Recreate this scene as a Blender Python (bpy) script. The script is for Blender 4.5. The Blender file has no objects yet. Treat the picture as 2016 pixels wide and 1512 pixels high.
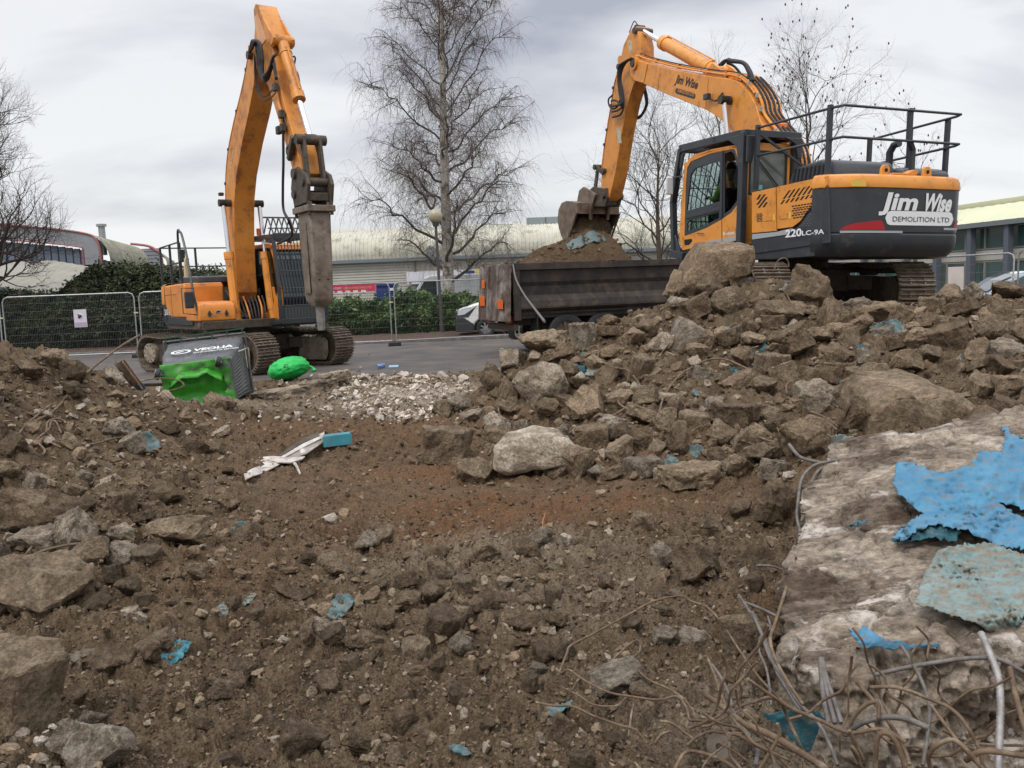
import bpy, bmesh, math, random
import numpy as np
from mathutils import Vector, Matrix, noise as mnoise
PI = math.pi
SC = bpy.context.scene
COL = SC.collection
# ------------------------------------------------------------------ camera
F, CX, CY, YH, HC = 1689., 1008., 756., 567., 1.7
_p, _r = math.atan((CY-YH)/F), math.atan(.04)
fw = np.array([0, math.cos(_p), -math.sin(_p)]); _r0 = np.array([1., 0, 0]); _u0 = np.cross(_r0, fw)
cr = math.cos(_r)*_r0 - math.sin(_r)*_u0
cu = math.sin(_r)*_r0 + math.cos(_r)*_u0
CAMP = np.array([0, 0, HC])
cam = bpy.data.cameras.new('camera'); camo = bpy.data.objects.new('camera', cam); COL.objects.link(camo)
cam.sensor_width = 36; cam.lens = 36*F/2016; cam.clip_end = 2000; cam.clip_start = .05
camo.matrix_world = Matrix(((cr[0], cu[0], -fw[0], 0), (cr[1], cu[1], -fw[1], 0), (cr[2], cu[2], -fw[2], HC), (0, 0, 0, 1)))
SC.camera = camo
# ------------------------------------------------------------------ sky, sun, exposure
SUN_EL, SUN_AZ = math.radians(52), math.radians(215)      # azimuth clockwise from +Y
w = bpy.data.worlds.new('World'); SC.world = w; w.use_nodes = True
N = w.node_tree.nodes; Lk = w.node_tree.links; N.clear()
def nn(t, **k):
    n = N.new(t)
    for a, b in k.items(): setattr(n, a, b)
    return n
sky = nn('ShaderNodeTexSky', sky_type='NISHITA', sun_disc=False, sun_elevation=SUN_EL, sun_rotation=SUN_AZ)
bgs = nn('ShaderNodeBackground'); bgs.inputs[1].default_value = .012; Lk.new(sky.outputs[0], bgs.inputs[0])
tc = nn('ShaderNodeTexCoord'); sep = nn('ShaderNodeSeparateXYZ'); Lk.new(tc.outputs['Generated'], sep.inputs[0])
def math_(op, a, b=None):
    m = nn('ShaderNodeMath', operation=op)
    for i, v in enumerate((a, b)):
        if v is None: continue
        if isinstance(v, (int, float)): m.inputs[i].default_value = v
        else: Lk.new(v, m.inputs[i])
    return m.outputs[0]
zc = math_('MAXIMUM', sep.outputs[2], 0.0)
zz = math_('ADD', zc, .22)
cmb = nn('ShaderNodeCombineXYZ')
Lk.new(math_('DIVIDE', sep.outputs[0], zz), cmb.inputs[0]); Lk.new(math_('DIVIDE', sep.outputs[1], zz), cmb.inputs[1])
n1 = nn('ShaderNodeTexNoise'); n1.inputs['Scale'].default_value = .85; n1.inputs['Detail'].default_value = 5; n1.inputs['Roughness'].default_value = .5; n1.inputs['Distortion'].default_value = .35
mp_ = nn('ShaderNodeMapping'); mp_.inputs['Location'].default_value = (3.1, .4, 2.2); mp_.inputs['Scale'].default_value = (1, 1.5, 1)
Lk.new(cmb.outputs[0], mp_.inputs[0]); Lk.new(mp_.outputs[0], n1.inputs[0])
rp = nn('ShaderNodeValToRGB'); Lk.new(n1.outputs[0], rp.inputs[0])
e = rp.color_ramp.elements; e[0].position = .36; e[0].color = (.42, .435, .50, 1); e[1].position = .58; e[1].color = (.84, .85, .865, 1)
# overcast sky grows brighter towards the zenith; thin bright band low down
g1 = nn('ShaderNodeMapRange', interpolation_type='SMOOTHSTEP'); Lk.new(zc, g1.inputs[0])
g1.inputs[1].default_value = .27; g1.inputs[2].default_value = 1; g1.inputs[3].default_value = 1; g1.inputs[4].default_value = 2.7
g2 = nn('ShaderNodeMapRange', interpolation_type='SMOOTHSTEP'); Lk.new(zc, g2.inputs[0])
g2.inputs[1].default_value = 0; g2.inputs[2].default_value = .26; g2.inputs[3].default_value = .72; g2.inputs[4].default_value = 0
mx = nn('ShaderNodeMix', data_type='RGBA'); Lk.new(g2.outputs[0], mx.inputs[0]); Lk.new(rp.outputs[0], mx.inputs[6]); mx.inputs[7].default_value = (.88, .885, .88, 1)
bgc = nn('ShaderNodeBackground'); Lk.new(mx.outputs[2], bgc.inputs[0]); Lk.new(g1.outputs[0], bgc.inputs[1])
ad = nn('ShaderNodeAddShader'); Lk.new(bgs.outputs[0], ad.inputs[0]); Lk.new(bgc.outputs[0], ad.inputs[1])
wo = nn('ShaderNodeOutputWorld'); Lk.new(ad.outputs[0], wo.inputs[0])
sl = bpy.data.lights.new('sun', 'SUN'); sl.energy = 1.5; sl.angle = math.radians(16); sl.color = (1, .965, .91)
so = bpy.data.objects.new('sun', sl); COL.objects.link(so)
sd = Vector((math.sin(SUN_AZ)*math.cos(SUN_EL), math.cos(SUN_AZ)*math.cos(SUN_EL), math.sin(SUN_EL)))
so.rotation_euler = sd.to_track_quat('Z', 'Y').to_euler()
vs = SC.view_settings; vs.view_transform = 'Standard'; vs.look = 'None'; vs.gamma = 1; vs.exposure = 0.0; vs.use_curve_mapping = False
SC.cycles.max_bounces = 6; SC.cycles.diffuse_bounces = 3; SC.cycles.transparent_max_bounces = 12
# ------------------------------------------------------------------ pixel geometry
def ray(px, py): return fw*F + cr*(px-CX) - cu*(py-CY)
def at(px, py, Y):
    d = ray(px, py); return CAMP + d*(Y/d[1])
def proj(p):
    v = np.asarray(p, float)-CAMP; d = v@fw
    return CX+F*(v@cr)/d, CY-F*(v@cu)/d
def onplane(px, py, P, n):
    d = ray(px, py); t = ((np.array(P)-CAMP)@n)/(d@n); return CAMP+t*d
class Frame:
    """local frame of a machine: x forward, y to its left, z up"""
    def __init__(s, O, az, p=0, r=0):
        a, p, r = map(math.radians, (az, p, r)); s.O = np.array(O, float)
        f = np.array([math.sin(a), math.cos(a), 0]); l = np.array([-math.cos(a), math.sin(a), 0]); u = np.array([0, 0, 1.])
        s.f = f*math.cos(p)+u*math.sin(p); u2 = u*math.cos(p)-f*math.sin(p)
        s.l = l*math.cos(r)+u2*math.sin(r); s.u = u2*math.cos(r)-l*math.sin(r)
    def side(s, px, py, y=0):
        q = onplane(px, py, s.O+s.l*y, s.l)-s.O; return (float(q@s.f), float(q@s.u))
    def back(s, px, py, x=0):
        q = onplane(px, py, s.O+s.f*x, s.f)-s.O; return (float(q@s.l), float(q@s.u))
    def mat(s):
        return Matrix(((s.f[0], s.l[0], s.u[0], s.O[0]), (s.f[1], s.l[1], s.u[1], s.O[1]), (s.f[2], s.l[2], s.u[2], s.O[2]), (0, 0, 0, 1)))
# ------------------------------------------------------------------ object helpers
def tag(o, label=None, cat=None, group=None, kind=None):
    if label: o['label'] = label
    if cat: o['category'] = cat
    if group: o['group'] = group
    if kind: o['kind'] = kind
    return o
def empty(name, loc=(0, 0, 0), rz=0, mat=None):
    o = bpy.data.objects.new(name, None); COL.objects.link(o); o.empty_display_size = .2
    if mat is not None: o.matrix_world = mat
    else: o.location = loc; o.rotation_euler = (0, 0, rz)
    return o
def catmull(P, n=6):
    P = [np.array(p, float) for p in P]
    if len(P) < 3: return P
    Q = [2*P[0]-P[1]]+P+[2*P[-1]-P[-2]]; out = []
    for i in range(1, len(Q)-2):
        for k in range(n):
            t = k/n; a, b, c, d = Q[i-1:i+3]
            out.append(.5*((2*b)+(c-a)*t+(2*a-5*b+4*c-d)*t*t+(-a+3*b-3*c+d)*t**3))
    out.append(P[-1]); return out
class MB:
    def __init__(s): s.v = []; s.f = []
    def add(s, v, f):
        o = len(s.v); s.v += [tuple(map(float, p)) for p in v]; s.f += [tuple(i+o for i in q) for q in f]; return s
    def box(s, c, d, rot=None):
        x, y, z = (k/2 for k in d); V = [Vector((a*x, b*y, g*z)) for a in (-1, 1) for b in (-1, 1) for g in (-1, 1)]
        if rot is not None: V = [rot @ q for q in V]
        c = Vector(c); V = [q+c for q in V]
        return s.add(V, [(0, 1, 3, 2), (4, 6, 7, 5), (0, 4, 5, 1), (2, 3, 7, 6), (0, 2, 6, 4), (1, 5, 7, 3)])
    def lohi(s, a, b): return s.box([(p+q)/2 for p, q in zip(a, b)], [abs(q-p) for p, q in zip(a, b)])
    def beam(s, p0, p1, w, h, up=(0, 0, 1)):
        p0, p1 = Vector(p0), Vector(p1); d = p1-p0; L = d.length; d.normalize(); u = Vector(up)
        if abs(d.dot(u)) > .98: u = Vector((1, 0, 0))
        sx = d.cross(u).normalized(); uz = sx.cross(d)
        R = Matrix((d, sx, uz)).transposed(); return s.box((p0+p1)/2, (L, w, h), R)
    def prism(s, poly, a, b, ax='y', f=None):
        """2-D outline extruded from a to b along ax"""
        n = len(poly); V = []
        for t in (a, b):
            for p, q in poly:
                V.append({'y': (p, t, q), 'x': (t, p, q), 'z': (p, q, t)}[ax])
        if f: V = [f(*q) for q in V]
        area = sum(poly[i][0]*poly[(i+1) % n][1]-poly[(i+1) % n][0]*poly[i][1] for i in range(n))
        fl = [tuple(range(n)), tuple(range(2*n-1, n-1, -1))]+[(i, i+n, (i+1) % n+n, (i+1) % n) for i in range(n)]
        return s.add(V, fl)
    def tube(s, P, r, n=8, sm=0, cap=True):
        if sm: P = catmull(P, sm)
        P = [np.array(p, float) for p in P]; m = len(P)
        R = list(r) if hasattr(r, '__len__') else [r]*m
        if len(R) != m: R = list(np.interp(np.linspace(0, 1, m), np.linspace(0, 1, len(R)), R))
        V = []; up = None
        for i in range(m):
            t = P[min(i+1, m-1)]-P[max(i-1, 0)]; t = t/(np.linalg.norm(t)+1e-9)
            if up is None:
                up = np.array([0, 0, 1.]) if abs(t[2]) < .9 else np.array([1., 0, 0])
            a = np.cross(t, up); a /= np.linalg.norm(a)+1e-9; b = np.cross(a, t); up = b
            for k in range(n):
                th = 2*PI*k/n; V.append(P[i]+R[i]*(math.cos(th)*a+math.sin(th)*b))
        fl = [(i*n+k, i*n+(k+1) % n, (i+1)*n+(k+1) % n, (i+1)*n+k) for i in range(m-1) for k in range(n)]
        if cap: fl += [tuple(range(n-1, -1, -1)), tuple((m-1)*n+k for k in range(n))]
        return s.add(V, fl)
    def cyl(s, p0, p1, r, n=16, r2=None): return s.tube([p0, p1], [r, r if r2 is None else r2], n)
    def grid(s, fn, nu, nv, wrapu=False):
        V = [fn(i, j) for i in range(nu) for j in range(nv)]
        fl = [(i*nv+j, ((i+1) % nu)*nv+j, ((i+1) % nu)*nv+j+1, i*nv+j+1) for i in range(nu if wrapu else nu-1) for j in range(nv-1)]
        return s.add(V, fl)
    def ball(s, c, r, nu=16, nv=10, sc=(1, 1, 1)):
        return s.grid(lambda i, j: (c[0]+r*sc[0]*math.sin(PI*j/(nv-1))*math.cos(2*PI*i/nu), c[1]+r*sc[1]*math.sin(PI*j/(nv-1))*math.sin(2*PI*i/nu), c[2]-r*sc[2]*math.cos(PI*j/(nv-1))), nu, nv, True)
    def mesh(s, name, mat, smooth=False):
        me = bpy.data.meshes.new(name); me.from_pydata(s.v, [], s.f); me.update()
        bm = bmesh.new(); bm.from_mesh(me); bmesh.ops.recalc_face_normals(bm, faces=bm.faces); bm.to_mesh(me); bm.free()
        if mat: me.materials.append(mat)
        if smooth: me.polygons.foreach_set('use_smooth', [True]*len(me.polygons))
        return me
    def build(s, name, mat, parent=None, bevel=0, smooth=False, seg=2, ang=None):
        me = s.mesh(name, mat, smooth or bevel > 0); o = bpy.data.objects.new(name, me); COL.objects.link(o)
        if parent is not None: o.parent = parent
        if bevel:
            b = o.modifiers.new('bevel', 'BEVEL'); b.width = bevel; b.segments = seg; b.limit_method = 'ANGLE'; b.angle_limit = math.radians(35); b.harden_normals = True
        elif smooth: me.set_sharp_from_angle(angle=math.radians(ang or 42))
        return o
def fast(name, V, Fc, mat, attrs=None, smooth=False):
    V = np.asarray(V, np.float32); Fc = np.asarray(Fc, np.int32); k = Fc.shape[1]; me = bpy.data.meshes.new(name)
    me.vertices.add(len(V)); me.vertices.foreach_set('co', V.ravel()); me.loops.add(Fc.size); me.loops.foreach_set('vertex_index', Fc.ravel())
    me.polygons.add(len(Fc)); me.polygons.foreach_set('loop_start', np.arange(0, Fc.size, k, dtype=np.int32))
    me.polygons.foreach_set('use_smooth', np.full(len(Fc), smooth))
    for a, val in (attrs or {}).items():
        t = me.attributes.new(a, 'FLOAT', 'POINT'); t.data.foreach_set('value', np.asarray(val, np.float32))
    me.update(calc_edges=True); me.materials.append(mat); o = bpy.data.objects.new(name, me); COL.objects.link(o); return o
# ------------------------------------------------------------------ materials
MATS = {}
def mat(name, c, c2=None, sc=6, rough=.6, metal=0, bump=0, bsc=None, dirt=None, det=6, coat=0, spec=None, ramp=(.38, .62), rnd=0, attr=None, trans=0, streak=None, grain=0, ior=None, an=None):
    """c/c2: colours mixed by noise; dirt=(colour, amount 0..1, scale); rnd: per-object brightness spread; attr=(name, [colours])"""
    m = bpy.data.materials.new(name); m.use_nodes = True; T = m.node_tree; n = T.nodes; L = T.links; B = n['Principled BSDF']
    def new(t, **k):
        o = n.new(t)
        for a, b in k.items(): setattr(o, a, b)
        return o
    tc = new('ShaderNodeTexCoord'); vec = tc.outputs['Object']
    if rnd:
        oi = new('ShaderNodeObjectInfo'); mu = new('ShaderNodeVectorMath', operation='SCALE'); cb = new('ShaderNodeCombineXYZ')
        for i in range(3): L.new(oi.outputs['Random'], cb.inputs[i])
        L.new(cb.outputs[0], mu.inputs[0]); mu.inputs['Scale'].default_value = 37
        av = new('ShaderNodeVectorMath', operation='ADD'); L.new(vec, av.inputs[0]); L.new(mu.outputs[0], av.inputs[1]); vec = av.outputs[0]
    if an:
        mq = new('ShaderNodeMapping'); mq.inputs['Scale'].default_value = an; L.new(vec, mq.inputs[0]); vec = mq.outputs[0]
    def noise(scale, detail=det, rg=.62, dis=0, v=None):
        t = new('ShaderNodeTexNoise'); t.inputs['Scale'].default_value = scale; t.inputs['Detail'].default_value = detail; t.inputs['Roughness'].default_value = rg; t.inputs['Distortion'].default_value = dis
        L.new(v or vec, t.inputs['Vector']); return t.outputs['Fac']
    def rng(x, a, b, lo=0, hi=1):
        r = new('ShaderNodeMapRange', clamp=True); L.new(x, r.inputs[0])
        for i, q in zip((1, 2, 3, 4), (a, b, lo, hi)): r.inputs[i].default_value = q
        return r.outputs[0]
    def mixc(f, a, b, mode='MIX'):
        x = new('ShaderNodeMix', data_type='RGBA', blend_type=mode)
        if isinstance(f, (int, float)): x.inputs[0].default_value = f
        else: L.new(f, x.inputs[0])
        for s_, q in ((6, a), (7, b)):
            if isinstance(q, tuple): x.inputs[s_].default_value = (*q, 1)
            else: L.new(q, x.inputs[s_])
        return x.outputs[2]
    colr = c
    if attr:
        at_ = new('ShaderNodeAttribute', attribute_name=attr[0]); rp = new('ShaderNodeValToRGB'); L.new(at_.outputs['Fac'], rp.inputs[0])
        cs = attr[1]; el = rp.color_ramp.elements
        while len(el) < len(cs): el.new(.5)
        for i, q in enumerate(cs): el[i].position = i/(len(cs)-1); el[i].color = (*q, 1)
        colr = rp.outputs[0]
        if c2: colr = mixc(rng(noise(sc), *ramp, 0, .75), colr, c2)
    elif c2: colr = mixc(rng(noise(sc), *ramp), c, c2)
    if dirt:
        colr = mixc(rng(noise(dirt[2], 8, .7), .62-dirt[1]*.35, .78-dirt[1]*.3), colr, dirt[0])
    if streak:   # (colour, amount) thin vertical runs of wear
        mp = new('ShaderNodeMapping'); mp.inputs['Scale'].default_value = (9, 9, .9); L.new(vec, mp.inputs[0])
        colr = mixc(rng(noise(1.6, 5, .7, 0, mp.outputs[0]), .72-.25*streak[1], .86-.2*streak[1], 0, .85), colr, streak[0])
    if grain: colr = mixc(1.0, colr, mixc(rng(noise(grain, 5, .8), .36, .64), (.55, .55, .55), (1.55, 1.5, 1.42)), 'MULTIPLY')
    if rnd:
        colr = mixc(1.0, colr, new_gray(new, L, oi, rnd), 'MULTIPLY')
    if isinstance(colr, tuple): B.inputs['Base Color'].default_value = (*colr, 1)
    else: L.new(colr, B.inputs['Base Color'])
    B.inputs['Roughness'].default_value = rough; B.inputs['Metallic'].default_value = metal
    if coat: B.inputs['Coat Weight'].default_value = coat; B.inputs['Coat Roughness'].default_value = .15
    if spec is not None: B.inputs['Specular IOR Level'].default_value = spec
    if trans: B.inputs['Transmission Weight'].default_value = trans
    if ior: B.inputs['IOR'].default_value = ior
    if bump:
        b = new('ShaderNodeBump'); b.inputs['Strength'].default_value = min(1, bump); b.inputs['Distance'].default_value = .02*max(1, bump)
        L.new(noise(bsc or sc*4, 8, .7), b.inputs['Height']); L.new(b.outputs[0], B.inputs['Normal'])
    MATS[name] = m; return m
def new_gray(new, L, oi, rnd):
    r = new('ShaderNodeMapRange'); L.new(oi.outputs['Random'], r.inputs[0]); r.inputs[3].default_value = 1-rnd; r.inputs[4].default_value = 1+rnd
    cb = new('ShaderNodeCombineColor'); [L.new(r.outputs[0], cb.inputs[i]) for i in range(3)]; return cb.outputs[0]
def smix(a, b, t): return tuple(x*(1-t)+y*t for x, y in zip(a, b))
SOIL = (.098, .067, .044)
ORANGE = mat('machine_orange', (.76, .30, .042), (.66, .25, .034), sc=2.5, rough=.42, coat=.15, dirt=((.24, .12, .05), .2, 5), streak=((.13, .06, .03), .16))
ORANGE2 = mat('worn_orange', (.68, .27, .045), (.56, .21, .035), sc=3, rough=.48, dirt=((.26, .105, .04), .30, 3.0), streak=((.075, .04, .025), .5))
BLACKP = mat('black_paint', (.022, .027, .033), (.032, .036, .042), sc=3, rough=.42, coat=.2, dirt=((.09, .075, .06), .08, 4))
GREYST = mat('grey_stripe', (.36, .37, .39), rough=.45)
RUBBER = mat('black_rubber', (.018, .018, .02), rough=.6, dirt=((.08, .065, .05), .2, 14))
STEEL = mat('worn_steel', (.20, .165, .13), (.11, .085, .065), sc=9, rough=.55, metal=.35, bump=.25, dirt=((.12, .085, .055), .5, 12))
TRACKM = mat('muddy_track_steel', (.25, .205, .16), (.12, .09, .065), sc=12, rough=.6, metal=.25, bump=.3, dirt=((.15, .11, .075), .5, 9))
DARKST = mat('dark_greasy_steel', (.05, .042, .036), (.10, .075, .05), sc=8, rough=.6, metal=.2, bump=.2)
CHROME = mat('chrome_rod', (.75, .76, .78), rough=.18, metal=1)
BUCKM = mat('bucket_steel', (.22, .165, .12), (.12, .082, .055), sc=5, rough=.55, metal=.3, bump=.3, dirt=((.30, .25, .20), .2, 7))
BREAKM = mat('breaker_steel', (.225, .18, .14), (.14, .105, .078), sc=4, rough=.55, metal=.15, bump=.25, dirt=((.09, .06, .045), .35, 6), streak=((.04, .03, .028), .35))
WHITE = mat('white_paint', (.78, .78, .77), rough=.4, coat=.3, dirt=((.5, .48, .45), .1, 3))
DECALW = mat('white_decal', (.80, .80, .80), rough=.5)
DECALK = mat('dark_decal', (.02, .02, .022), rough=.5)
DECALR = mat('red_decal', (.36, .012, .018), rough=.4)
DECALY = mat('yellow_decal', (.75, .5, .08), rough=.5)
GLASS = mat('tinted_glass', (.34, .44, .42), rough=.02, trans=1, ior=1.12, spec=.9)
GLASSD = mat('dark_window_glass', (.03, .045, .045), rough=.05, spec=.8)
GALV = mat('galvanised_steel', (.42, .43, .43), (.30, .31, .31), sc=20, rough=.42, metal=.55)
HOLE = mat('deep_black', (.008, .008, .008), rough=.9)
# ================================================================== TERRAIN
_rs = np.random.RandomState(7); _perm = _rs.permutation(256); _perm = np.concatenate([_perm, _perm]); _gr = _rs.uniform(0, 2*PI, 256)
def perlin(x, y):
    xi = np.floor(x).astype(int); yi = np.floor(y).astype(int); xf = x-xi; yf = y-yi; xi &= 255; yi &= 255
    u = xf**3*(xf*(xf*6-15)+10); v = yf**3*(yf*(yf*6-15)+10)
    def g(ix, iy, dx, dy):
        a = _gr[_perm[_perm[ix & 255]+(iy & 255)]]; return np.cos(a)*dx+np.sin(a)*dy
    a = g(xi, yi, xf, yf); b = g(xi+1, yi, xf-1, yf); c = g(xi, yi+1, xf, yf-1); d = g(xi+1, yi+1, xf-1, yf-1)
    return (a+(b-a)*u)+((c+(d-c)*u)-(a+(b-a)*u))*v
CP = []
def cp(px, py, Y): p = at(px, py, Y); CP.append(tuple(p))
for px, py, Y in [(0, 690, 8.5), (-400, 650, 8.5), (100, 712, 8.5), (180, 745, 8.6), (250, 775, 9), (330, 800, 10.2), (0, 870, 6.5), (200, 870, 7.5), (400, 838, 10), (450, 905, 8.3), (0, 1000, 5.2), (200, 1050, 5.0),
                  (0, 1240, 4.0), (300, 1100, 4.7), (450, 1100, 4.95), (0, 1500, 2.75), (300, 1500, 2.9), (-500, 1100, 4.3), (-500, 870, 6),
                  (1100, 960, 6.9), (1300, 965, 6.8), (1500, 975, 6.2), (1100, 850, 8.3), (1300, 800, 8.8), (1500, 780, 8.8), (1100, 730, 10.2), (1300, 690, 10.3), (1500, 645, 10.6), (960, 765, 10.9), (925, 805, 10.7),
                  (1040, 705, 11), (1130, 660, 11.5), (1250, 625, 11.5), (1340, 590, 11.5), (1420, 565, 11.7), (1550, 555, 11.6), (1640, 610, 11.3), (1700, 615, 11.3), (1800, 608, 11.3), (1900, 596, 11), (2016, 588, 10.6), (2300, 580, 10.6),
                  (1700, 700, 9.4), (1750, 790, 7.4), (1900, 740, 7.6), (1700, 880, 6.2), (2016, 800, 6.5), (2300, 800, 6.5), (1500, 1040, 5.4), (1530, 1210, 3.8), (1500, 1420, 2.95), (1250, 1300, 3.5)]: cp(px, py, Y)
for x, y, z in [(0, 2, .08), (-1.5, 3, .12), (1.0, 2.2, .0), (1.3, 2.7, -.15), (1.8, 2.6, -.3), (2.5, 2.5, -.2), (4, 3, .1), (6, 3, .5), (2, 3.6, .0), (3, 4.4, .2), (-.9, 4.5, .1), (.5, 4.5, .1), (-.6, 6, .08), (.6, 6, .1), (-1.2, 7.4, .08), (0, 7.5, .08), (.1, 9, .02), (-1.5, 9, .1), (-2.6, 9.3, .22), (-1.2, 10.8, .06),
                (-.8, 12, -.02), (-1.8, 13, -.04), (-.6, 14, -.02), (-2.6, 14.5, -.02), (-4.6, 13.2, .03), (-3.4, 12, .12), (-6, 13, .05), (-4.3, 15.6, .05), (-1.6, 16.4, -.02), (0, 16.5, 0), (-.5, 18, -.06), (-3, 18.6, -.06), (-6, 17, -.03),
                (-9, 12.5, .4), (-9, 16, -.04), (-12, 18, -.06), (-8, 19, -.06), (-5, 21, -.06), (0, 20, -.06), (0, 14, -.02), (.4, 12.4, .1), (1.2, 14, .1), (2, 16.5, -.03), (3.0, 18.5, -.06),
                (3.8, 13, .93), (6.6, 13, .93), (9, 13, .95), (4.2, 15.5, .94), (6.8, 16, .94), (4.6, 18, .9), (6.8, 18, .9), (10, 17, .5), (2.4, 13.4, .5), (3, 20, .0), (7, 21.5, -.03), (12, 21, -.02), (14, 14, .6), (-14, 22, -.08), (0, 24, -.08), (14, 25, -.08), (-14, 9, 1.2), (-14, 4, 1), (14, 8, 1.2), (10, 3, .8)]: CP.append((x, y, z))
CP = np.array(CP)
def _k(d2): return np.where(d2 > 1e-12, .5*d2*np.log(d2+1e-12), 0)
_n = len(CP); _A = np.zeros((_n+3, _n+3)); _d2 = ((CP[:, None, :2]-CP[None, :, :2])**2).sum(2)
_A[:_n, :_n] = _k(_d2)+np.eye(_n)*.12; _A[:_n, _n] = 1; _A[:_n, _n+1:] = CP[:, :2]; _A[_n:, :_n] = _A[:_n, _n:].T
_W = np.linalg.solve(_A, np.concatenate([CP[:, 2], [0, 0, 0]]))
def rbf(x, y):
    x = np.asarray(x, float); y = np.asarray(y, float); out = _W[_n]+_W[_n+1]*x+_W[_n+2]*y
    for i in range(_n): out = out+_W[i]*_k((x-CP[i, 0])**2+(y-CP[i, 1])**2)
    return np.clip(out, -.35, 2.0)
RX = np.arange(-16, 18.01, .08); RY = np.arange(.6, 28.01, .08)
_gx, _gy = np.meshgrid(RX, RY)
RB = rbf(_gx, _gy)
def sstep(a, b, x): t = np.clip((x-a)/(b-a), 0, 1); return t*t*(3-2*t)
_edge = 17.6+.5*perlin(_gx*.6, _gy*.6)+sstep(1.5, 3.5, _gx)*3.0+sstep(8, 11, _gx)*2
RB = RB*(1-sstep(-.6, .9, _gy-_edge))-.07*sstep(-.6, .9, _gy-_edge)
rough = .35+.65*sstep(17.5, 14.5, _gy)
billow = lambda x, y: 1-2*np.abs(perlin(x, y))*1.6
RB = RB+rough*(.07*perlin(_gx*.9+5, _gy*.9)+.055*perlin(_gx*2.1, _gy*2.1+9)+.03*billow(_gx*3.3, _gy*3.3+4)*.5)*np.where(_gy < _edge, 1, .12)
RB = np.where((_gy < _edge-.2) & (_gy > 10), np.maximum(RB, .02+.03*perlin(_gx*3, _gy*3)), RB)
# wheel-pressed reddish strip across the middle of the foreground
def gz(x, y):
    x = np.asarray(x, float); y = np.asarray(y, float)
    fx = np.clip((x-RX[0])/.08, 0, len(RX)-1.001); fy = np.clip((y-RY[0])/.08, 0, len(RY)-1.001); i = fx.astype(int); j = fy.astype(int); u = fx-i; v = fy-j
    return (RB[j, i]*(1-u)+RB[j, i+1]*u)*(1-v)+(RB[j+1, i]*(1-u)+RB[j+1, i+1]*u)*v
def hit(px, py):
    """first terrain point seen through a photo pixel (arrays)"""
    px = np.atleast_1d(np.asarray(px, float)); py = np.atleast_1d(np.asarray(py, float))
    D = fw[None]*F+cr[None]*(px[:, None]-CX)-cu[None]*(py[:, None]-CY); D = D/D[:, 1:2]
    best = np.full(len(px), np.nan); ts = 1.6*np.exp(np.linspace(0, math.log(27/1.6), 420))
    prev = None
    for t in ts:
        h = HC+D[:, 2]*t-gz(D[:, 0]*t, np.full(len(px), t)); new = np.isnan(best) & (h <= 0); best[new] = t
    best = np.where(np.isnan(best), 27, best)
    return np.stack([D[:, 0]*best, best, gz(D[:, 0]*best, best)], 1)
_hx, _hy = np.arange(-420, 2460, 6), np.arange(560, 1620, 6)
_HM = hit(*[a.ravel() for a in np.meshgrid(_hx, _hy)]).reshape(len(_hy), len(_hx), 3)
def hit1(px, py):
    i, j = int(np.clip(round((py-560)/6), 0, len(_hy)-1)), int(np.clip(round((px+420)/6), 0, len(_hx)-1)); Y = _HM[i, j, 1]; q = at(px, py, Y); return np.array((q[0], Y, q[2]))
def hitY(px, py): return _HM[np.clip(np.rint((py-560)/6).astype(int), 0, len(_hy)-1), np.clip(np.rint((px+420)/6).astype(int), 0, len(_hx)-1), 1]
def worley(x, y, seed):
    xi, yi = np.floor(x).astype(int), np.floor(y).astype(int); best = np.full(x.shape, 9.); cid = np.zeros(x.shape)
    for i in (-1, 0, 1):
        for j in (-1, 0, 1):
            a, b = xi+i, yi+j; h = _perm[(_perm[(a+seed) & 255]+b) & 255]; ox = (h*.00390625); oy = (_perm[h]*.00390625); r = _perm[_perm[h]]*.00390625
            d = (a+ox-x)**2+(b+oy-y)**2; m = d < best; best = np.where(m, d, best); cid = np.where(m, r, cid)
    return best, cid
def dome(x, y, seed):
    d, c = worley(x, y, seed); return np.maximum(0, 1-d*1.9)**.72*np.clip(c*1.5-.25, 0, 1)*(.6+.6*c), c
def soilz(x, y):
    d1, c1 = dome(x*7+.6*perlin(x*9, y*9), y*7+.6*perlin(x*9+5, y*9), 3); d2, c2 = dome(x*19+.5*perlin(x*23, y*23), y*19+.4*perlin(x*21, y*21+8), 11); d3, c3 = dome(x*47, y*47, 29)
    z = .034*np.exp(-((x-.3)/2.4)**2-((y-6.9)/.9)**2)*perlin(x*.7, y*8)+.066*d1+.036*d2+.014*d3+.018*billow(x*4.2, y*4.2)+.006*perlin(x*33, y*33); return z-.028, (c1*.35+c2*.4+c3*.25)
def fld(x, y): return (1-.6*np.exp(-((x+.2)/2.6)**2-((y-7)/1.1)**2))*(np.where(gz(x, y) < -.03, .25, 1)*sstep(19, 16, y)*.85+.1)*np.where((x > 3) & (y > 12.3), .3, 1)
# visible sheet: fine near the camera
NU, NV = 820, 720
u = np.linspace(-330, 2350, NU); t = 1.75*np.exp(np.linspace(0, math.log(24.5/1.75), NV))
ax = (u-CX)/F; TT, AX = np.meshgrid(t, ax, indexing='ij'); GX = AX*TT*1.0; GY = TT
Z = gz(GX, GY); px_, py_ = GX, GY
near = 1/(1+(TT/9)**2)
soil, tone_ = soilz(px_, py_)
fine = .005*perlin(px_*95, py_*95)+.0035*perlin(px_*190+4, py_*190)
Z = Z+fld(px_, py_)*(soil+fine*near*1.6)
V = np.stack([GX.ravel(), GY.ravel(), Z.ravel()], 1)
idx = np.arange(NU*NV).reshape(NV, NU); Q = np.stack([idx[:-1, :-1], idx[:-1, 1:], idx[1:, 1:], idx[1:, :-1]], -1).reshape(-1, 4)
lown = perlin(px_*.8, py_*.8+3)*.5+perlin(px_*2.7, py_*2.7)*.35
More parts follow.
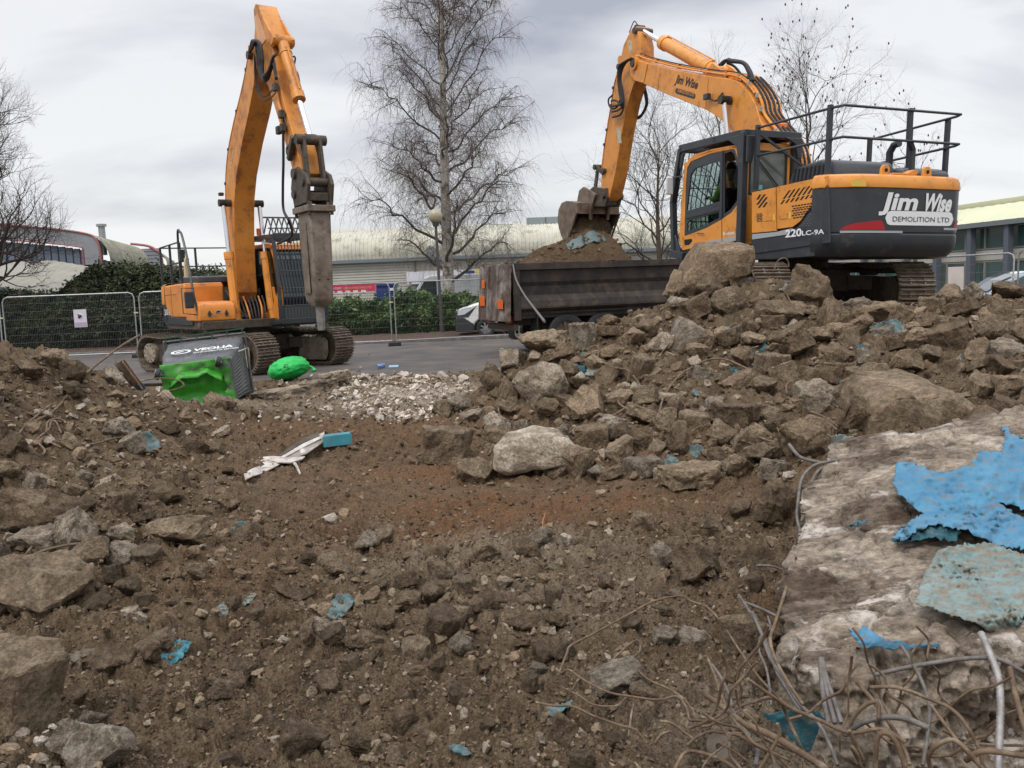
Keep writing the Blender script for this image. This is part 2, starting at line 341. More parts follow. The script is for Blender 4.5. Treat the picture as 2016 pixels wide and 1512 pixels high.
def blob(x, y, rx, ry): return np.exp(-((px_-x)/rx)**2-((py_-y)/ry)**2)
red = blob(.25, 6.3, 1.6, .55)+.9*blob(-.3, 7.6, 2.2, .5)+.7*blob(-.6, 5.6, .9, .5)+.8*blob(-1.6, 9.6, 1.6, 1)+.6*blob(1.2, 3.9, .5, .3)+.5*blob(-2.6, 10.6, 1, .7)+.35*blob(-1.6, 4.6, .5, .6)+.7*blob(-6.2, 14.2, .8, .4)
pale = .9*blob(-1.3, 13.6, 1.6, 1.6)+.3*blob(-.2, 5.0, .8, .35)+.2*blob(.4, 4.2, .8, .4)+.5*blob(-4.4, 12.4, 1.2, .8)+.5*blob(.9, 2.9, .4, .3)
red = np.clip(red*(1+1.3*lown), 0, 1); pale = np.clip(pale*(1+1.2*lown), 0, 1)
SOILM = mat('rubble_soil', (.082, .058, .040), rough=.92, spec=.2)
def soil_material():
    m = SOILM; T = m.node_tree; n = T.nodes; L = T.links; B = n['Principled BSDF']
    tc = n.new('ShaderNodeTexCoord')
    def noise(s, d=8, r=.65):
        t = n.new('ShaderNodeTexNoise'); t.inputs['Scale'].default_value = s; t.inputs['Detail'].default_value = d; t.inputs['Roughness'].default_value = r; L.new(tc.outputs['Object'], t.inputs[0]); return t.outputs[0]
    def rng(x, a, b, lo=0, hi=1):
        r = n.new('ShaderNodeMapRange'); L.new(x, r.inputs[0])
        for i, q in zip((1, 2, 3, 4), (a, b, lo, hi)): r.inputs[i].default_value = q
        return r.outputs[0]
    def mixc(f, a, b, mode='MIX'):
        x = n.new('ShaderNodeMix'); x.data_type = 'RGBA'; x.blend_type = mode
        if isinstance(f, float): x.inputs[0].default_value = f
        else: L.new(f, x.inputs[0])
        for s_, q in ((6, a), (7, b)):
            if isinstance(q, tuple): x.inputs[s_].default_value = (*q, 1)
            else: L.new(q, x.inputs[s_])
        return x.outputs[2]
    def at_(a): q = n.new('ShaderNodeAttribute'); q.attribute_name = a; return q.outputs['Fac']
    c = mixc(rng(noise(1.3), .4, .6), (.043, .031, .0185), (.088, .063, .038)); c = mixc(rng(at_('tone'), .3, .8, 0, .9), c, (.135, .097, .062))
    c = mixc(rng(noise(14, 6), .45, .7), c, (.115, .083, .056))
    c = mixc(rng(noise(5, 8, .75), .58, .7), c, (.045, .033, .025))
    mr = n.new('ShaderNodeMath'); mr.operation = 'MULTIPLY'; L.new(at_('red'), mr.inputs[0]); L.new(rng(noise(9), .3, .6, .35, .9), mr.inputs[1])
    c = mixc(mr.outputs[0], c, (.125, .064, .031))
    mr2 = n.new('ShaderNodeMath'); mr2.operation = 'MULTIPLY'; L.new(at_('pale'), mr2.inputs[0]); L.new(rng(noise(22), .38, .6, .2, .9), mr2.inputs[1])
    c = mixc(mr2.outputs[0], c, (.36, .32, .27))
    vo = n.new('ShaderNodeTexVoronoi'); vo.inputs['Scale'].default_value = 75; L.new(tc.outputs['Object'], vo.inputs[0])
    vs_ = n.new('ShaderNodeSeparateColor'); L.new(vo.outputs['Color'], vs_.inputs[0])
    gr = n.new('ShaderNodeMath'); gr.operation = 'MULTIPLY'; L.new(rng(vs_.outputs[0], .95, .97), gr.inputs[0]); L.new(rng(vo.outputs['Distance'], .4, .25, 0, .5), gr.inputs[1])
    c = mixc(gr.outputs[0], c, (.24, .205, .165))
    c = mixc(1.0, c, mixc(rng(noise(85, 5, .8), .36, .64), (.55, .55, .55), (1.6, 1.55, 1.45)), 'MULTIPLY')
    L.new(c, B.inputs['Base Color'])
    b = n.new('ShaderNodeBump'); b.inputs['Strength'].default_value = .9; b.inputs['Distance'].default_value = .012; L.new(noise(60, 10, .72), b.inputs['Height'])
    b2 = n.new('ShaderNodeBump'); b2.inputs['Strength'].default_value = .5; b2.inputs['Distance'].default_value = .01; L.new(vo.outputs['Distance'], b2.inputs['Height']); b2.invert = True; L.new(b.outputs[0], b2.inputs['Normal'])
    L.new(b2.outputs[0], B.inputs['Normal'])
soil_material()
terr = fast('rubble_ground', V, Q, SOILM, {'red': red.ravel(), 'pale': pale.ravel(), 'tone': tone_.ravel()}, smooth=True)
tag(terr, kind='structure')
# ------------------------------------------------------------------ far sheets
ASPH = mat('wet_asphalt', (.105, .092, .082), (.062, .058, .055), sc=.5, rough=.62, bump=.4, bsc=60, dirt=((.15, .115, .085), .45, 1.2))
ASPH2 = mat('car_park_asphalt', (.09, .09, .09), (.07, .068, .066), sc=.3, rough=.8)
LITTER = mat('bark_and_leaf_litter', (.045, .028, .02), (.11, .06, .04), sc=9, rough=.95, bump=1, bsc=22, dirt=((.2, .13, .08), .2, 15))
def sheet_rect(name, x0, x1, y0, y1, z, m, n=1):
    mb = MB(); mb.add([(x0, y0, z), (x1, y0, z), (x1, y1, z), (x0, y1, z)], [(0, 1, 2, 3)]); return tag(mb.build(name, m), kind='structure')
sheet_rect('ground', -900, 900, 18, 1500, -.012, ASPH2); sheet_rect('ground', -900, 900, -300, 18, -.6, SOILM)
sheet_rect('road', -40, 40, 16.6, 29.2, .0, ASPH)
# kerb and leaf-littered verge behind the fence
kb = MB(); kb.lohi((-40, 29.2, 0), (9.5, 29.32, .10)); tag(kb.build('kerb', mat('kerb_concrete', (.22, .20, .18), (.13, .12, .11), sc=4, rough=.85), bevel=.01), kind='structure')
vx = np.linspace(-40, 9.5, 400); vy = np.linspace(29.32, 37, 80); A, Bq = np.meshgrid(vx, vy); Zv = .09+.05*perlin(A*1.3, Bq*1.3)+.03*perlin(A*5, Bq*5)+.02*perlin(A*11, Bq*11); Zv[0] = .06
ii = np.arange(A.size).reshape(A.shape); tag(fast('verge', np.stack([A.ravel(), Bq.ravel(), Zv.ravel()], 1), np.stack([ii[:-1, :-1], ii[:-1, 1:], ii[1:, 1:], ii[1:, :-1]], -1).reshape(-1, 4), LITTER, smooth=True), kind='structure')
# ================================================================== BUILDINGS
CLAD = mat('cream_cladding', (.56, .535, .46), (.47, .45, .39), sc=.4, rough=.5, streak=((.30, .29, .22), .35))
ROOFC = mat('mossy_cream_roof', (.60, .575, .47), (.50, .48, .39), sc=.5, rough=.6, dirt=((.22, .20, .12), .3, 1.5), streak=((.25, .23, .14), .5))
GUTT = mat('grey_gutter', (.16, .18, .19), rough=.5)
BLUEG = mat('blue_grey_cladding', (.13, .16, .20), (.10, .125, .16), sc=.4, rough=.5, streak=((.22, .23, .24), .3))
LGREY = mat('light_grey_panel', (.29, .30, .31), (.22, .23, .24), sc=.5, rough=.5, streak=((.22, .22, .2), .3))
PINK = mat('faded_red_trim', (.36, .10, .10), (.30, .11, .11), sc=2, rough=.6)
def warehouse():
    r = empty('warehouse', (0, 62, 0)); tag(r, 'long cream warehouse with rounded ribbed roof behind the birch tree', 'warehouse')
    x0, x1 = -16.6, 16.5
    zg = 4.15; n = int((x1-x0)/.28)*4
    # roof profile (y, z): curved eave then shallow slope
    prof = [(-.25, zg), (-.3, zg+.45), (-.15, zg+.95), (.25, zg+1.4), (.9, zg+1.75), (1.9, zg+2.0), (4, zg+2.25), (12, zg+2.9), (20, zg+2.2), (22, zg)]
    prof = [tuple(p) for p in catmull([(a, b, 0) for a, b in prof], 3)]
    rf = MB(); xs = np.linspace(x0, x1, n)
    def fn(i, j):
        o = [.0, .0, .055, .055][i % 4]; a, b = prof[j][:2]; pa = prof[min(j+1, len(prof)-1)]; pb = prof[max(j-1, 0)]
        ty, tz = pa[0]-pb[0], pa[1]-pb[1]; L = math.hypot(ty, tz); return (xs[i], a-tz/L*o, b+ty/L*o)
    rf.grid(fn, n, len(prof)); rf.build('roof', ROOFC, r)
    g = MB(); g.lohi((x0, -.5, zg-.28), (x1, -.2, zg-.02)); gt = g.build('gutter', GUTT, r, bevel=.03)
    for k in range(5):
        q = MB(); q.cyl((x0+3+k*7, -.12, 0), (x0+3+k*7, -.12, zg-.25), .06, 8); q.build('downpipe', GUTT, r)
    wl = MB(); zz = np.arange(0, zg-.03, .19)
    for i, z in enumerate(zz):   # horizontal profiled cladding: each board has a proud face and a recessed joint
        z1 = min(z+.19, zg-.03)
        wl.lohi((x0, -.03, z+.05), (x1, .1, z1))
        wl.lohi((x0, .05, z), (x1, .1, z+.05))
    wl.build('wall_cladding', CLAD, r)
    b = MB(); b.lohi((x0, .1, 0), (x1, 22, zg)); b.build('wall', CLAD, r)
    for (a, c) in ((1068, 482), (1103, 481)):
        X = (a-CX)/F*66
        q = MB(); q.lohi((X-.75, 3.4, zg+1.7), (X+.75, 4.6, zg+2.75)); q.build('roof_vent_unit', mat('vent_grey', (.22, .25, .26), rough=.6), r, bevel=.04)
    s = MB(); s.cyl((-5.4, -.2, zg+.42), (-5.4, -.42, zg+.42), .35, 18); s.build('extractor_fan', LGREY, r)
    return r
warehouse()
def banner(name, px0, py0, px1, py1, Y, m, label, cat, texts=(), th=.03):
    a = at(px0, py0, Y); b = at(px1, py0, Y); c = at(px0, py1, Y)
    wdt = b[0]-a[0]; h = a[2]-c[2]; r = MB(); r.lohi((0, 0, 0), (wdt, th, h)); o = empty(name, (a[0], Y, c[2])); tag(o, label, cat)
    r.build('board', m, o, bevel=.005)
    for (tx, u, v, hh, mm) in texts: text(tx, o, lambda p, q: (u*wdt+p, -.006, v*h+q), hh, mm, 'lettering')
    return o
_txc = {}
def text_geo(s, bold=.0, res=3):
    k = (s, bold)
    if k in _txc: return _txc[k]
    cu_ = bpy.data.curves.new('t', 'FONT'); cu_.body = s; cu_.offset = bold; cu_.resolution_u = res; o = bpy.data.objects.new('t', cu_); COL.objects.link(o)
    bpy.context.view_layer.update(); dg = bpy.context.evaluated_depsgraph_get(); me = o.evaluated_get(dg).to_mesh()
    V = np.array([tuple(v.co) for v in me.vertices]); Fc = [tuple(p.vertices) for p in me.polygons]
    o.evaluated_get(dg).to_mesh_clear(); bpy.data.objects.remove(o); bpy.data.curves.remove(cu_)
    V = V[:, :2]-V[:, :2].min(0); _txc[k] = (V, Fc); return _txc[k]
def text(s, parent, fn, h, m, name='lettering', width=None, shear=0, bold=0.0, capw=None):
    """fn(u, v) -> local 3-D point; h = height, width optional"""
    V, Fc = text_geo(s, bold); sz = V.max(0); sy = h/sz[1]; sx = (width/sz[0]) if width else sy
    P = [fn((x*sx+shear*y*sy), y*sy) for x, y in V]; mb = MB(); mb.add(P, Fc)
    me = bpy.data.meshes.new(name); me.from_pydata(mb.v, [], mb.f); me.materials.append(m); o = bpy.data.objects.new(name, me); COL.objects.link(o); o.parent = parent; return o
PINKB = mat('pink_banner', (.62, .03, .11), (.55, .03, .10), sc=1, rough=.5)
ba = banner('banner', 622, 563, 741, 578, 36, PINKB, 'long pink advertising banner above the laurel hedge', 'banner')
_a = at(622, 563, 36); _b = at(741, 563, 36); _W_ = _b[0]-_a[0]
text('CALL IN TODAY', ba, lambda u, v: (.45+u, -.008, .14+v), .085, DECALW, width=.62)
text('DEVON MARKETING SUITE', ba, lambda u, v: (1.15+u, -.008, .13+v), .085, DECALY, width=1.15)
for px0, px1 in ((646, 735),):
    for k in range(5):
        q = MB(); q.lohi((.55+k*.33, -.006, -.02), (.75+k*.33, -.002, .07)); q.build('white_panel', DECALW, ba)
    q = MB(); [q.cyl((x, .02, -1.3), (x, .02, .3), .03, 6) for x in (.05, _W_/2, _W_-.05)]; q.build('post', GALV, ba)
banner('poster', 800, 536, 948, 560, 61.7, mat('pale_lilac_poster', (.62, .60, .66), (.70, .69, .70), sc=.5, rough=.5), 'wide pale poster on the cream warehouse wall behind the birch trunk', 'poster')
banner('sign_panel', 917, 533, 934, 539, 61.6, mat('navy_board', (.03, .035, .16), rough=.5), 'small navy blue sign on the warehouse wall left of the tipper body', 'sign')
banner('sign_panel', 936, 531, 955, 538, 61.6, mat('yellow_board', (.72, .58, .08), rough=.5), 'small yellow sign on the warehouse wall beside the tipper tailgate', 'sign')
# blue container bin
cb = empty('skip_container', (at(757, 548, 40)[0], 40, 0)); tag(cb, 'dark blue metal bin with lid showing over the hedge by the pink banner', 'bin')
q = MB(); q.prism([(-.42, .3), (.42, .3), (.42, 2.0), (-.42, 2.0)], 0, 1.2, ax='y'); q.build('body', mat('blue_bin_paint', (.02, .05, .22), (.015, .04, .17), sc=3, rough=.4), cb, bevel=.03)
q = MB(); q.lohi((-.47, -.06, 2.0), (.47, 1.26, 2.14)); q.build('lid', MATS['blue_bin_paint'], cb, bevel=.03)
q = MB(); q.lohi((.22, -.066, 1.8), (.4, -.061, 1.92)); q.build('label_plate', DECALW, cb)
q = MB(); [q.cyl((x, y, 0), (x, y, .3), .08, 10) for x in (-.3, .3) for y in (.2, 1)]; q.build('wheel_legs', RUBBER, cb)

def left_hall():
    """grey-blue clad hall with red-pink rounded verge trim, running away to the right"""
    r = empty('industrial_hall', (0, 0, 0)); tag(r, 'blue grey clad industrial hall with rounded pink edge trim behind the tall hedge', 'building')
    Y = 50
    P = lambda px, py, dy=0: tuple(at(px, py, Y+dy))
    # gable wall outline (facing us)
    out = [P(-260, 640), P(-260, 420), P(-60, 437), P(100, 450), P(170, 460), P(188, 470), P(196, 486), P(200, 520), P(205, 640)]
    z0 = 0
    top = [(p[0], p[2]) for p in out[1:-1]]
    # recessed vertical ribbed panel
    xs = np.arange(top[0][0], top[-1][0]-.9, .42); w_ = MB()
    tx = [a for a, b in top]; tz = [b for a, b in top]
    for x in xs:
        h = float(np.interp(x, tx, tz))-1.0
        w_.lohi((x+.05, Y+.25, 0), (x+.38, Y+.4, h)); w_.lohi((x-.04, Y+.33, 0), (x+.05, Y+.4, h))
    w_.build('ribbed_wall', BLUEG, r)
    # fascia band between outer edge and panel
    inner = [(a-(.0 if i < 3 else .95), b-1.0 if i < 4 else b-.6) for i, (a, b) in enumerate(top)]
    f = MB(); n = len(top)
    oc = catmull([(a, 0, b) for a, b in top], 4); xr = top[-1][0]
    ic = []
    for q in oc:
        ic.append((min(q[0], xr-1.0), 0, q[2]-.85 if q[0] < xr-1.4 else q[2]-.85))
    for i in range(len(oc)-1):
        a, b, c, d = oc[i], oc[i+1], ic[i+1], ic[i]
        f.add([(a[0], Y, a[2]), (b[0], Y, b[2]), (c[0], Y, c[2]), (d[0], Y, d[2]), (a[0], Y+.3, a[2]), (b[0], Y+.3, b[2]), (c[0], Y+.3, c[2]), (d[0], Y+.3, d[2])], [(0, 1, 2, 3), (4, 7, 6, 5), (0, 4, 5, 1), (3, 2, 6, 7)])
    f.lohi((xr-1.0, Y, 0), (xr, Y+.3, ic[-1][2]+.85)); f.build('fascia', LGREY, r)
    for nm, cv, rr in (('outer_trim', oc+[np.array((xr, 0, 0))], .06), ('inner_trim', [np.array((a, 0, b)) for a, _, b in ic]+[np.array((xr-1, 0, 0))], .045)):
        t_ = MB(); t_.tube([(a[0], Y-.03, a[2]) for a in cv], rr, 6); t_.build(nm, PINK, r, smooth=True)
    # barrel roof edge running away to the right (receding): ribbed half barrel
    A0, A1 = at(203, 470, Y), at(285, 505, 74); B0, B1 = at(200, 520, Y), at(285, 520, 74)
    rb = MB(); m_ = 150; zt0, zt1 = A0[2]+.25, at(272, 486, 74)[2]
    def fn(i, j):
        t = i/(m_-1); th = -.3+j/9*1.9; cx = A0[0]*(1-t)+A1[0]*t-1.2; cy = Y*(1-t)+74*t; zt = zt0*(1-t)+zt1*t; rr = 1.5+.05*(i % 2)
        return (cx+rr*math.cos(th), cy, zt-1.5+rr*math.sin(th)*1.05)
    rb.grid(fn, m_, 10); rb.build('barrel_roof_edge', mat('mossy_grey_roof', (.36, .34, .27), (.25, .24, .17), sc=.8, rough=.7, dirt=((.10, .10, .05), .4, 2), streak=((.12, .12, .06), .5)), r)
    sw = MB(); sw.add([(B0[0]-.1, Y+.3, 0), (B1[0]-.1, 74, 0), (B1[0]-.1, 74, zt1-1.5), (B0[0]-.1, Y+.3, zt0-1.5)], [(0, 1, 2, 3)]); sw.build('side_wall', LGREY, r)
    gt = MB(); gt.beam((B0[0]+.1, Y+.3, zt0-1.65), (B1[0]+.1, 74, zt1-1.65), .25, .3); gt.build('gutter', GUTT, r)
    ch = MB(); c = at(205, 470, 54); ch.cyl((c[0]-.1, 54, c[2]-1), (c[0]-.1, 54, c[2]+.75), .2, 12); ch.cyl((c[0]-.1, 54, c[2]+.75), (c[0]-.1, 54, c[2]+.9), .3, 12); ch.build('flue', GALV, r)
    return r
left_hall()
def second_hall():
    r = empty('stepped_hall', (0, 0, 0)); tag(r, 'grey louvred hall end with pink curved corner, just left of the breaker machine', 'building')
    Y = 76; P = lambda px, py: at(px, py, Y)
    o = [P(270, 484), P(300, 488), P(312, 500), P(317, 515), P(319, 600), P(262, 600)]
    w_ = MB(); zt = o[1][2]; zb = 0; x0, x1 = o[5][0], o[3][0]
    for z in np.arange(0, zt-.3, .32): w_.lohi((x0, Y, z+.06), (x1, Y+.2, min(z+.3, zt))); w_.lohi((x0, Y+.06, z-.02), (x1, Y+.2, z+.06))
    w_.build('louvred_wall', LGREY, r)
    cv = catmull([(P(258, 480)[0], 0, P(258, 480)[2]), (P(290, 484)[0], 0, P(290, 484)[2]), (P(306, 492)[0], 0, P(306, 492)[2]), (x1+.1, 0, P(316, 512)[2]), (x1+.15, 0, 0)], 5)
    t_ = MB(); t_.tube([(a[0], Y-.05, a[2]) for a in cv], .12, 6); t_.build('trim', PINK, r)
    rb = MB(); m_ = 60
    c0, c1 = P(317, 508), at(345, 522, 96)
    def fn(i, j):
        t = i/(m_-1); th = -.2+j/7*1.7; rr = 1.6+.05*(i % 2); return (c0[0]*(1-t)+c1[0]*t-1.1+rr*math.cos(th), Y*(1-t)+96*t, (c0[2]+.8)*(1-t)+(c1[2]+.6)*t-1.5+rr*math.sin(th))
    rb.grid(fn, m_, 8); rb.build('roof_edge', MATS['mossy_grey_roof'], r)
    sw = MB(); sw.add([(c0[0], Y, 0), (c1[0], 96, 0), (c1[0], 96, c1[2]-.5), (c0[0], Y, c0[2]-.5)], [(0, 1, 2, 3)]); sw.build('side_wall', LGREY, r)
second_hall()
def low_store():
    r = empty('low_store', (0, 0, 0)); tag(r, 'low store with pale cream sheet roof half hidden by the left hedge', 'building')
    Y = 40; a = at(-60, 525, Y); b = at(55, 518, Y); c = at(120, 552, Y-4)
    m = MB(); n = 40
    m.grid(lambda i, j: (a[0]+(c[0]-a[0]+1.5)*i/(n-1), Y-5+j*2.5, (a[2]-1.0+(1.15 if j == 2 else (.6 if j in (1, 3) else 0)))-(.03 if i % 2 else 0)-max(0, i/(n-1)-.5)*1.6), n, 5)
    m.build('roof', mat('cream_sheet_roof', (.30, .285, .23), (.25, .235, .19), sc=1, rough=.6, streak=((.4, .36, .26), .3)), r)
    w_ = MB(); w_.lohi((a[0], Y-4.9, 0), (c[0]+1.3, Y+4.8, a[2]-1.85)); w_.build('wall', CLAD, r)
low_store()
def office():
    """two-storey block at the right: lime-cream fascia roof, dark window bands, grey columns"""
    # facade runs from far left to near right
    L0 = at(1500, 500, 62); R0 = at(2120, 500, 35.5)
    dx, dy = R0[0]-L0[0], R0[1]-L0[1]; Lg = math.hypot(dx, dy); ang = math.atan2(dy, dx)
    r = empty('office_block', (L0[0], L0[1], 0), ang); tag(r, 'two storey office with pale lime roof, dark window bands and grey columns behind the cars', 'building')
    n_ = np.array([dx/Lg, dy/Lg, 0]); nrm = np.array([dy/Lg, -dx/Lg, 0]);
    def loc(px, py, off=0):
        q = onplane(px, py, np.array([L0[0], L0[1], 0]), nrm)-np.array([L0[0], L0[1], 0]); return float(q@n_), float(q[2])
    ez = loc(1960, 437)[1]; rz_ = loc(1960, 400)[1]; w1t = ez-.25; w1b = loc(1960, 487)[1]; w2t = loc(1930, 517)[1]
    f = MB()
    nrib = int(Lg/.35)
    f.grid(lambda i, j: (Lg*i/(nrib-1), (-.6 if j == 0 else (.2 if j == 1 else 3.2)), (ez, ez+.1, ez+(rz_-ez)*1.25)[j]+(.03 if i % 2 else 0)), nrib, 3)
    f.build('roof', mat('lime_cream_roof', (.62, .63, .40), (.56, .57, .37), sc=.3, rough=.6, streak=((.45, .46, .24), .2)), r)
    q = MB(); q.lohi((0, -.62, ez-.2), (Lg, -.45, ez+.02)); q.build('eave_trim', GUTT, r)
    q = MB(); q.lohi((0, .15, 0), (Lg, 8, ez-.02)); q.build('core', mat('office_shadow_wall', (.05, .05, .05), rough=.8), r)
    for z0, z1, nm in ((w1b-.02, w1t, 'upper'), (max(0.3, w2t-1.5), w2t, 'lower')):
        nb = int(Lg/1.25)
        for k in range(nb):
            x = k*Lg/nb; g = MB(); g.lohi((x+.05, .02, z0), (x+Lg/nb-.05, .06, z1)); fr = g.build('window', mat('office_glass', (.05, .10, .095), rough=.15, spec=.6) if 'office_glass' not in MATS else MATS['office_glass'], r)
        mu = MB()
        for k in range(nb+1): mu.lohi((k*Lg/nb-.05, -.04, z0), (k*Lg/nb+.05, .1, z1))
        mu.lohi((0, -.03, z0-.06), (Lg, .1, z0)); mu.lohi((0, -.03, z1), (Lg, .1, z1+.06)); mu.build('window_frame', mat('office_frame', (.25, .24, .20), rough=.6) if 'office_frame' not in MATS else MATS['office_frame'], r)
    wl = MB()
    for z in np.arange(w2t+.08, w1b-.12, .24): wl.lohi((0, -.0, z+.02), (Lg, .14, min(z+.24, w1b-.1))); wl.lohi((0, .04, z-.0), (Lg, .14, z+.02))
    wl.lohi((0, 0, 0), (Lg, .14, max(.25, w2t-1.58))); wl.build('spandrel_cladding', CLAD, r)
    cols = [loc(px, 500)[0] for px in (1712, 1741, 1795, 1857, 1924, 1998, 2080)]
    for x in [1.5, 5]+cols:
        c = MB(); c.lohi((x-.14, -.5, 0), (x+.14, -.2, ez-.2)); c.build('column', mat('blue_grey_column', (.10, .115, .14), rough=.6) if 'blue_grey_column' not in MATS else MATS['blue_grey_column'], r, bevel=.02)
    # taller end part with the higher ridge on the left
    t_ = MB(); x = loc(1906, 405)[0]; t_.prism([(x-9, ez+.2), (x+.1, ez+.2), (x+1.6, loc(1920, 407)[1]), (x, loc(1903, 395)[1]+.2), (x-9, loc(1903, 395)[1]+.2)], 3.4, 8, ax='y'); t_.build('raised_roof', MATS['lime_cream_roof'], r)
office()
# ================================================================== VEGETATION
HB = mat('dark_hedge_leaf', (.030, .044, .020), rough=.6, attr=('tint', [(.014, .023, .010), (.038, .056, .024), (.068, .084, .034), (.09, .068, .034)]))
LAU = mat('laurel_leaf', (.06, .12, .03), rough=.42, attr=('tint', [(.018, .040, .010), (.050, .098, .025), (.095, .16, .042), (.14, .20, .065)]))
BARK = mat('hedge_stem', (.08, .055, .04), rough=.9)
def leaves(name, m, parent, n, sampler, size, seed, up=.3):
    rs = np.random.RandomState(seed); P, tint = sampler(rs, n); n = len(P)
    a = rs.normal(size=(n, 3)); a[:, 2] *= .6; a /= np.linalg.norm(a, axis=1)[:, None]; b = rs.normal(size=(n, 3)); b = np.cross(a, b); b /= np.linalg.norm(b, axis=1)[:, None]
    s = size*rs.uniform(.6, 1.4, n)[:, None]; c = np.cross(a, b)
    V = np.stack([P-a*s, P+b*s*.38+c*s*.12, P+a*s, P-b*s*.38+c*s*.12], 1).reshape(-1, 3); Fc = np.arange(4*n).reshape(-1, 4)
    o = fast(name, V, Fc, m, {'tint': np.repeat(np.clip(tint+rs.normal(size=n)*.14, 0, 1), 4)}); o.parent = parent
    return tag(o, kind='stuff')
def hedge(name, label, x0, x1, y0, y1, hfun, m, n, size, seed, cat='hedge'):
    r = empty(name, (0, 0, 0)); tag(r, label, cat)
    def smp(rs, n):
        x = rs.uniform(x0, x1, n); f = rs.uniform(0, 1, n); h = hfun(x)
        # shell: front face, top, some inside; lumpy
        lump = .55*perlin(x*1.1, f*3+seed)+.2*perlin(x*3+7, f*6)
        side = rs.uniform(0, 1, n) < .68
        zf = np.where(side, f*h, h-np.abs(rs.normal(size=n))*.14); dep = np.where(side, np.abs(rs.normal(size=n))*.16, rs.uniform(0, 1, n)*(y1-y0))
        bulge = .35*np.sin(np.clip(zf/h, 0, 1)*PI)
        y = y0+.45-bulge+dep+lump*.5; z = zf+.25*perlin(x*1.7, y*1.7+seed)+.1*perlin(x*5, y*5)
        z = z+np.where(~side, .07*rs.exponential(size=n), 0)*(perlin(x*2.2, x*0+3) > 0)
        tint = .40+.75*perlin(x*1.6, z*1.8+5)+.35*perlin(x*7, z*7)+.22*(zf/h-.5)
        return np.stack([x, y, np.maximum(z, .1)], 1), tint
    leaves('foliage', m, r, n, smp, size, seed)
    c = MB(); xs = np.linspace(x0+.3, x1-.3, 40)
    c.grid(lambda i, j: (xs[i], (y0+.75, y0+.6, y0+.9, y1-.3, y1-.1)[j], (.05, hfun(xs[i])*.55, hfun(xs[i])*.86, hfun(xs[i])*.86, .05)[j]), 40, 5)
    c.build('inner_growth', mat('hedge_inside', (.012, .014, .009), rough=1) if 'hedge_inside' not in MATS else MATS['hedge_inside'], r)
    s = MB(); rs = random.Random(seed)
    for _ in range(int((x1-x0)*9)):
        x = rs.uniform(x0, x1); y = y0+rs.uniform(.3, .8); h = float(hfun(np.array([x]))[0])
        s.tube([(x, y, 0), (x+rs.uniform(-.2, .2), y+rs.uniform(-.25, .1), h*.4), (x+rs.uniform(-.4, .4), y+rs.uniform(-.3, .2), h*rs.uniform(.7, 1.08))], [.02, .014, .004], 4)
    s.build('stems', BARK, r); return r
Yh = 33.6
hedge('laurel_hedge', 'bright green laurel hedge behind the fence between the two machines', -7.6, 6.2, Yh, Yh+1.5, lambda x: 1.42+.12*np.sin(x*1.3)+.1*np.sin(x*2.9+1)+.12*(x > -.5), LAU, 60000, .10, 3)
def hl(x):
    px = CX+x/31.8*F; return np.interp(px, [-400, 0, 60, 120, 170, 200, 260, 300, 340, 380, 450, 520], [2.1, 2.25, 2.0, 2.2, 2.75, 3.1, 3.0, 3.05, 2.7, 2.75, 2.6, 2.5])
hedge('tall_hedge', 'tall dark evergreen hedge behind the left fence panels', -25, -8.0, 31.6, 34.2, hl, HB, 90000, .085, 5)
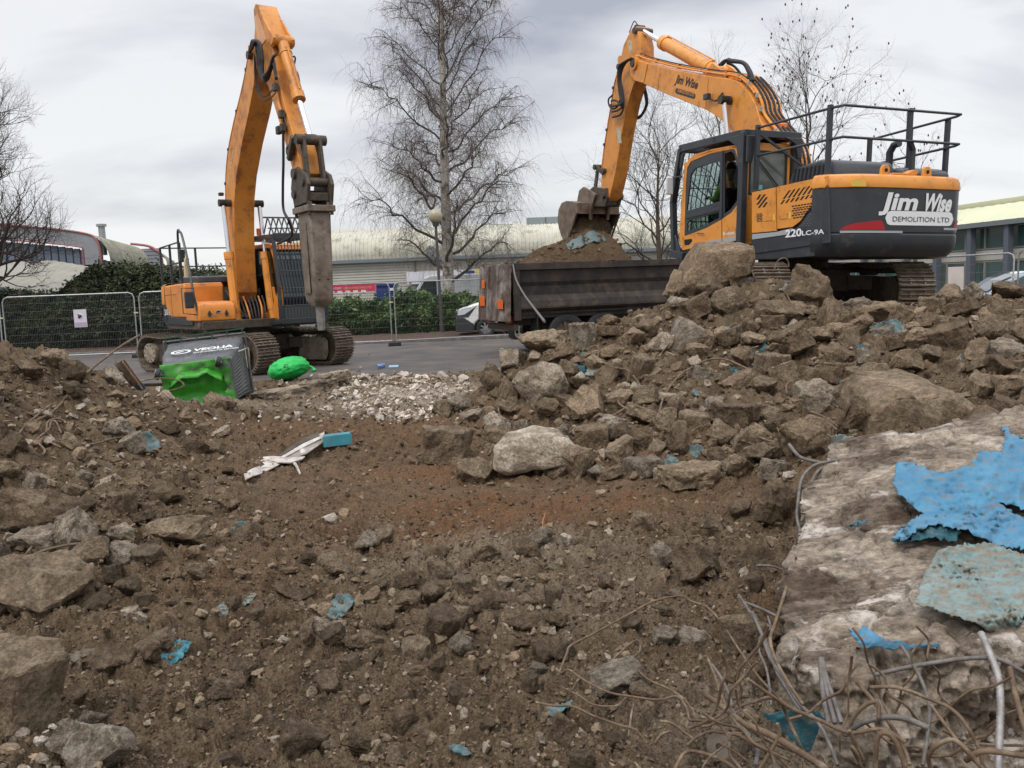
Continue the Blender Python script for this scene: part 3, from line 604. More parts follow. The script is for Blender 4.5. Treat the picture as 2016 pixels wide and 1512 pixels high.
# ------------------------------------------------------------------ bare trees
BIRCHB = mat('birch_bark', (.50, .46, .40), (.11, .085, .065), sc=2.0, rough=.85, ramp=(.5, .62), dirt=((.06, .045, .035), .22, 6))
BRANCHM = mat('dark_branch', (.075, .055, .045), (.045, .035, .03), sc=4, rough=.9)
TWIGM = mat('reddish_twig', (.085, .052, .042), rough=.9)
TWIGG = mat('grey_twig', (.10, .085, .07), rough=.9)
def bare_tree(name, label, base, H, r0, lean=(0, 0), style='birch', seed=1, twigm=None, crown_w=.33, start=.2, nlimb=22, ntw=1.0, bark=None, catk=0, lev=4):
    rd = random.Random(seed); root = empty(name, base); tag(root, label, 'tree'); tr, br, tw, ck = MB(), MB(), MB(), MB()
    tp = []
    for i in range(12):
        t = i/11; tp.append((lean[0]*t*H+.12*math.sin(t*5+seed)*t, lean[1]*t*H, t*H))
    tr.tube(tp, [r0*(1-t/11)**.85+.012 for t in range(12)], 10, 3)
    def trunk(t): return Vector((lean[0]*t*H+.12*math.sin(t*5+seed)*t, lean[1]*t*H, t*H))
    def rv(s): return Vector((rd.uniform(-s, s), rd.uniform(-s, s), rd.uniform(-s, s)))
    def droop(p, L, d, r=.006):
        P = [p]; d = d.normalized(); n = 5
        for k in range(n):
            d = (d+Vector((0, 0, -.42))+rv(.22)).normalized(); p = p+d*L/n; P.append(p)
        tw.tube(P, [r, r*.8, r*.6, r*.5, r*.4, r*.3], 3, cap=False)
        for k in (1, 2, 3):
            if rd.random() < .75:
                q = P[k]; e = (Vector((0, 0, -.6))+rv(.9)).normalized(); l = L*rd.uniform(.2, .42); tw.tube([q, q+e*l*.5, q+(e+Vector((0, 0, -.4))).normalized()*l], [r*.55, r*.4, r*.25], 3, cap=False)
    def spray(p, d, L, r, lev):
        """upright forking twigs for round-headed trees"""
        P = [p]; d = d.normalized(); n = 4
        for k in range(n): d = (d+rv(.28)+Vector((0, 0, .07))).normalized(); p = p+d*L/n; P.append(p)
        (br if r > .012 else tw).tube(P, [r, r*.88, r*.76, r*.64, r*.5], 5 if r > .03 else 3, cap=False)
        if catk and lev <= 1 and rd.random() < catk: ck.ball(P[-1]+Vector((0, 0, -.05)), .032, 6, 5, (1, 1, 1.7))
        if lev > 0:
            for k in range(2, n+1):
                m_ = 2 if k == n else 1
                for _ in range(m_):
                    if rd.random() < .8*ntw: e = (d+rv(.85)).normalized(); spray(P[k], e, L*rd.uniform(.55, .82), r*rd.uniform(.42, .6), lev-1)
    if style == 'birch':
        for i in range(nlimb):
            t = start+(1-start-.03)*(i/(nlimb-1))**.9; az = i*2.399+rd.uniform(-.4, .4); reach = crown_w*H*math.sin(min(1, (1-t)/(1-start)*1.15+.12)*PI*.5)**.75*(1 if t > start+.12 else 1.05)*rd.uniform(.75, 1.1)
            p = trunk(t); out = Vector((math.cos(az), math.sin(az), 0)); n = 9; P = [p]; rise = rd.uniform(.8, 1.25)*reach*(1.5 if t > .5 else 1.0)
            for k in range(1, n+1):
                s = k/n; q = p+out*reach*s**.85+Vector((0, 0, rise*(s**1.1)*(1-.36*s*s)))+rv(.09*reach*.5); P.append(q)
            rr = max(.016, r0*(1-t)*.34); br.tube(P, [rr*(1-.85*k/n) for k in range(n+1)], 5, 2, cap=False)
            P2 = catmull(P, 3)
            for k in range(4, len(P2)-1):
                if rd.random() < .86:
                    d = Vector(P2[k+1])-Vector(P2[k]); q = Vector(P2[k]); e = (d.normalized()*.5+out*.15+rv(1.0)+Vector((0, 0, .45))).normalized(); L = rd.uniform(.16, .42)*reach+.25; PP = [q]
                    for j in range(4): e = (e+rv(.3)+Vector((0, 0, -.06))).normalized(); q = q+e*L/4; PP.append(q)
                    br.tube(PP, [.016, .013, .011, .008, .006], 4, cap=False)
                    for j in (1, 2, 3, 4):
                        for _ in range(3):
                            if rd.random() < .8*ntw: droop(PP[j], rd.uniform(.5, 1.5)*(1.35 if t < .45 else .95), rv(1)+Vector((0, 0, .3)))
    else:
        for i in range(nlimb):
            t = start+(1-start)*(i/(nlimb-1)); az = i*2.399+rd.uniform(-.3, .3); p = trunk(t)
            d = Vector((math.cos(az)*crown_w*2.6, math.sin(az)*crown_w*2.6, rd.uniform(.35, 1.0)+t*.9)); L = H*rd.uniform(.2, .3)*(1.15-t*.5)
            spray(p, d, L, r0*(.42-.25*t), lev)
    tr.build('trunk', bark or BARK, root, smooth=True); br.build('branches', BRANCHM, root, smooth=True); tag(tw.build('twigs', twigm or TWIGM, root), kind='stuff')
    if catk: tag(ck.build('cones', mat('brown_cone', (.10, .045, .03), rough=.9) if 'brown_cone' not in MATS else MATS['brown_cone'], root), kind='stuff')
    return root
b = at(897, 575, 38)
bare_tree('birch_tree', 'tall bare weeping birch with pale peeling trunk, centre of the picture', (b[0]-.3, 38, 0), 18, .27, lean=(.012, 0), seed=4, twigm=mat('birch_twig', (.17, .14, .125), rough=.9), crown_w=.182, start=.11, nlimb=50, ntw=1.1, bark=BIRCHB)
b = at(-70, 600, 31)
bare_tree('bare_tree', 'dark bare spreading tree cut off by the left edge', (b[0], 31, 0), 7.5, .34, style='round', seed=11, crown_w=.52, start=.2, nlimb=20, ntw=1.15, lev=5, twigm=BRANCHM)
b = at(1300, 560, 42)
bare_tree('bare_tree', 'pale twiggy bare tree behind the digger bucket, left of the cab', (b[0], 42, 0), 8.2, .16, style='round', seed=21, crown_w=.36, start=.12, nlimb=20, ntw=1.2, twigm=TWIGG)
b = at(1425, 560, 46)
bare_tree('bare_tree', 'bare tree showing over the cab guard and under the boom', (b[0], 46, 0), 9.8, .16, style='round', seed=25, crown_w=.34, start=.2, nlimb=18, ntw=1.15, twigm=TWIGG)
b = at(1592, 540, 34)
bare_tree('alder_tree', 'bare alder with brown cones rising behind the boom base of the loading digger', (b[0], 34, 0), 8.7, .13, style='round', seed=31, crown_w=.22, start=.4, nlimb=13, ntw=1.15, twigm=TWIGM, catk=.05)
b = at(1800, 540, 34)
bare_tree('alder_tree', 'small bare alder with cones behind the counterweight handrails', (b[0], 34, 0), 6.3, .09, style='round', seed=37, crown_w=.3, start=.35, nlimb=8, twigm=TWIGM, catk=.06)
# ------------------------------------------------------------------ lamp post
lb = at(866, 560, 33)
lp = empty('lamp_post', (lb[0]-.0, 33, 0)); tag(lp, 'dark lamp post with round frosted globe in front of the birch', 'lamp post')
zt = at(858, 443, 33)[2]; dxx = at(858, 443, 33)[0]-lb[0]
q = MB(); q.tube([(0, 0, 0), (dxx*.4, 0, 1.2), (dxx, 0, zt)], [.075, .06, .05], 12); q.cyl((0, 0, 0), (0, 0, .5), .09, 12); q.build('pole', mat('lamp_pole_paint', (.06, .055, .05), rough=.5), lp, smooth=True)
q = MB(); q.cyl((dxx, 0, zt-.05), (dxx, 0, zt+.12), .11, 14, .14); q.build('collar', MATS['lamp_pole_paint'], lp, smooth=True)
q = MB(); q.ball((dxx, 0, zt+.34), .265, 24, 16); q.build('lamp_globe', mat('frosted_globe', (.42, .38, .26), (.34, .31, .21), sc=6, rough=.35), lp, smooth=True)
# ================================================================== FENCES
WIRE = mat('fence_wire', (.16, .16, .16), rough=.5, metal=.5)
def fence_panel(p, q, h, label, feet=(1, 1), sag=0, sign=None, z=0, cat='fence'):
    p, q = Vector((p[0], p[1], z)), Vector((q[0], q[1], z)); d = q-p; L = d.length; r = empty('fence_panel', p, math.atan2(d.y, d.x)); tag(r, label, cat, 'mesh fence panels round the site')
    lean = random.Random(int(p.x*10)).uniform(-.03, .05)
    Y = lambda z: lean*z
    f = MB(); R = .16
    f.tube([(0, Y(.12), .12), (0, Y(h-R), h-R), (R*.3, Y(h-R*.3), h-R*.3), (R, Y(h), h), (L-R, Y(h), h), (L-R*.3, Y(h), h-R*.3), (L, Y(h-R), h-R), (L, Y(.12), .12)], .021, 8)
    f.cyl((0, Y(.16), .16), (L, Y(.16), .16), .02, 8); f.build('frame', GALV, r, smooth=True)
    w_ = MB(); n = int(L/.05)
    for i in range(1, n): w_.tube([(i*L/n, .0, .16), (i*L/n, Y(h), h)], .0025, 3, cap=False)
    for z_ in np.arange(.36, h, .24): w_.tube([(0, Y(z_), z_), (L, Y(z_), z_)], .0035, 3, cap=False)
    tag(w_.build('wire_mesh', WIRE, r), kind='stuff')
    for i, k in enumerate((0, L)):
        if feet[i]: b = MB(); b.box((k, 0, .06), (.22, .62, .12)); b.build('foot_block', RUBBER, r, bevel=.02)
    c = MB(); c.box((L+.03, Y(1.4), 1.4), (.12, .05, .04)); c.build('clamp', mat('clamp_cream', (.6, .52, .36), rough=.5) if 'clamp_cream' not in MATS else MATS['clamp_cream'], r)
    if sign:
        s = MB(); s.lohi((sign-.19, -.03, 1.02), (sign+.19, -.02, 1.57)); so_ = s.build('notice_board', mat('notice_white', (.60, .56, .62), rough=.5), r)
        k = MB(); k.lohi((sign-.17, -.034, 1.04), (sign+.17, -.031, 1.17)); k.build('printed_band', mat('notice_lilac', (.42, .33, .45), rough=.5), so_)
        k = MB(); k.ball((sign+.0, -.036, 1.37), .085, 16, 8, (1, .06, 1)); k.build('hand_symbol_disc', mat('notice_pale', (.70, .68, .72), rough=.5), so_)
        k = MB()
        for a in range(3): k.beam((sign-.045+a*.035, -.045, 1.30+.02*a), (sign-.055+a*.035, -.045, 1.43-.01*a), .022, .01, up=(0, 1, 0))
        k.beam((sign-.05, -.045, 1.31), (sign+.05, -.045, 1.37), .05, .01, up=(0, 1, 0)); k.build('hand_symbol', DECALK, so_)
    return r
def fpt(px, Y): q = at(px, 600, Y); return (q[0], Y)
def fd(px): return np.interp(px, [-300, 0, 775, 945, 1100], [26.2, 26.6, 27.7, 28.5, 28.8])
fl_ = [(-260, -4, 'fence panel mostly beyond the left edge of the picture'), (4, 264, 'fence panel at far left with a small white notice'), (273, 436, 'fence panel behind the rear of the breaker machine'),
       (444, 600, 'fence panel hidden mostly behind the breaker machine cab'), (608, 768, 'fence panel in front of the laurel hedge, left of the paired posts'), (777, 1012, 'fence panel in front of the hedge and white van, right of the paired posts'), (1020, 1240, 'fence panel behind the tipper lorry body')]
for a, c, lb_ in fl_:
    fence_panel(fpt(a, fd(a)), fpt(c, fd(c)), 2.03, lb_, sign=2.28 if a == 4 else None)
fence_panel(fpt(1768, 26.5), fpt(1990, 23.0), 2.05, 'fence panel with sloping top rail between the digger tracks and the silver car', z=.05)
fence_panel(fpt(2002, 22.8), fpt(2200, 19.6), 2.05, 'fence panel cut off by the right edge in front of the silver car', z=.1)
# ================================================================== VEHICLES IN THE CAR PARK
def wheel(parent, x, y, R, side, rimm):
    """wheel axis along y; side=-1 outer face towards -y"""
    t = MB(); prof = [(.62*R, .10), (.9*R, .115), (R, .08), (R, -.08), (.9*R, -.115), (.62*R, -.10)]
    t.grid(lambda i, j: (x+prof[j][0]*math.cos(2*PI*i/32), y+prof[j][1], R+prof[j][0]*math.sin(2*PI*i/32)), 32, 6, True)
    w_ = t.build('tyre', RUBBER, parent, smooth=True)
    r = MB(); ys = y+side*.085; r.cyl((x, y-side*.06, R), (x, ys-side*.03, R), .64*R, 28); 
    for k in range(7):
        a = 2*PI*k/7; r.beam((x+.12*R*math.cos(a), ys, R+.12*R*math.sin(a)), (x+.6*R*math.cos(a), ys, R+.6*R*math.sin(a)), .05, .03, up=(0, 1, 0))
    r.cyl((x, ys-side*.02, R), (x, ys+side*.03, R), .15*R, 12); r.build('rim', rimm, w_, smooth=True)
    return w_
RIMM = mat('silver_wheel_trim', (.42, .42, .43), rough=.35, metal=.6)
BUMP = mat('dark_bumper_plastic', (.028, .03, .035), rough=.6)
LAMP = mat('headlamp_glass', (.62, .64, .66), rough=.08, coat=.5, spec=.8)
def make_van(loc, rz, label, paint, H=1.95, L=5.0, front=True, screen=None):
    r = empty('parked_van', loc, rz); tag(r, label, 'van')
    # front is -x, near side is -y
    out = [(0.02, .30), (0.0, .62), (.05, .86), (.16, 1.0), (.55, 1.16), (.98, 1.27), (1.72, H-.12), (2.1, H), (L-.15, H), (L, H-.25), (L, .35), (L-.1, .28), (4.45, .28), (4.35, .55), (4.1, .70), (3.8, .70), (3.55, .55), (3.45, .28), (1.42, .28), (1.36, .52), (1.16, .70), (.86, .70), (.64, .52), (.56, .28)]
    b = MB(); b.prism(out, -.95, .95); b.build('body', paint, r, bevel=.075, seg=3)
    a = MB(); a.prism([(.66, .3), (.72, .5), (.88, .64), (1.14, .64), (1.3, .5), (1.36, .3)], -.9, .9); a.prism([(3.52, .3), (3.6, .52), (3.8, .64), (4.1, .64), (4.3, .5), (4.4, .3)], -.9, .9); a.build('wheel_arch', HOLE, r)
    for x in (1.01, 3.95):
        for s in (-1, 1): wheel(r, x, s*.84, .325, s, RIMM)
    g = MB(); g.add([(1.02, -.80, 1.31), (1.02, .80, 1.31), (1.72, .72, H-.13), (1.72, -.72, H-.13)], [(0, 1, 2, 3)])
    g.v = [(x-.03, y, z+.012) for x, y, z in g.v]; g.build('windscreen', screen or GLASSD, r)
    s = MB(); s.prism([(1.22, 1.30), (1.78, H-.25), (2.35, H-.25), (2.35, 1.22), (1.3, 1.22)], -.956, -.946); s.build('side_window', GLASSD, r)
    s = MB(); s.prism([(1.22, 1.30), (1.78, H-.25), (2.35, H-.25), (2.35, 1.22), (1.3, 1.22)], .946, .956); s.build('side_window', GLASSD, r)
    bp = MB(); bp.prism([(-.05, .22), (-.07, .50), (-.03, .74), (.25, .74), (.42, .62), (.60, .50), (.60, .22)], -.965, .965); bp.build('bumper', BUMP, r, bevel=.05)
    gr = MB(); gr.lohi((-.045, -.52, .76), (.1, .52, .90)); gl_ = gr.build('grille', BUMP, r, bevel=.02)
    for k in range(3): q = MB(); q.lohi((-.052, -.5, .775+k*.04), (-.04, .5, .787+k*.04)); q.build('grille_bar', GALV, gl_)
    q = MB(); q.ball((-.01, 0, .95), .07, 12, 8, (.3, 1.2, .8)); q.build('badge', CHROME, r)
    for s in (-1, 1):
        h = MB(); h.prism([(.03, .80), (.06, .99), (.22, 1.06), (.62, 1.12), (.5, .98), (.28, .84)], s*.965-.012*s, s*.70); h.build('headlight', LAMP, r, bevel=.02)
        h = MB(); h.prism([(.0, .74), (.03, .80), (.28, .84), (.5, .98), (.72, 1.13), (.55, .9), (.4, .72)], s*.962, s*.72); h.build('headlight_surround', BUMP, r, bevel=.01)
        m_ = MB(); m_.box((1.35, s*1.06, 1.28), (.12, .14, .24)); m_.build('door_mirror', BUMP, r, bevel=.03)
    d = MB(); d.lohi((2.42, -.957, .4), (2.43, -.95, H-.2)); d.lohi((1.42, -.957, .4), (1.43, -.95, 1.2)); d.lohi((1.0, -.957, 1.19), (L-.2, -.951, 1.2)); d.build('panel_gaps', HOLE, r)
    q = MB(); q.lohi((1.5, -.96, .33), (3.4, -.94, .44)); q.build('sill_strip', BUMP, r)
    return r
v = at(893, 640, 31.3)
make_van((v[0]+.15, 31.4, 0), math.radians(2), 'white van with black bumper parked behind the fence by the tipper tailgate', WHITE)
v = at(764, 600, 41); VANB = mat('van_off_white', (.62, .63, .64), rough=.45)
make_van((v[0], 42, 0), 0, 'white van with greenish windscreen parked behind the laurel hedge', VANB, H=2.45, L=5.6, screen=mat('green_screen_glass', (.12, .22, .19), rough=.1, spec=.7))
def make_car(loc, rz, label, paint):
    r = empty('parked_car', loc, rz); tag(r, label, 'car')
    low = [(0.05, .25), (0, .55), (.15, .72), (.9, .88), (1.25, .93), (4.05, .98), (4.25, .90), (4.3, .5), (4.2, .25), (3.85, .25), (3.75, .5), (3.5, .62), (3.25, .5), (3.15, .25), (1.1, .25), (1.0, .5), (.75, .62), (.5, .5), (.4, .25)]
    b = MB(); b.prism(low, -.86, .86); b.build('body', paint, r, bevel=.09, seg=3)
    top = [(1.05, .90), (1.5, 1.22), (1.95, 1.42), (2.5, 1.47), (3.1, 1.44), (3.65, 1.25), (4.05, .95)]
    c = MB(); n = len(top); V = [(x, s*(.80-(z-.9)*.36), z) for s in (-1, 1) for x, z in top]
    c.add(V, [tuple(range(n)), tuple(range(2*n-1, n-1, -1))]+[(i, i+n, i+n+1, i+1) for i in range(n-1)]); c.build('roof', paint, r, bevel=.05, seg=2)
    def sg(pts, nm='side_window'):
        for s in (-1, 1):
            q = MB(); q.add([(x, s*(.812-(z-.9)*.36), z) for x, z in pts], [tuple(range(len(pts)))]); q.build(nm, GLASSD, r)
    sg([(1.42, .98), (1.72, 1.22), (2.02, 1.36), (2.42, 1.39), (2.42, .98)]); sg([(2.5, .98), (2.5, 1.39), (3.05, 1.36), (3.5, 1.2), (3.75, .99)])
    w_ = MB(); w_.add([(1.12, -.72, .965), (1.12, .72, .965), (1.52, .60, 1.255), (1.93, .55, 1.425), (1.93, -.55, 1.425), (1.52, -.60, 1.255)], [(0, 1, 2, 5), (5, 2, 3, 4)]); w_.v = [(x-.02, y, z+.018) for x, y, z in w_.v]; w_.build('windscreen', mat('car_screen', (.10, .115, .125), rough=.06, spec=.8) if 'car_screen' not in MATS else MATS['car_screen'], r)
    for x in (.75, 3.5):
        for s in (-1, 1): wheel(r, x, s*.78, .31, s, RIMM)
    for s in (-1, 1):
        q = MB(); q.ball((.12, s*.62, .66), .13, 12, 8, (.8, 1.1, .6)); q.build('headlight', LAMP, r, smooth=True)
        q = MB(); q.box((1.45, s*.93, 1.0), (.12, .16, .12)); q.build('door_mirror', paint, r, bevel=.03)
        q = MB(); q.box((2.25, s*.868, .82), (.16, .02, .03)); q.build('door_handle', GALV, r)
    q = MB(); q.tube([(1.5, .05, 1.2), (1.2, .4, .99)], .01, 4); q.build('wiper', BUMP, r)
    return r
SILB = mat('silver_blue_paint', (.34, .43, .50), (.31, .40, .47), sc=1, rough=.3, coat=.6, metal=.2)
c_ = at(1898, 560, 25)
make_car((c_[0]-.75, 25.0, .1), math.radians(-14), 'silver blue car behind the wire fence at the right edge', SILB)
c_ = at(1893, 545, 33)
make_car((c_[0]-.4, 33, .1), math.radians(-10), 'white car roof showing behind the silver blue car', WHITE)
c_ = at(1960, 520, 30)
make_van((c_[0], 29.0, .05), math.radians(-14), 'white van with rounded roof at the right edge beyond the silver car', WHITE, H=2.55, L=5.2)
q = MB(); a_ = at(1868, 526, 21); b_ = at(1897, 566, 21); q.lohi((a_[0], 21, 0.0), (b_[0], 21.05, a_[2])); tag(q.build('board', mat('off_white_board', (.62, .56, .53), (.52, .46, .42), sc=2, rough=.8), bevel=.004), 'upright off-white board behind the right track of the loading digger', 'board')
hb = at(1895, 530, 37); 
# ================================================================== EXCAVATORS
def shoe_mesh():
    m = MB(); m.box((0, 0, 0), (.185, .60, .028))
    for x, h in ((-.075, .05), (0, .045), (.075, .05)): m.box((x, 0, -.014-h/2), (.018, .60, h))
    for y in (-.12, .12):
        for x in (-.035, .035): m.cyl((x, y, -.012), (x, y, -.045), .016, 6)
    return m.mesh('track_shoe', TRACKM)
SHOE = shoe_mesh(); LINKM = None
def track(root, yo, rot, x0=-1.8, x1=1.8, R=.40, mud=None):
    """rot: yaw of the undercarriage relative to the upper; shoes run round a stadium loop"""
    M_ = Matrix.Rotation(rot, 4, 'Z') @ Matrix.Translation((0, yo, 0)); zc = .47
    f = MB(); f.prism([(x0+.25, zc-.22), (x1-.35, zc-.2), (x1-.1, zc-.1), (x1-.1, zc+.1), (x1-.4, zc+.2), (x0+.3, zc+.22)], -.17, .17)
    f.lohi((x0-.12, -.12, zc-.15), (x0+.3, .12, zc+.15))
    o = f.build('track_frame', DARKST, root, bevel=.02); o.matrix_local = M_
    def ch(mb, nm, m, **k): q = mb.build(nm, m, o, **k); return q
    for s in (-1, 1):
        g = MB(); g.prism([(x1-1.0, .13), (x1-.05, .13), (x1+.05, .3), (x1+.05, .6), (x1-.05, .68), (x1-.9, .68)], s*.2, s*.235); ch(g, 'idler_guard', mud or STEEL, bevel=.02)
    sp = MB(); n = 22; ring = []
    for i in range(n*2): a = PI*i/n; rr = .36 if i % 2 else .30; ring.append((x0+rr*math.cos(a), zc+rr*math.sin(a)))
    sp.prism(ring, -.035, .035); ch(sp, 'sprocket', STEEL)
    sp = MB(); sp.cyl((x0, -.24, zc), (x0, .24, zc), .235, 26); ch(sp, 'final_drive', mud or STEEL, smooth=True)
    sp = MB()
    for i in range(10): a = 2*PI*i/10; sp.cyl((x0+.19*math.cos(a), -.255, zc+.19*math.sin(a)), (x0+.19*math.cos(a), .255, zc+.19*math.sin(a)), .018, 6)
    ch(sp, 'drive_bolts', DARKST)
    sp = MB(); sp.cyl((x1, -.12, zc), (x1, .12, zc), .33, 26); ch(sp, 'idler', STEEL, smooth=True)
    for k in range(7):
        x = x0+.5+k*(x1-x0-1.0)/6; sp = MB(); sp.cyl((x, -.19, .20), (x, .19, .20), .105, 14); ch(sp, 'roller', DARKST, smooth=True)
    for x in (-.55, .6): sp = MB(); sp.cyl((x, -.15, zc+.30), (x, .15, zc+.30), .07, 12); ch(sp, 'carrier_roller', DARKST, smooth=True)
    # loop of shoes
    straight = x1-x0; per = 2*straight+2*PI*R; n = round(per/.195); link = MB(); pts = []
    for k in range(n):
        s = k*per/n
        if s < straight: x, z, a = x0+s, zc-R, 0
        elif s < straight+PI*R: t = (s-straight)/R; x, z, a = x1+R*math.sin(t), zc-R*math.cos(t), t
        elif s < 2*straight+PI*R:
            u = s-straight-PI*R; x, z, a = x1-u, zc+R, PI; z -= .035*math.sin(PI*u/straight*3)**2
        else: t = (s-2*straight-PI*R)/R; x, z, a = x0-R*math.sin(t), zc+R*math.cos(t), PI+t
        pts.append((x, z, a)); q = bpy.data.objects.new('track_shoe', SHOE); COL.objects.link(q); q.parent = o
        q.matrix_local = Matrix.Translation((x, 0, z)) @ Matrix.Rotation(-a, 4, 'Y')
        nx, nz = -math.sin(a), math.cos(a)
        for yy in (-.09, .09): link.box((x+nx*.055, yy, z+nz*.055), (.17, .035, .085), Matrix.Rotation(-a, 3, 'Y'))
    ch(link, 'chain_links', DARKST)
    return o
def undercarriage(root, rot, gauge=1.19, mud=None):
    for s in (-1, 1): track(root, s*gauge, rot, mud=mud)
    c = MB(); c.prism([(-.8, -.7), (.8, -.7), (1.1, -1.1), (.8, -1.1), (.3, -.85), (-.3, -.85), (-.8, -1.1), (-1.1, -1.1)], .45, .7, ax='z'); c.lohi((-.75, -.75, .42), (.75, .75, .80))
    c.prism([(.8, .7), (-.8, .7), (-1.1, 1.1), (-.8, 1.1), (-.3, .85), (.3, .85), (.8, 1.1), (1.1, 1.1)], .45, .7, ax='z')
    c.cyl((0, 0, .78), (0, 0, 1.04), .62, 40); o = c.build('undercarriage_frame', DARKST, root, bevel=.01); o.matrix_local = Matrix.Rotation(rot, 4, 'Z')
def arm_prism(mb, poly, w): mb.prism(poly, -w/2, w/2)
def ram(root, a, b, f, rb, rr, y=0, body=ORANGE, nm='hydraulic_cylinder', ends=True):
    """hydraulic ram in the plane y from a (barrel eye) to b (rod eye), f = fraction that is barrel"""
    a, b = Vector((a[0], y, a[1])), Vector((b[0], y, b[1])); m_ = a+(b-a)*f; d = (b-a).normalized()
    q = MB(); q.cyl(a+d*.08, m_, rb, 20); q.cyl(m_-d*.14, m_+d*.03, rb*1.14, 20); q.cyl(a+d*.3, a+d*.34, rb*1.12, 20)
    q.cyl(a-Vector((0, rb*1.1, 0)), a+Vector((0, rb*1.1, 0)), rb*1.05, 16); o = q.build(nm, body, root, smooth=True)
    q = MB(); q.cyl(m_, b, rr, 16); q.build('rod', CHROME, o, smooth=True)
    q = MB(); q.cyl(b-Vector((0, rr*1.9, 0)), b+Vector((0, rr*1.9, 0)), rr*1.7, 16); q.build('rod_eye', DARKST, o, smooth=True)
    q = MB(); up = Vector((d.z, 0, -d.x))*rb*1.25
    if up.z < 0: up = -up
    q.tube([a+d*.25+up, a+(m_-a)*.5+up, m_-d*.12+up], .018, 6); q.build('oil_pipe', body, o, smooth=True)
    return o
def hose(root, pts, r=.022, m=None, nm='hose', n=8, sm=8):
    q = MB(); q.tube(pts, r, n, sm); return q.build(nm, m or RUBBER, root, smooth=True)
def pins(root, lst, m=DARKST):
    for (x, z, w_, r_) in lst: q = MB(); q.cyl((x, -w_, z), (x, w_, z), r_, 16); q.build('pin', m, root, smooth=True)
def ctw(root, y0, y1, xs, z0, zs, z1, bx, black, orange, top):
    """counterweight: plan curve lofted through inset profile, black below zs, orange above"""
    pc = catmull([(xs, y1, 0), (xs-.22, y1-.01, 0), (bx+.28, y1-.12, 0), (bx+.08, y1-.42, 0), (bx, y1-.85, 0), (bx-.015, (y0+y1)/2, 0), (bx, y0+.50, 0), (bx+.03, y0+.24, 0), (bx+.18, y0+.05, 0), (xs-.22, y0+.01, 0), (xs, y0, 0)], 6)
    cx, cy = xs, (y0+y1)/2
    def off(p, o):
        v_ = Vector((p[0]-cx-.6, p[1]-cy, 0)).normalized(); return (p[0]-v_.x*o, p[1]-v_.y*o)
    def skin(prof, nm, m, capt):
        b = MB(); n = len(pc)
        b.grid(lambda i, j: (*off(pc[i], prof[j][0]), prof[j][1]), n, len(prof))
        if capt:
            for j in capt: b.add([(*off(pc[i], prof[j][0]), prof[j][1]) for i in range(n)], [tuple(range(n))])
        return b.build(nm, m, root, smooth=True, ang=30)
    skin([(.30, z0-.10), (.12, z0-.06), (.03, z0+.04), (0, z0+.16), (0, z0+.27), (.012, z0+.285), (.012, z0+.30), (0, z0+.315), (0, zs)], 'counterweight', black, [0])
    o = skin([(-.0, zs+.004), (-.015, zs+.01), (-.018, zs+.05), (-.01, z1-.09), (.02, z1-.03), (.07, z1), (.3, z1+.005)], 'counterweight_band', orange, [6])
    def surf(y):
        best = None
        ys = [p[1] for p in pc]; xs_ = [p[0] for p in pc]; return float(np.interp(y, ys[::-1], xs_[::-1]))
    return surf
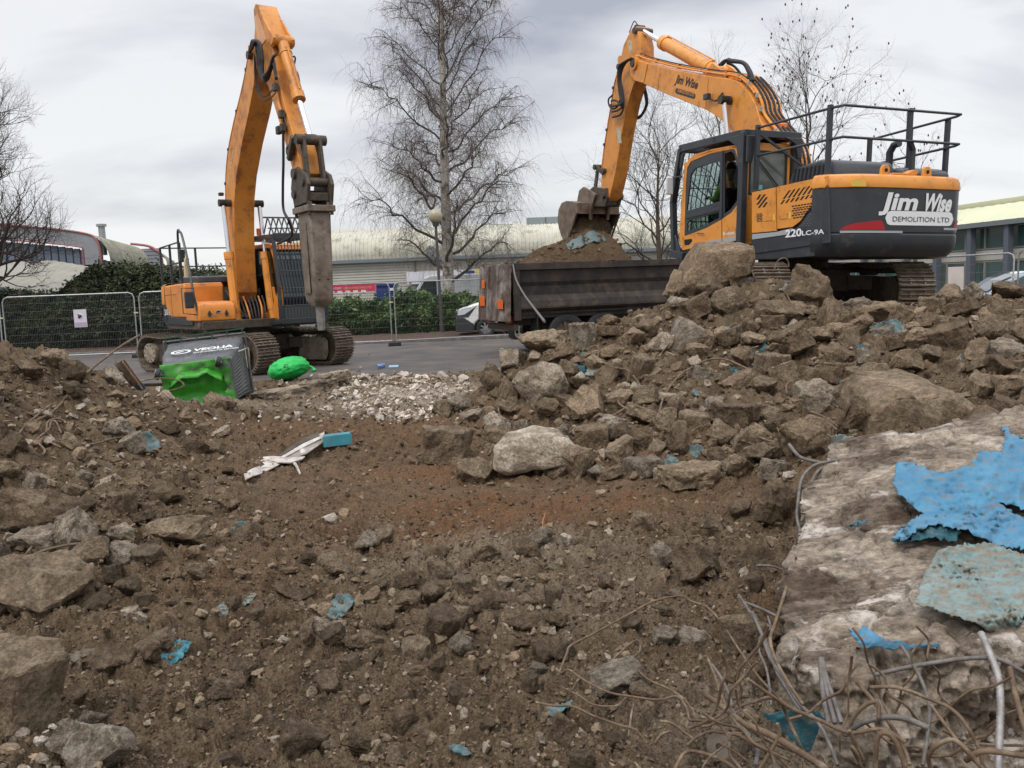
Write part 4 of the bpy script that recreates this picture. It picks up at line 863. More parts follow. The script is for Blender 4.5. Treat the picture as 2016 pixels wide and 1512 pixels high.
# ------------------------------------------------------------------ right-hand digger, loading the lorry
FR = Frame((5.256, 16.055, 1.03), -20.73, 2.27, 1.35)
RX_ = empty('excavator', mat=FR.mat()); tag(RX_, 'orange and black tracked digger with cab guard and roof rails loading soil into the lorry', 'excavator')
def build_right():
    R = RX_; S = lambda px, py, y=1.35: FR.side(px, py, y)
    undercarriage(R, math.radians(-17), mud=None)
    y0, y1 = -1.20, 1.43
    # main frame / skirt
    b = MB(); b.prism([(1.72, 1.06), (1.72, 1.22), (-2.2, 1.24), (-2.2, 1.02), (-1.2, .98), (1.2, .98)], y0+.04, y1-.05); b.build('main_frame', BLACKP, R, bevel=.02)
    b = MB(); b.prism([(-.1, 1.24), (.05, 2.9), (.0, 2.98), (-.9, 2.9), (-1.25, 2.25), (-2.2, 2.2), (-2.2, 1.24)], .45, .46)
    surf = ctw(R, y0, y1, -2.15, 1.08, 2.05, 2.26, -2.72, BLACKP, ORANGE, None)
    core = MB(); core.prism([(-2.25, 1.2), (-2.25, 2.18), (-.55, 2.13), (-.55, 1.2)], y0+.03, y1-.08); core.build('engine_bay', BLACKP, R, bevel=.02)
    core = MB(); core.prism([(-.55, 1.2), (-.55, 2.1), (1.2, 1.95), (1.3, 1.2)], y0+.03, -.45); core.build('right_side_tank', ORANGE, R, bevel=.05)
    # cab-side lower panels (plane y = 1.40)
    yp = y1-.02
    pj = lambda pts: [S(a, c, yp) for a, c in pts]
    def panel(pts, nm, m, t=.03, dy=0, bev=.006): q = MB(); q.prism(pj(pts), yp-t+dy, yp+dy); return q.build(nm, m, R, bevel=bev)
    panel([(1480, 379), (1526, 369), (1528, 455), (1480, 459)], 'side_door', ORANGE)
    o2 = panel([(1529, 368), (1629, 346), (1628, 364), (1574, 437), (1560, 447), (1530, 451)], 'side_door', ORANGE)
    panel([(1480, 461), (1526, 457), (1560, 449), (1550, 462), (1480, 472)], 'grey_stripe', GREYST, dy=-.004)
    panel([(1480, 473), (1552, 463), (1576, 439), (1629, 366), (1632, 478), (1480, 500)], 'black_side_panel', BLACKP, dy=-.008)
    dk = mat('slot_dark', (.012, .012, .012), rough=.8)
    def slot(pts, parent, dy=.003): q = MB(); q.prism(pj(pts), yp-.01, yp+dy); return q.build('vent_slot', dk, parent)
    for k in range(8): slot([(1541+9.6*k, 392-2*k), (1553+9.6*k, 375-2*k), (1557+9.6*k, 374-2*k), (1545+9.6*k, 391.5-2*k)], o2)
    for k in range(7):
        slot([(1536+9.6*k, 402-2*k), (1542+9.6*k, 394-2*k), (1546+9.6*k, 393.5-2*k), (1540+9.6*k, 401.5-2*k)], o2)
    for a, b, c, d in ((1489, 393, 1497, 383), (1489, 403, 1506, 382.5), (1492, 409, 1510, 388), (1501, 408, 1510, 398)): slot([(a, b), (c-2, d), (c+2, d), (a+4, b)], o2)
    br = MB()
    for r_ in range(6):
        for k in range(9):
            x = 1559+k*6.0+(3 if r_ % 2 else 0); y = 405+r_*4.6-k*.9
            if x+y*.78 < 1559+54-r_*7+ 405*.78+r_*4.6*.78: br.prism(pj([(x, y), (x+4.5, y-.7), (x+4.5, y+1.8), (x, y+2.5)]), yp-.01, yp+.003)
        for k in range(2):
            x = 1489+k*6+(2 if r_ % 2 else 0)
            if r_ < 6: y = 421+r_*2.9-k*.8; br.prism(pj([(x, y), (x+4.5, y-.7), (x+4.5, y+1), (x, y+1.7)]), yp-.01, yp+.003)
    tag(br.build('perforated_grille', dk, o2), kind='stuff')
    br = MB(); rd = random.Random(2)
    for r_ in range(13):
        for k in range(12):
            x = 1612-k*6.2-(3 if r_ % 2 else 0); y = 394+r_*4.4
            if x > 1628-(y-372)*.80+4 and y < 446: br.prism(pj([(x, y+.6), (x+4.2, y), (x+4.2, y+2.2), (x, y+2.8)]), yp-.01, yp-.003)
    tag(br.build('mesh_grille', mat('grille_grey', (.10, .105, .11), rough=.5), R), kind='stuff')
    for a, c in ((1505, 425), (1536, 421)):
        q = MB(); q.prism(pj([(a, c), (a+15, c-2), (a+15, c+9), (a, c+11)]), yp, yp+.008); q.build('door_catch', ORANGE, R, bevel=.003)
        q = MB(); q.prism(pj([(a+17, c-3), (a+21, c-3.6), (a+21, c+9), (a+17, c+10)]), yp, yp+.006); q.build('warning_label', DECALY if a < 1510 else DECALY, R)
    q = MB(); q.prism([FR.back(a, c, -2.745) for a, c in ((1676, 354), (1705, 355), (1705, 367), (1676, 366))], -2.748, -2.742, ax='x'); lab = q.build('warning_label', DECALY, R)
    # lettering on the flank
    x, z = S(1549, 468, yp); x2, z2 = S(1581, 465, yp); sl_ = (z2-z)/(x2-x)
    text('220', R, lambda u, v: (x-u, y1+.012, z+v-u*sl_), .125, DECALW, bold=.03, width=abs(x2-x))
    xb, zb = S(1582, 464, yp); xe, ze = S(1626, 460, yp)
    text('LC-9A', R, lambda u, v: (xb-u, y1+.014, zb+v+u*.02), .075, DECALW, bold=.02, width=abs(xe-xb))
    # counterweight lettering
    def rear(px0, px1, pyb, pyt, s_, m, sh=0, bold=.0, sl2=0, lift=.008):
        ya, za = FR.back(px0, pyb, -2.72); yb, zb_ = FR.back(px1, pyb, -2.72); _, zt_ = FR.back(px0, pyt, -2.72); h = zt_-za
        return text(s_, R, lambda u, v: (surf(ya-u)-lift, ya-u, za+v+u*sl2), h, m, bold=bold, width=(ya-yb)-sh*h, shear=sh)
    rear(1728, 1808, 424, 378, 'Jim', DECALW, .28, .035); rear(1812, 1877, 417, 380, 'Wise', DECALW, .28, .04)
    # pill
    ya, za = FR.back(1741, 443, -2.72); yb, zt_ = FR.back(1878, 418, -2.72); hh = (zt_-za)/2; pl = []
    for k in range(13): a = PI/2+PI*k/12; pl.append((hh*math.cos(a)+ya-hh if False else 0, 0))
    pl = []
    for k in range(13): a = PI/2-PI*k/12; pl.append((ya-hh+hh*math.cos(a), za+hh+hh*math.sin(a)))
    for k in range(13): a = -PI/2-PI*k/12; pl.append((yb+hh+hh*math.cos(a), za+hh+hh*math.sin(a)))
    strips = MB(); ysamp = np.linspace(ya, yb, 40)
    def halfh(y):
        d = max(0, (y-(ya-hh)), ((yb+hh)-y)); return math.sqrt(max(0, hh*hh-min(d, hh)**2))
    strips.grid(lambda i, j: (surf(ysamp[i])-.006, ysamp[i], za+hh+(j*2-1)*halfh(ysamp[i])), 40, 2); strips.build('lettering_plate', DECALW, R)
    rear(1755, 1868, 436, 426, 'DEMOLITION LTD', DECALK, 0, .0, lift=.011)
    for a, c, d in ((1671, 1741, 0), (1879, 1903, 1)):
        pts = [(a, 452), (a+2, 447), (a+18, 439), (1735, 433), (1741, 446), (1741, 448)] if not d else [(1876, 447), (1884, 436), (1892, 436), (1903, 444), (1904, 448)]
        q = MB(); P = [FR.back(u_, v_, -2.72) for u_, v_ in pts]; yy = np.linspace(P[0][0], P[-1][0], 14)
        ptop = sorted([(p[0], p[1]) for p in P]); zb_ = min(p[1] for p in P)
        q.grid(lambda i, j: (surf(yy[i])-.007, yy[i], zb_ if j == 0 else max(zb_+.002, float(np.interp(yy[i], [t[0] for t in ptop], [t[1] for t in ptop])))), 14, 2); q.build('red_reflector', DECALR, R)
        e0, e1 = ((1671, 1775), (1857, 1903))[d]; A, Bz = FR.back(e0, 455, -2.72), FR.back(e1, 453, -2.72); yy2 = np.linspace(A[0], Bz[0], 16)
        q = MB(); q.grid(lambda i, j: (surf(yy2[i])-.006, yy2[i], zb_-.045+.035*j), 16, 2); q.build('grey_pinstripe', GREYST, R)
    # engine hood on top
    hd = MB(); hd.prism([(-1.15, 2.12), (-1.28, 2.40), (-1.45, 2.48), (-1.95, 2.54), (-2.2, 2.50), (-2.32, 2.30), (-2.32, 2.2)], -.1, y1-.28); hd.build('engine_hood', BLACKP, R, bevel=.07, seg=4)
    hd = MB(); hd.prism([(-1.2, 2.12), (-1.3, 2.36), (-2.3, 2.42), (-2.48, 2.36), (-2.5, 2.2)], y0+.18, -.05); hd.build('engine_hood', BLACKP, R, bevel=.07, seg=4)
    for k in range(9):
        x = -1.34-k*.095; q = MB(); q.prism([(x, 2.24), (x-.035, 2.24), (x-.07, 2.44), (x-.035, 2.44)], y1-.30, y1-.27); q.build('vent_slot', dk, R)
    for k in range(2):
        a = FR.back((1742, 1824)[k], 344, -2.6); q = MB(); q.prism([(a[0]-.09, 2.24), (a[0]+.09, 2.24), (a[0]+.08, 2.36), (a[0]+.04, 2.41), (a[0]-.04, 2.41), (a[0]-.08, 2.36)], -2.62, -2.57, ax='x'); le = q.build('lifting_eye', ORANGE, R, bevel=.01)
        q = MB(); q.cyl((-2.63, a[0], 2.33), (-2.56, a[0], 2.33), .028, 12); q.build('eye_hole', HOLE, le)
    ml = MB(); a = FR.back(1800, 340, -2.6); ml.prism([(a[0]+.42, 2.27), (a[0]-.05, 2.27), (a[0]-.1, 2.33), (a[0]+.0, 2.36), (a[0]+.12, 2.30), (a[0]+.4, 2.30)], -2.6, -2.45, ax='x'); ml.build('torn_cover', ORANGE2, R, bevel=.01)
    ex = MB(); ex.tube([(-1.6, -.6, 2.4), (-1.6, -.6, 2.75), (-1.68, -.6, 2.86), (-1.8, -.6, 2.88)], .06, 12); ex.build('exhaust', BLACKP, R, smooth=True)
    # ---- cab
    cy0, cy1 = .42, y1-.02
    cabpoly = [S(1344, 490, cy1), S(1338, 465, cy1), S(1345, 330, cy1), S(1357, 308, cy1), S(1400, 293, cy1), S(1460, 282, cy1)]
    xf, zf = cabpoly[0]; xr = -.28
    prof = [(xf, 1.2)]+cabpoly[1:]+[(xr, 3.02), (xr, 1.24)]
    # cab shell from pieces so that the windows are openings: floor, pillars, roof, rear
    def cprism(pts, ya, yb, nm, m, bev=.015): q = MB(); q.prism(pts, ya, yb); return q.build(nm, m, R, bevel=bev)
    roofz = max(p[1] for p in prof)
    roof = MB(); roof.prism([(cabpoly[3][0]+.02, cabpoly[3][1]-.06), (cabpoly[3][0]-.1, cabpoly[3][1]+.02), (cabpoly[4][0], cabpoly[4][1]), (cabpoly[5][0], cabpoly[5][1]), (-.30, roofz-.03), (-.33, roofz-.12), (cabpoly[4][0], cabpoly[4][1]-.09)], cy0, cy1); roof.build('cab_roof', ORANGE, R, bevel=.04, seg=3)
    P = lambda *a: [S(u_, v_, cy1) for u_, v_ in a]
    # orange door frame ring, outer and inner outlines
    outer = P((1343, 493), (1337, 465), (1341, 400), (1347, 330), (1356, 312), (1395, 297), (1458, 284), (1459, 470))
    inner = P((1345, 466), (1343, 462), (1346, 400), (1352, 332), (1360, 318), (1397, 303), (1440, 291), (1447, 296), (1457, 330), (1457, 395), (1440, 418), (1420, 432), (1390, 449))
    ring = MB(); 
    def band(o_, i_, ya, yb, nm, m, bev=.008):
        n_ = 60
        def rs_(pl_):
            pl_ = [np.array(p) for p in pl_]+[np.array(pl_[0])]; d = [0]
            for a_, b_ in zip(pl_, pl_[1:]): d.append(d[-1]+np.linalg.norm(b_-a_))
            c_ = np.mean(pl_[:-1], 0); return pl_, d
        from mathutils.geometry import delaunay_2d_cdt
        vo = [Vector(p) for p in o_]+[Vector(p) for p in i_]; ed = [(k, (k+1) % len(o_)) for k in range(len(o_))]+[(len(o_)+k, len(o_)+(k+1) % len(i_)) for k in range(len(i_))]
        vv, ee, ff, *_ = delaunay_2d_cdt(vo, ed, [], 1, 1e-5)
        def inside(p, pl_):
            c_ = False; n2 = len(pl_)
            for k in range(n2):
                x1_, y1_ = pl_[k]; x2_, y2_ = pl_[(k+1) % n2]
                if (y1_ > p[1]) != (y2_ > p[1]) and p[0] < (x2_-x1_)*(p[1]-y1_)/(y2_-y1_)+x1_: c_ = not c_
            return c_
        mb = MB(); m2 = len(vv); V_ = [(v_.x, ya, v_.y) for v_ in vv]+[(v_.x, yb, v_.y) for v_ in vv]; F_ = []
        from collections import Counter
        ec = Counter(); keep = []
        for t_ in ff:
            c_ = sum((vv[k] for k in t_), Vector((0, 0)))/len(t_)
            if inside(c_, o_) and not inside(c_, i_):
                keep.append(t_)
                for k in range(len(t_)): ec[frozenset((t_[k], t_[(k+1) % len(t_)]))] += 1
        for t_ in keep:
            F_.append(tuple(t_)); F_.append(tuple(k+m2 for k in reversed(t_)))
            for k in range(len(t_)):
                a_, b_ = t_[k], t_[(k+1) % len(t_)]
                if ec[frozenset((a_, b_))] == 1: F_.append((a_, b_, b_+m2, a_+m2))
        mb.add(V_, F_); return mb.build(nm, m, R, bevel=bev)
    band(outer, inner, cy1-.05, cy1, 'cab_door_frame', ORANGE)
    blk_o = [((p[0]), p[1]) for p in inner]
    gw = P((1353, 408), (1360, 345), (1366, 337), (1412, 320), (1416, 323), (1416, 392), (1400, 400), (1356, 414))
    band(P((1345, 466), (1343, 462), (1345, 424), (1421, 403), (1421, 431), (1390, 449)), P((1352, 456), (1352, 440), (1358, 433), (1414, 418), (1414, 429), (1388, 443)), cy1-.045, cy1-.012, 'window_surround', BLACKP, .004)
    band(P((1345, 424), (1346, 400), (1352, 332), (1360, 318), (1397, 303), (1420, 297), (1421, 403)), P((1351, 413), (1359, 343), (1367, 332), (1411, 317), (1416, 320), (1416, 396), (1353, 415)), cy1-.045, cy1-.012, 'window_surround', BLACKP, .004)
    band(P((1421, 297), (1440, 291), (1447, 296), (1457, 330), (1457, 395), (1440, 418), (1421, 431)), P((1425, 303), (1438, 298), (1444, 303), (1452, 334), (1452, 392), (1437, 412), (1425, 421)), cy1-.045, cy1-.012, 'window_surround', BLACKP, .004)
    g = MB(); g.prism(P((1346, 465), (1344, 400), (1353, 332), (1362, 319), (1440, 292), (1456, 330), (1456, 395), (1420, 431)), cy1-.035, cy1-.028); g.build('side_glass', GLASS, R)
    q = MB(); q.prism(P((1350, 424), (1418, 407), (1418, 414), (1350, 431)), cy1-.03, cy1+.004); q.build('window_rail', BLACKP, R, bevel=.004)
    q = MB(); q.prism(P((1419, 298), (1423, 297), (1421, 430), (1417, 433)), cy1-.03, cy1+.006); q.build('door_pillar', BLACKP, R, bevel=.004)
    q = MB(); q.prism(P((1357, 430), (1416, 415), (1417, 433), (1390, 447), (1350, 463)), cy1-.06, cy1-.055); q.build('lower_glass', GLASS, R)
    # lower door skin
    q = MB(); q.prism(P((1346, 468), (1392, 450), (1421, 434), (1442, 418), (1458, 396), (1458, 472), (1420, 479), (1345, 491)), cy1-.05, cy1-.003); q.build('door_skin', ORANGE, R, bevel=.006)
    q = MB(); q.prism(P((1357, 488), (1376, 478), (1458, 463), (1458, 472), (1420, 478), (1362, 489)), cy1-.01, cy1+.002); q.build('grey_stripe', GREYST, R)
    q = MB(); q.prism(P((1347, 472), (1362, 470), (1363, 475), (1357, 482), (1348, 483)), cy1-.02, cy1+.003); q.build('door_pocket', HOLE, R, bevel=.002)
    q = MB(); q.prism(P((1420, 300), (1421, 300), (1422, 480), (1421, 480)), cy1-.0, cy1+.003); q.build('door_seam', HOLE, R)
    q = MB(); q.tube([(*S(1374, 459, cy1)[:1], cy1+.02, S(1374, 459, cy1)[1]), (S(1388, 460, cy1)[0], cy1+.03, S(1388, 460, cy1)[1])], .008, 6); q.build('door_handle', BLACKP, R)
    xa, za_ = S(1424, 464, cy1); xb_, zb2 = S(1447, 461, cy1); sl3 = (zb2-za_)/(xa-xb_)
    text('Robex', R, lambda u, v: (xa-u, cy1+.004, za_+v+u*sl3), .062, DECALW, bold=.01, width=xa-xb_)
    # rear cab panel with window, right side, front
    xr = -.32
    q = MB(); q.lohi((xr-.02, cy0, 1.25), (xr+.03, cy1-.01, 2.12)); q.lohi((xr-.02, cy0, 2.85), (xr+.03, cy1-.01, 3.0)); q.lohi((xr-.02, cy0, 2.1), (xr+.03, cy0+.09, 2.9)); q.lohi((xr-.02, cy1-.14, 2.1), (xr+.03, cy1-.01, 2.9)); q.build('cab_rear_panel', ORANGE, R, bevel=.01)
    q = MB(); q.lohi((xr-.0, cy0+.09, 2.12), (xr+.01, cy1-.14, 2.85)); q.build('rear_window', mat('smoky_glass', (.17, .175, .145), (.10, .105, .09), sc=2, rough=.1, spec=.7), R)
    q = MB()
    for a_, b_ in (((cy0+.08, 2.11), (cy1-.13, 2.14)), ((cy0+.08, 2.84), (cy1-.13, 2.87)), ((cy0+.07, 2.11), (cy0+.10, 2.87)), ((cy1-.155, 2.11), (cy1-.125, 2.87))): q.lohi((xr-.03, a_[0], a_[1]), (xr-.01, b_[0], b_[1]))
    q.build('window_rubber', RUBBER, R)
    q = MB(); q.tube([(xr-.03, cy1-.25, 2.75), (xr-.03, cy0+.2, 2.22)], .012, 5); q.build('stay_bar', BLACKP, R)
    q = MB(); q.lohi((xr-.012, cy1-.42, 2.2), (xr-.008, cy1-.32, 2.28)); q.build('window_sticker', mat('teal_sticker', (.2, .5, .45), rough=.5), R)
    q = MB(); q.prism([(xf, 1.25), (cabpoly[2][0], 2.75), (xr, 2.9), (xr, 1.25)], cy0, cy0+.03); 
    q = MB(); q.prism([(xf, 1.2), (xf, 1.9), (xr, 1.9), (xr, 1.2)], cy0, cy0+.03); q.lohi((xr, cy0, 1.9), (xr+.1, cy0+.03, 2.95)); q.lohi((xf-.1, cy0, 1.9), (xf-.02, cy0+.03, 2.85)); q.build('cab_right_side', ORANGE, R)
    q = MB(); q.lohi((xf-.05, cy0, 1.2), (xf, cy1, 1.36)); q.lohi((xf-.04, cy0, 1.36), (xf, cy0+.05, 2.85)); q.lohi((xf-.04, cy1-.05, 1.36), (xf+.03, cy1, 2.85)); q.build('cab_front_frame', ORANGE, R, bevel=.01)
    q = MB(); q.lohi((xr, cy0, 1.22), (xf, cy1-.05, 1.30)); q.build('cab_floor', BLACKP, R)
    ox = FR.side(1440, 372, .88)[0]; q = MB(); q.lohi((xr+.05, cy0+.035, 1.3), (xf-.05, cy0+.045, 2.8)); q.build('cab_lining', BLACKP, R); q = MB(); q.lohi((ox-.15, .62, 1.3), (ox+.35, 1.15, 1.6)); q.lohi((ox-.24, .62, 1.5), (ox-.14, 1.15, 2.3)); q.build('operator_seat', RUBBER, R, bevel=.05)
    q = MB(); q.lohi((.95, .5, 1.3), (1.1, .75, 2.0)); q.build('control_console', RUBBER, R, bevel=.03)
    # mirror
    q = MB(); a_ = S(1318, 366, cy1+.15); q.box((a_[0], cy1+.15, a_[1]), (.05, .16, .34)); q.build('mirror', LAMP, R, bevel=.03)
    q = MB(); q.tube([(a_[0], cy1+.1, a_[1]+.15), (1.6, cy1, 2.6)], .012, 5); q.build('mirror_bracket', BLACKP, R)
    # ---- black cab guard
    gp = lambda px, py: S(px, py, y1+.02)
    G = MB(); gy1, gy0 = y1+.03, cy0-.1
    ft, fm, fb_ = gp(1337, 293), gp(1321, 400), gp(1323, 498)
    for yy in (gy1-.05, gy0+.05):
        G.beam((ft[0], yy, ft[1]), (fm[0], yy, fm[1]), .1, .1); G.beam((fm[0], yy, fm[1]+.04), (fb_[0]-.02, yy, fb_[1]), .1, .1); G.beam((fb_[0]+.05, yy, 1.12), (1.45, yy, 1.06), .12, .14)
        G.prism([(ft[0], ft[1]), (ft[0]-.4, ft[1]+.05), (ft[0]-.38, ft[1]-.02), (ft[0]-.12, ft[1]-.12), (ft[0]-.05, ft[1]-.38), (ft[0]+.02, ft[1]-.38)], yy-.02, yy+.02)
        G.prism([(fb_[0], fb_[1]+.35), (fb_[0]-.06, fb_[1]+.35), (fb_[0]-.25, fb_[1]+.05), (fb_[0]-.25, fb_[1]-.05), (fb_[0], fb_[1]-.05)], yy-.02, yy+.02)
    rt = gp(1468, 261)
    xp = -.36
    for yy in (gy1-.06, gy0+.02):
        G.beam((xp, yy+.03*(yy > 1), 1.2), (xp, yy+.03*(yy > 1), rt[1]+.02), .12, .13)
        G.beam((ft[0], yy, ft[1]), (xp+.1, yy, rt[1]-.0), .12, .14)
        G.prism([(xp+.5, rt[1]-.02), (xp, rt[1]-.02), (xp, rt[1]-.5), (xp+.1, rt[1]-.5), (xp+.16, rt[1]-.2)], yy+.04, yy+.07) if yy > 1 else None
    G.lohi((xp-.08, gy0-.05, rt[1]-.06), (xp+.08, gy1, rt[1]+.06)); G.lohi((ft[0]-.1, gy0, ft[1]-.08), (ft[0], gy1, ft[1]+.05)); G.beam((xp+.85, gy0, rt[1]), (xp+.85, gy1, rt[1]), .1, .1)
    G.prism([(gy0-.02, rt[1]-.05), (gy0+.35, rt[1]-.05), (gy0+.12, rt[1]-.16), (gy0+.06, rt[1]-.4), (gy0-.02, rt[1]-.4)], xp-.14, xp-.10, ax='x'); G.prism([(gy1, rt[1]-.05), (gy1-.45, rt[1]-.05), (gy1-.2, rt[1]-.16), (gy1-.12, rt[1]-.5), (gy1, rt[1]-.5)], xp-.14, xp-.10, ax='x')
    gd = G.build('cab_guard', BLACKP, R, bevel=.012)
    for k in range(9):
        yy = gy0+.12+k*(gy1-gy0-.24)/8; q = MB(); q.tube([(fb_[0]-.03, yy, 1.16), (fm[0]-.02, yy, fm[1]), (ft[0]-.03, yy, ft[1]-.05), (ft[0]-.75, yy, ft[1]+.0)], .011, 5); q.build('guard_bar', BLACKP, gd)
    for z_ in (1.45, 1.75, 2.4): q = MB(); q.tube([(fm[0]-.04 if z_ > 1.5 else fb_[0]-.03, gy0, z_), (fm[0]-.04 if z_ > 1.5 else fb_[0]-.03, gy1, z_)], .011, 5); q.build('guard_bar', BLACKP, gd)
    q = MB(); q.lohi((xp+.1, gy0, rt[1]-.03), (ft[0]-.35, gy1-.1, rt[1]-.02)); q.build('roof_mesh_plate', mat('mesh_plate', (.03, .035, .04), rough=.6), gd)
    # ---- handrails
    H = MB(); hx0, hx1 = -2.55, -.61; hy1, hy0 = y1-.12, y0+.08
    def post(x, y, z0_, z1_, parent=None): q = MB(); q.lohi((x-.035, y-.035, z0_), (x+.035, y+.035, z1_)); return q.build('rail_post', BLACKP, R, bevel=.006)
    for z_ in (3.26, 2.80):
        pts = [(-.55, hy1, z_-.06), (-2.36, hy1, z_-.02), (-2.52, hy1-.1, z_), (-2.5, hy0-.02, z_), (-2.42, hy0-.02, z_-.02), (-.55, hy0-.02, z_-.14)]
        q = MB(); q.tube(pts, .021, 8); q.build('handrail', BLACKP, R, smooth=True)
    post(-.58, hy1, 2.18, 3.25); post(-2.33, hy1, 2.24, 3.29); post(-.58, hy0, 2.1, 3.15)
    yq = FR.back(1786, 300, -2.45)[0]; q = MB(); q.beam((-2.47, yq, 3.3), (-2.47, yq, 2.82), .07, .07, up=(1, 0, 0)); q.beam((-2.47, yq, 2.84), (-2.42, yq-.14, 2.68), .07, .07, up=(1, 0, 0)); q.beam((-2.42, yq-.14, 2.7), (-2.42, yq-.14, 2.3), .07, .07, up=(1, 0, 0)); q.build('rail_post', BLACKP, R, bevel=.006)
    yq = FR.back(1862, 300, -2.2)[0]; q = MB(); q.lohi((-2.24, yq-.035, 2.2), (-2.17, yq+.035, 3.24)); q.build('rail_post', BLACKP, R, bevel=.006)
    post(-1.5, hy0, 2.1, 3.2)
    q = MB(); q.beam((-.6, hy1, 3.12), (-.75, hy0+.9, 2.2), .04, .04); q.build('rail_brace', BLACKP, R)
    bc = S(1541, 243, 0); q = MB(); q.cyl((bc[0], 0, bc[1]-.1), (bc[0], 0, bc[1]), .09, 16); q.build('beacon', mat('amber_beacon', (.75, .16, .03), rough=.25, coat=.5), R, bevel=.02)
    # ---- boom
    wB = .52; yb_ = wB/2
    SB = lambda px, py: FR.side(px, py, yb_)
    topE = [SB(*p) for p in [(1244, 117), (1254, 116), (1276, 124), (1330, 138), (1403, 151), (1438, 155), (1457, 163), (1476, 184), (1488, 207), (1496, 236)]]
    botE = [SB(*p) for p in [(1435, 251), (1417, 234), (1392, 217), (1361, 205), (1309, 184), (1267, 165), (1249, 159), (1240, 147), (1238, 130)]]
    foot = [(.10, 2.9), (.02, 2.0), (.05, 1.75), (.25, 1.62), (.5, 1.7), (.85, 2.3), (1.3, 3.1)]
    bm_ = MB(); arm_prism(bm_, topE+foot+botE, wB); boom = bm_.build('boom', ORANGE, R, bevel=.015)
    q = MB()
    for s in (-1, 1): q.prism([SB(1254, 118), SB(1276, 126), SB(1268, 163), SB(1250, 158)], s*(yb_+.001), s*(yb_+.018))
    q.build('boom_nose_plate', ORANGE, boom, bevel=.004)
    q = MB()
    for px, dy in ((1300, 0), (1395, 0)):
        a_, b_ = SB(px, 129+(px-1276)*.22), SB(px-6, 180+(px-1300)*.38); 
        q.beam((a_[0], yb_+.002, a_[1]), (b_[0], yb_+.002, b_[1]), .006, .012, up=(0, 1, 0))
    q.build('weld_seam', ORANGE2, boom)
    # Jim Wise lettering on the boom side
    def onboom(px0, py0, px1, py1, h, s_, m, sh=.25, bold=.03):
        a_, b_ = np.array(SB(px0, py0)), np.array(SB(px1, py1)); d = (b_-a_); L = np.linalg.norm(d); d /= L; nrm = np.array([d[1], -d[0]])
        if nrm[1] < 0: nrm = -nrm
        return text(s_, boom, lambda u, v: (a_[0]+d[0]*u+nrm[0]*v, yb_+.005, a_[1]+d[1]*u+nrm[1]*v), h, m, bold=bold, width=L-sh*h, shear=sh)
    onboom(1327, 168, 1373, 182, .24, 'Jim Wise', DECALK)
    a_, b_ = np.array(SB(1330, 178)), np.array(SB(1369, 190)); q = MB(); d = b_-a_; L = np.linalg.norm(d); d /= L; nr = np.array([d[1], -d[0]]); nr = nr if nr[1] > 0 else -nr; pl = []
    rr_ = .055
    for k in range(9): a = PI/2+PI*k/8; pl.append(a_+d*(rr_*math.cos(a)+rr_)+nr*(rr_*math.sin(a)))
    for k in range(9): a = -PI/2+PI*k/8; pl.append(b_+d*(rr_*math.cos(a)-rr_)+nr*(rr_*math.sin(a)))
    q.prism([tuple(p) for p in pl], yb_+.002, yb_+.004); q.build('lettering_plate', DECALK, boom)
    onboom(1334, 181, 1366, 190.5, .062, 'DEMOLITION LTD', ORANGE, 0, .012)
    # cylinders
    ram(R, FR.side(1414, 143, 0), FR.side(1259, 58, 0), .66, .145, .06, nm='arm_cylinder')
    lug = MB(); P_ = [FR.side(*p, 0) for p in ((1395, 152), (1418, 125), (1432, 135), (1455, 163))]; lug.prism(P_, -.2, -.15); lug.prism(P_, .15, .2); lug.build('cylinder_bracket', ORANGE, boom, bevel=.01)
    for s in (-1, 1):
        a_ = FR.side(1427, 197, .4); ram(R, (1.15, 1.55), a_, .5, .10, .05, y=s*.42, nm='boom_cylinder'); q = MB(); q.cyl((a_[0], s*.28, a_[1]), (a_[0], s*.52, a_[1]), .085, 16); q.build('pin', DARKST, R, smooth=True)
    # work light on boom
    wl = S(1400, 191, yb_); q = MB(); q.box((wl[0], yb_+.1, wl[1]), (.16, .1, .12)); lt = q.build('work_light', BLACKP, R, bevel=.015); q = MB(); q.box((wl[0]+.085, yb_+.1, wl[1]), (.01, .08, .1)); q.build('lens', LAMP, lt)
    q = MB(); q.tube([(wl[0], yb_+.06, wl[1]-.02), (wl[0]-.25, yb_+.05, wl[1]-.12), (wl[0]-.45, yb_+.03, wl[1])], .02, 6, 5); q.build('light_bracket', BLACKP, lt)
    # pipes along boom top and over the back
    tp = [np.array(p) for p in catmull([(a, 0, b) for a, b in topE+[(.05, 2.9), (-.05, 2.2)]], 4)]
    def along(off, y, i0, i1, r_, m, nm): 
        pts = []
        for k in range(i0, i1):
            t_ = tp[min(k+1, len(tp)-1)]-tp[max(k-1, 0)]; n_ = np.array([-t_[2], 0, t_[0]]); n_ = n_/(np.linalg.norm(n_)+1e-9)
            if n_[2] < -.2 or (abs(n_[2]) <= .2 and n_[0] > 0): n_ = -n_
            pts.append(tp[k]+n_*off+np.array([0, y, 0]))
        return hose(R, pts, r_, m, nm, 6, 0)
    for k, y in enumerate((-.2, -.1, .0, .1, .19)): along(.10, y, 18, len(tp)-2, .028, ORANGE, 'steel_pipe')
    for k, y in enumerate((.22, .14)): along(.07+.03*k, y, 2, 30, .024, ORANGE, 'steel_pipe')
    for k, y in enumerate((-.15, -.05, .05, .15)): along(.14, y, 24, len(tp)-2, .02, RUBBER, 'hose')
    along(.13, .2, 4, 26, .014, RUBBER, 'hose')
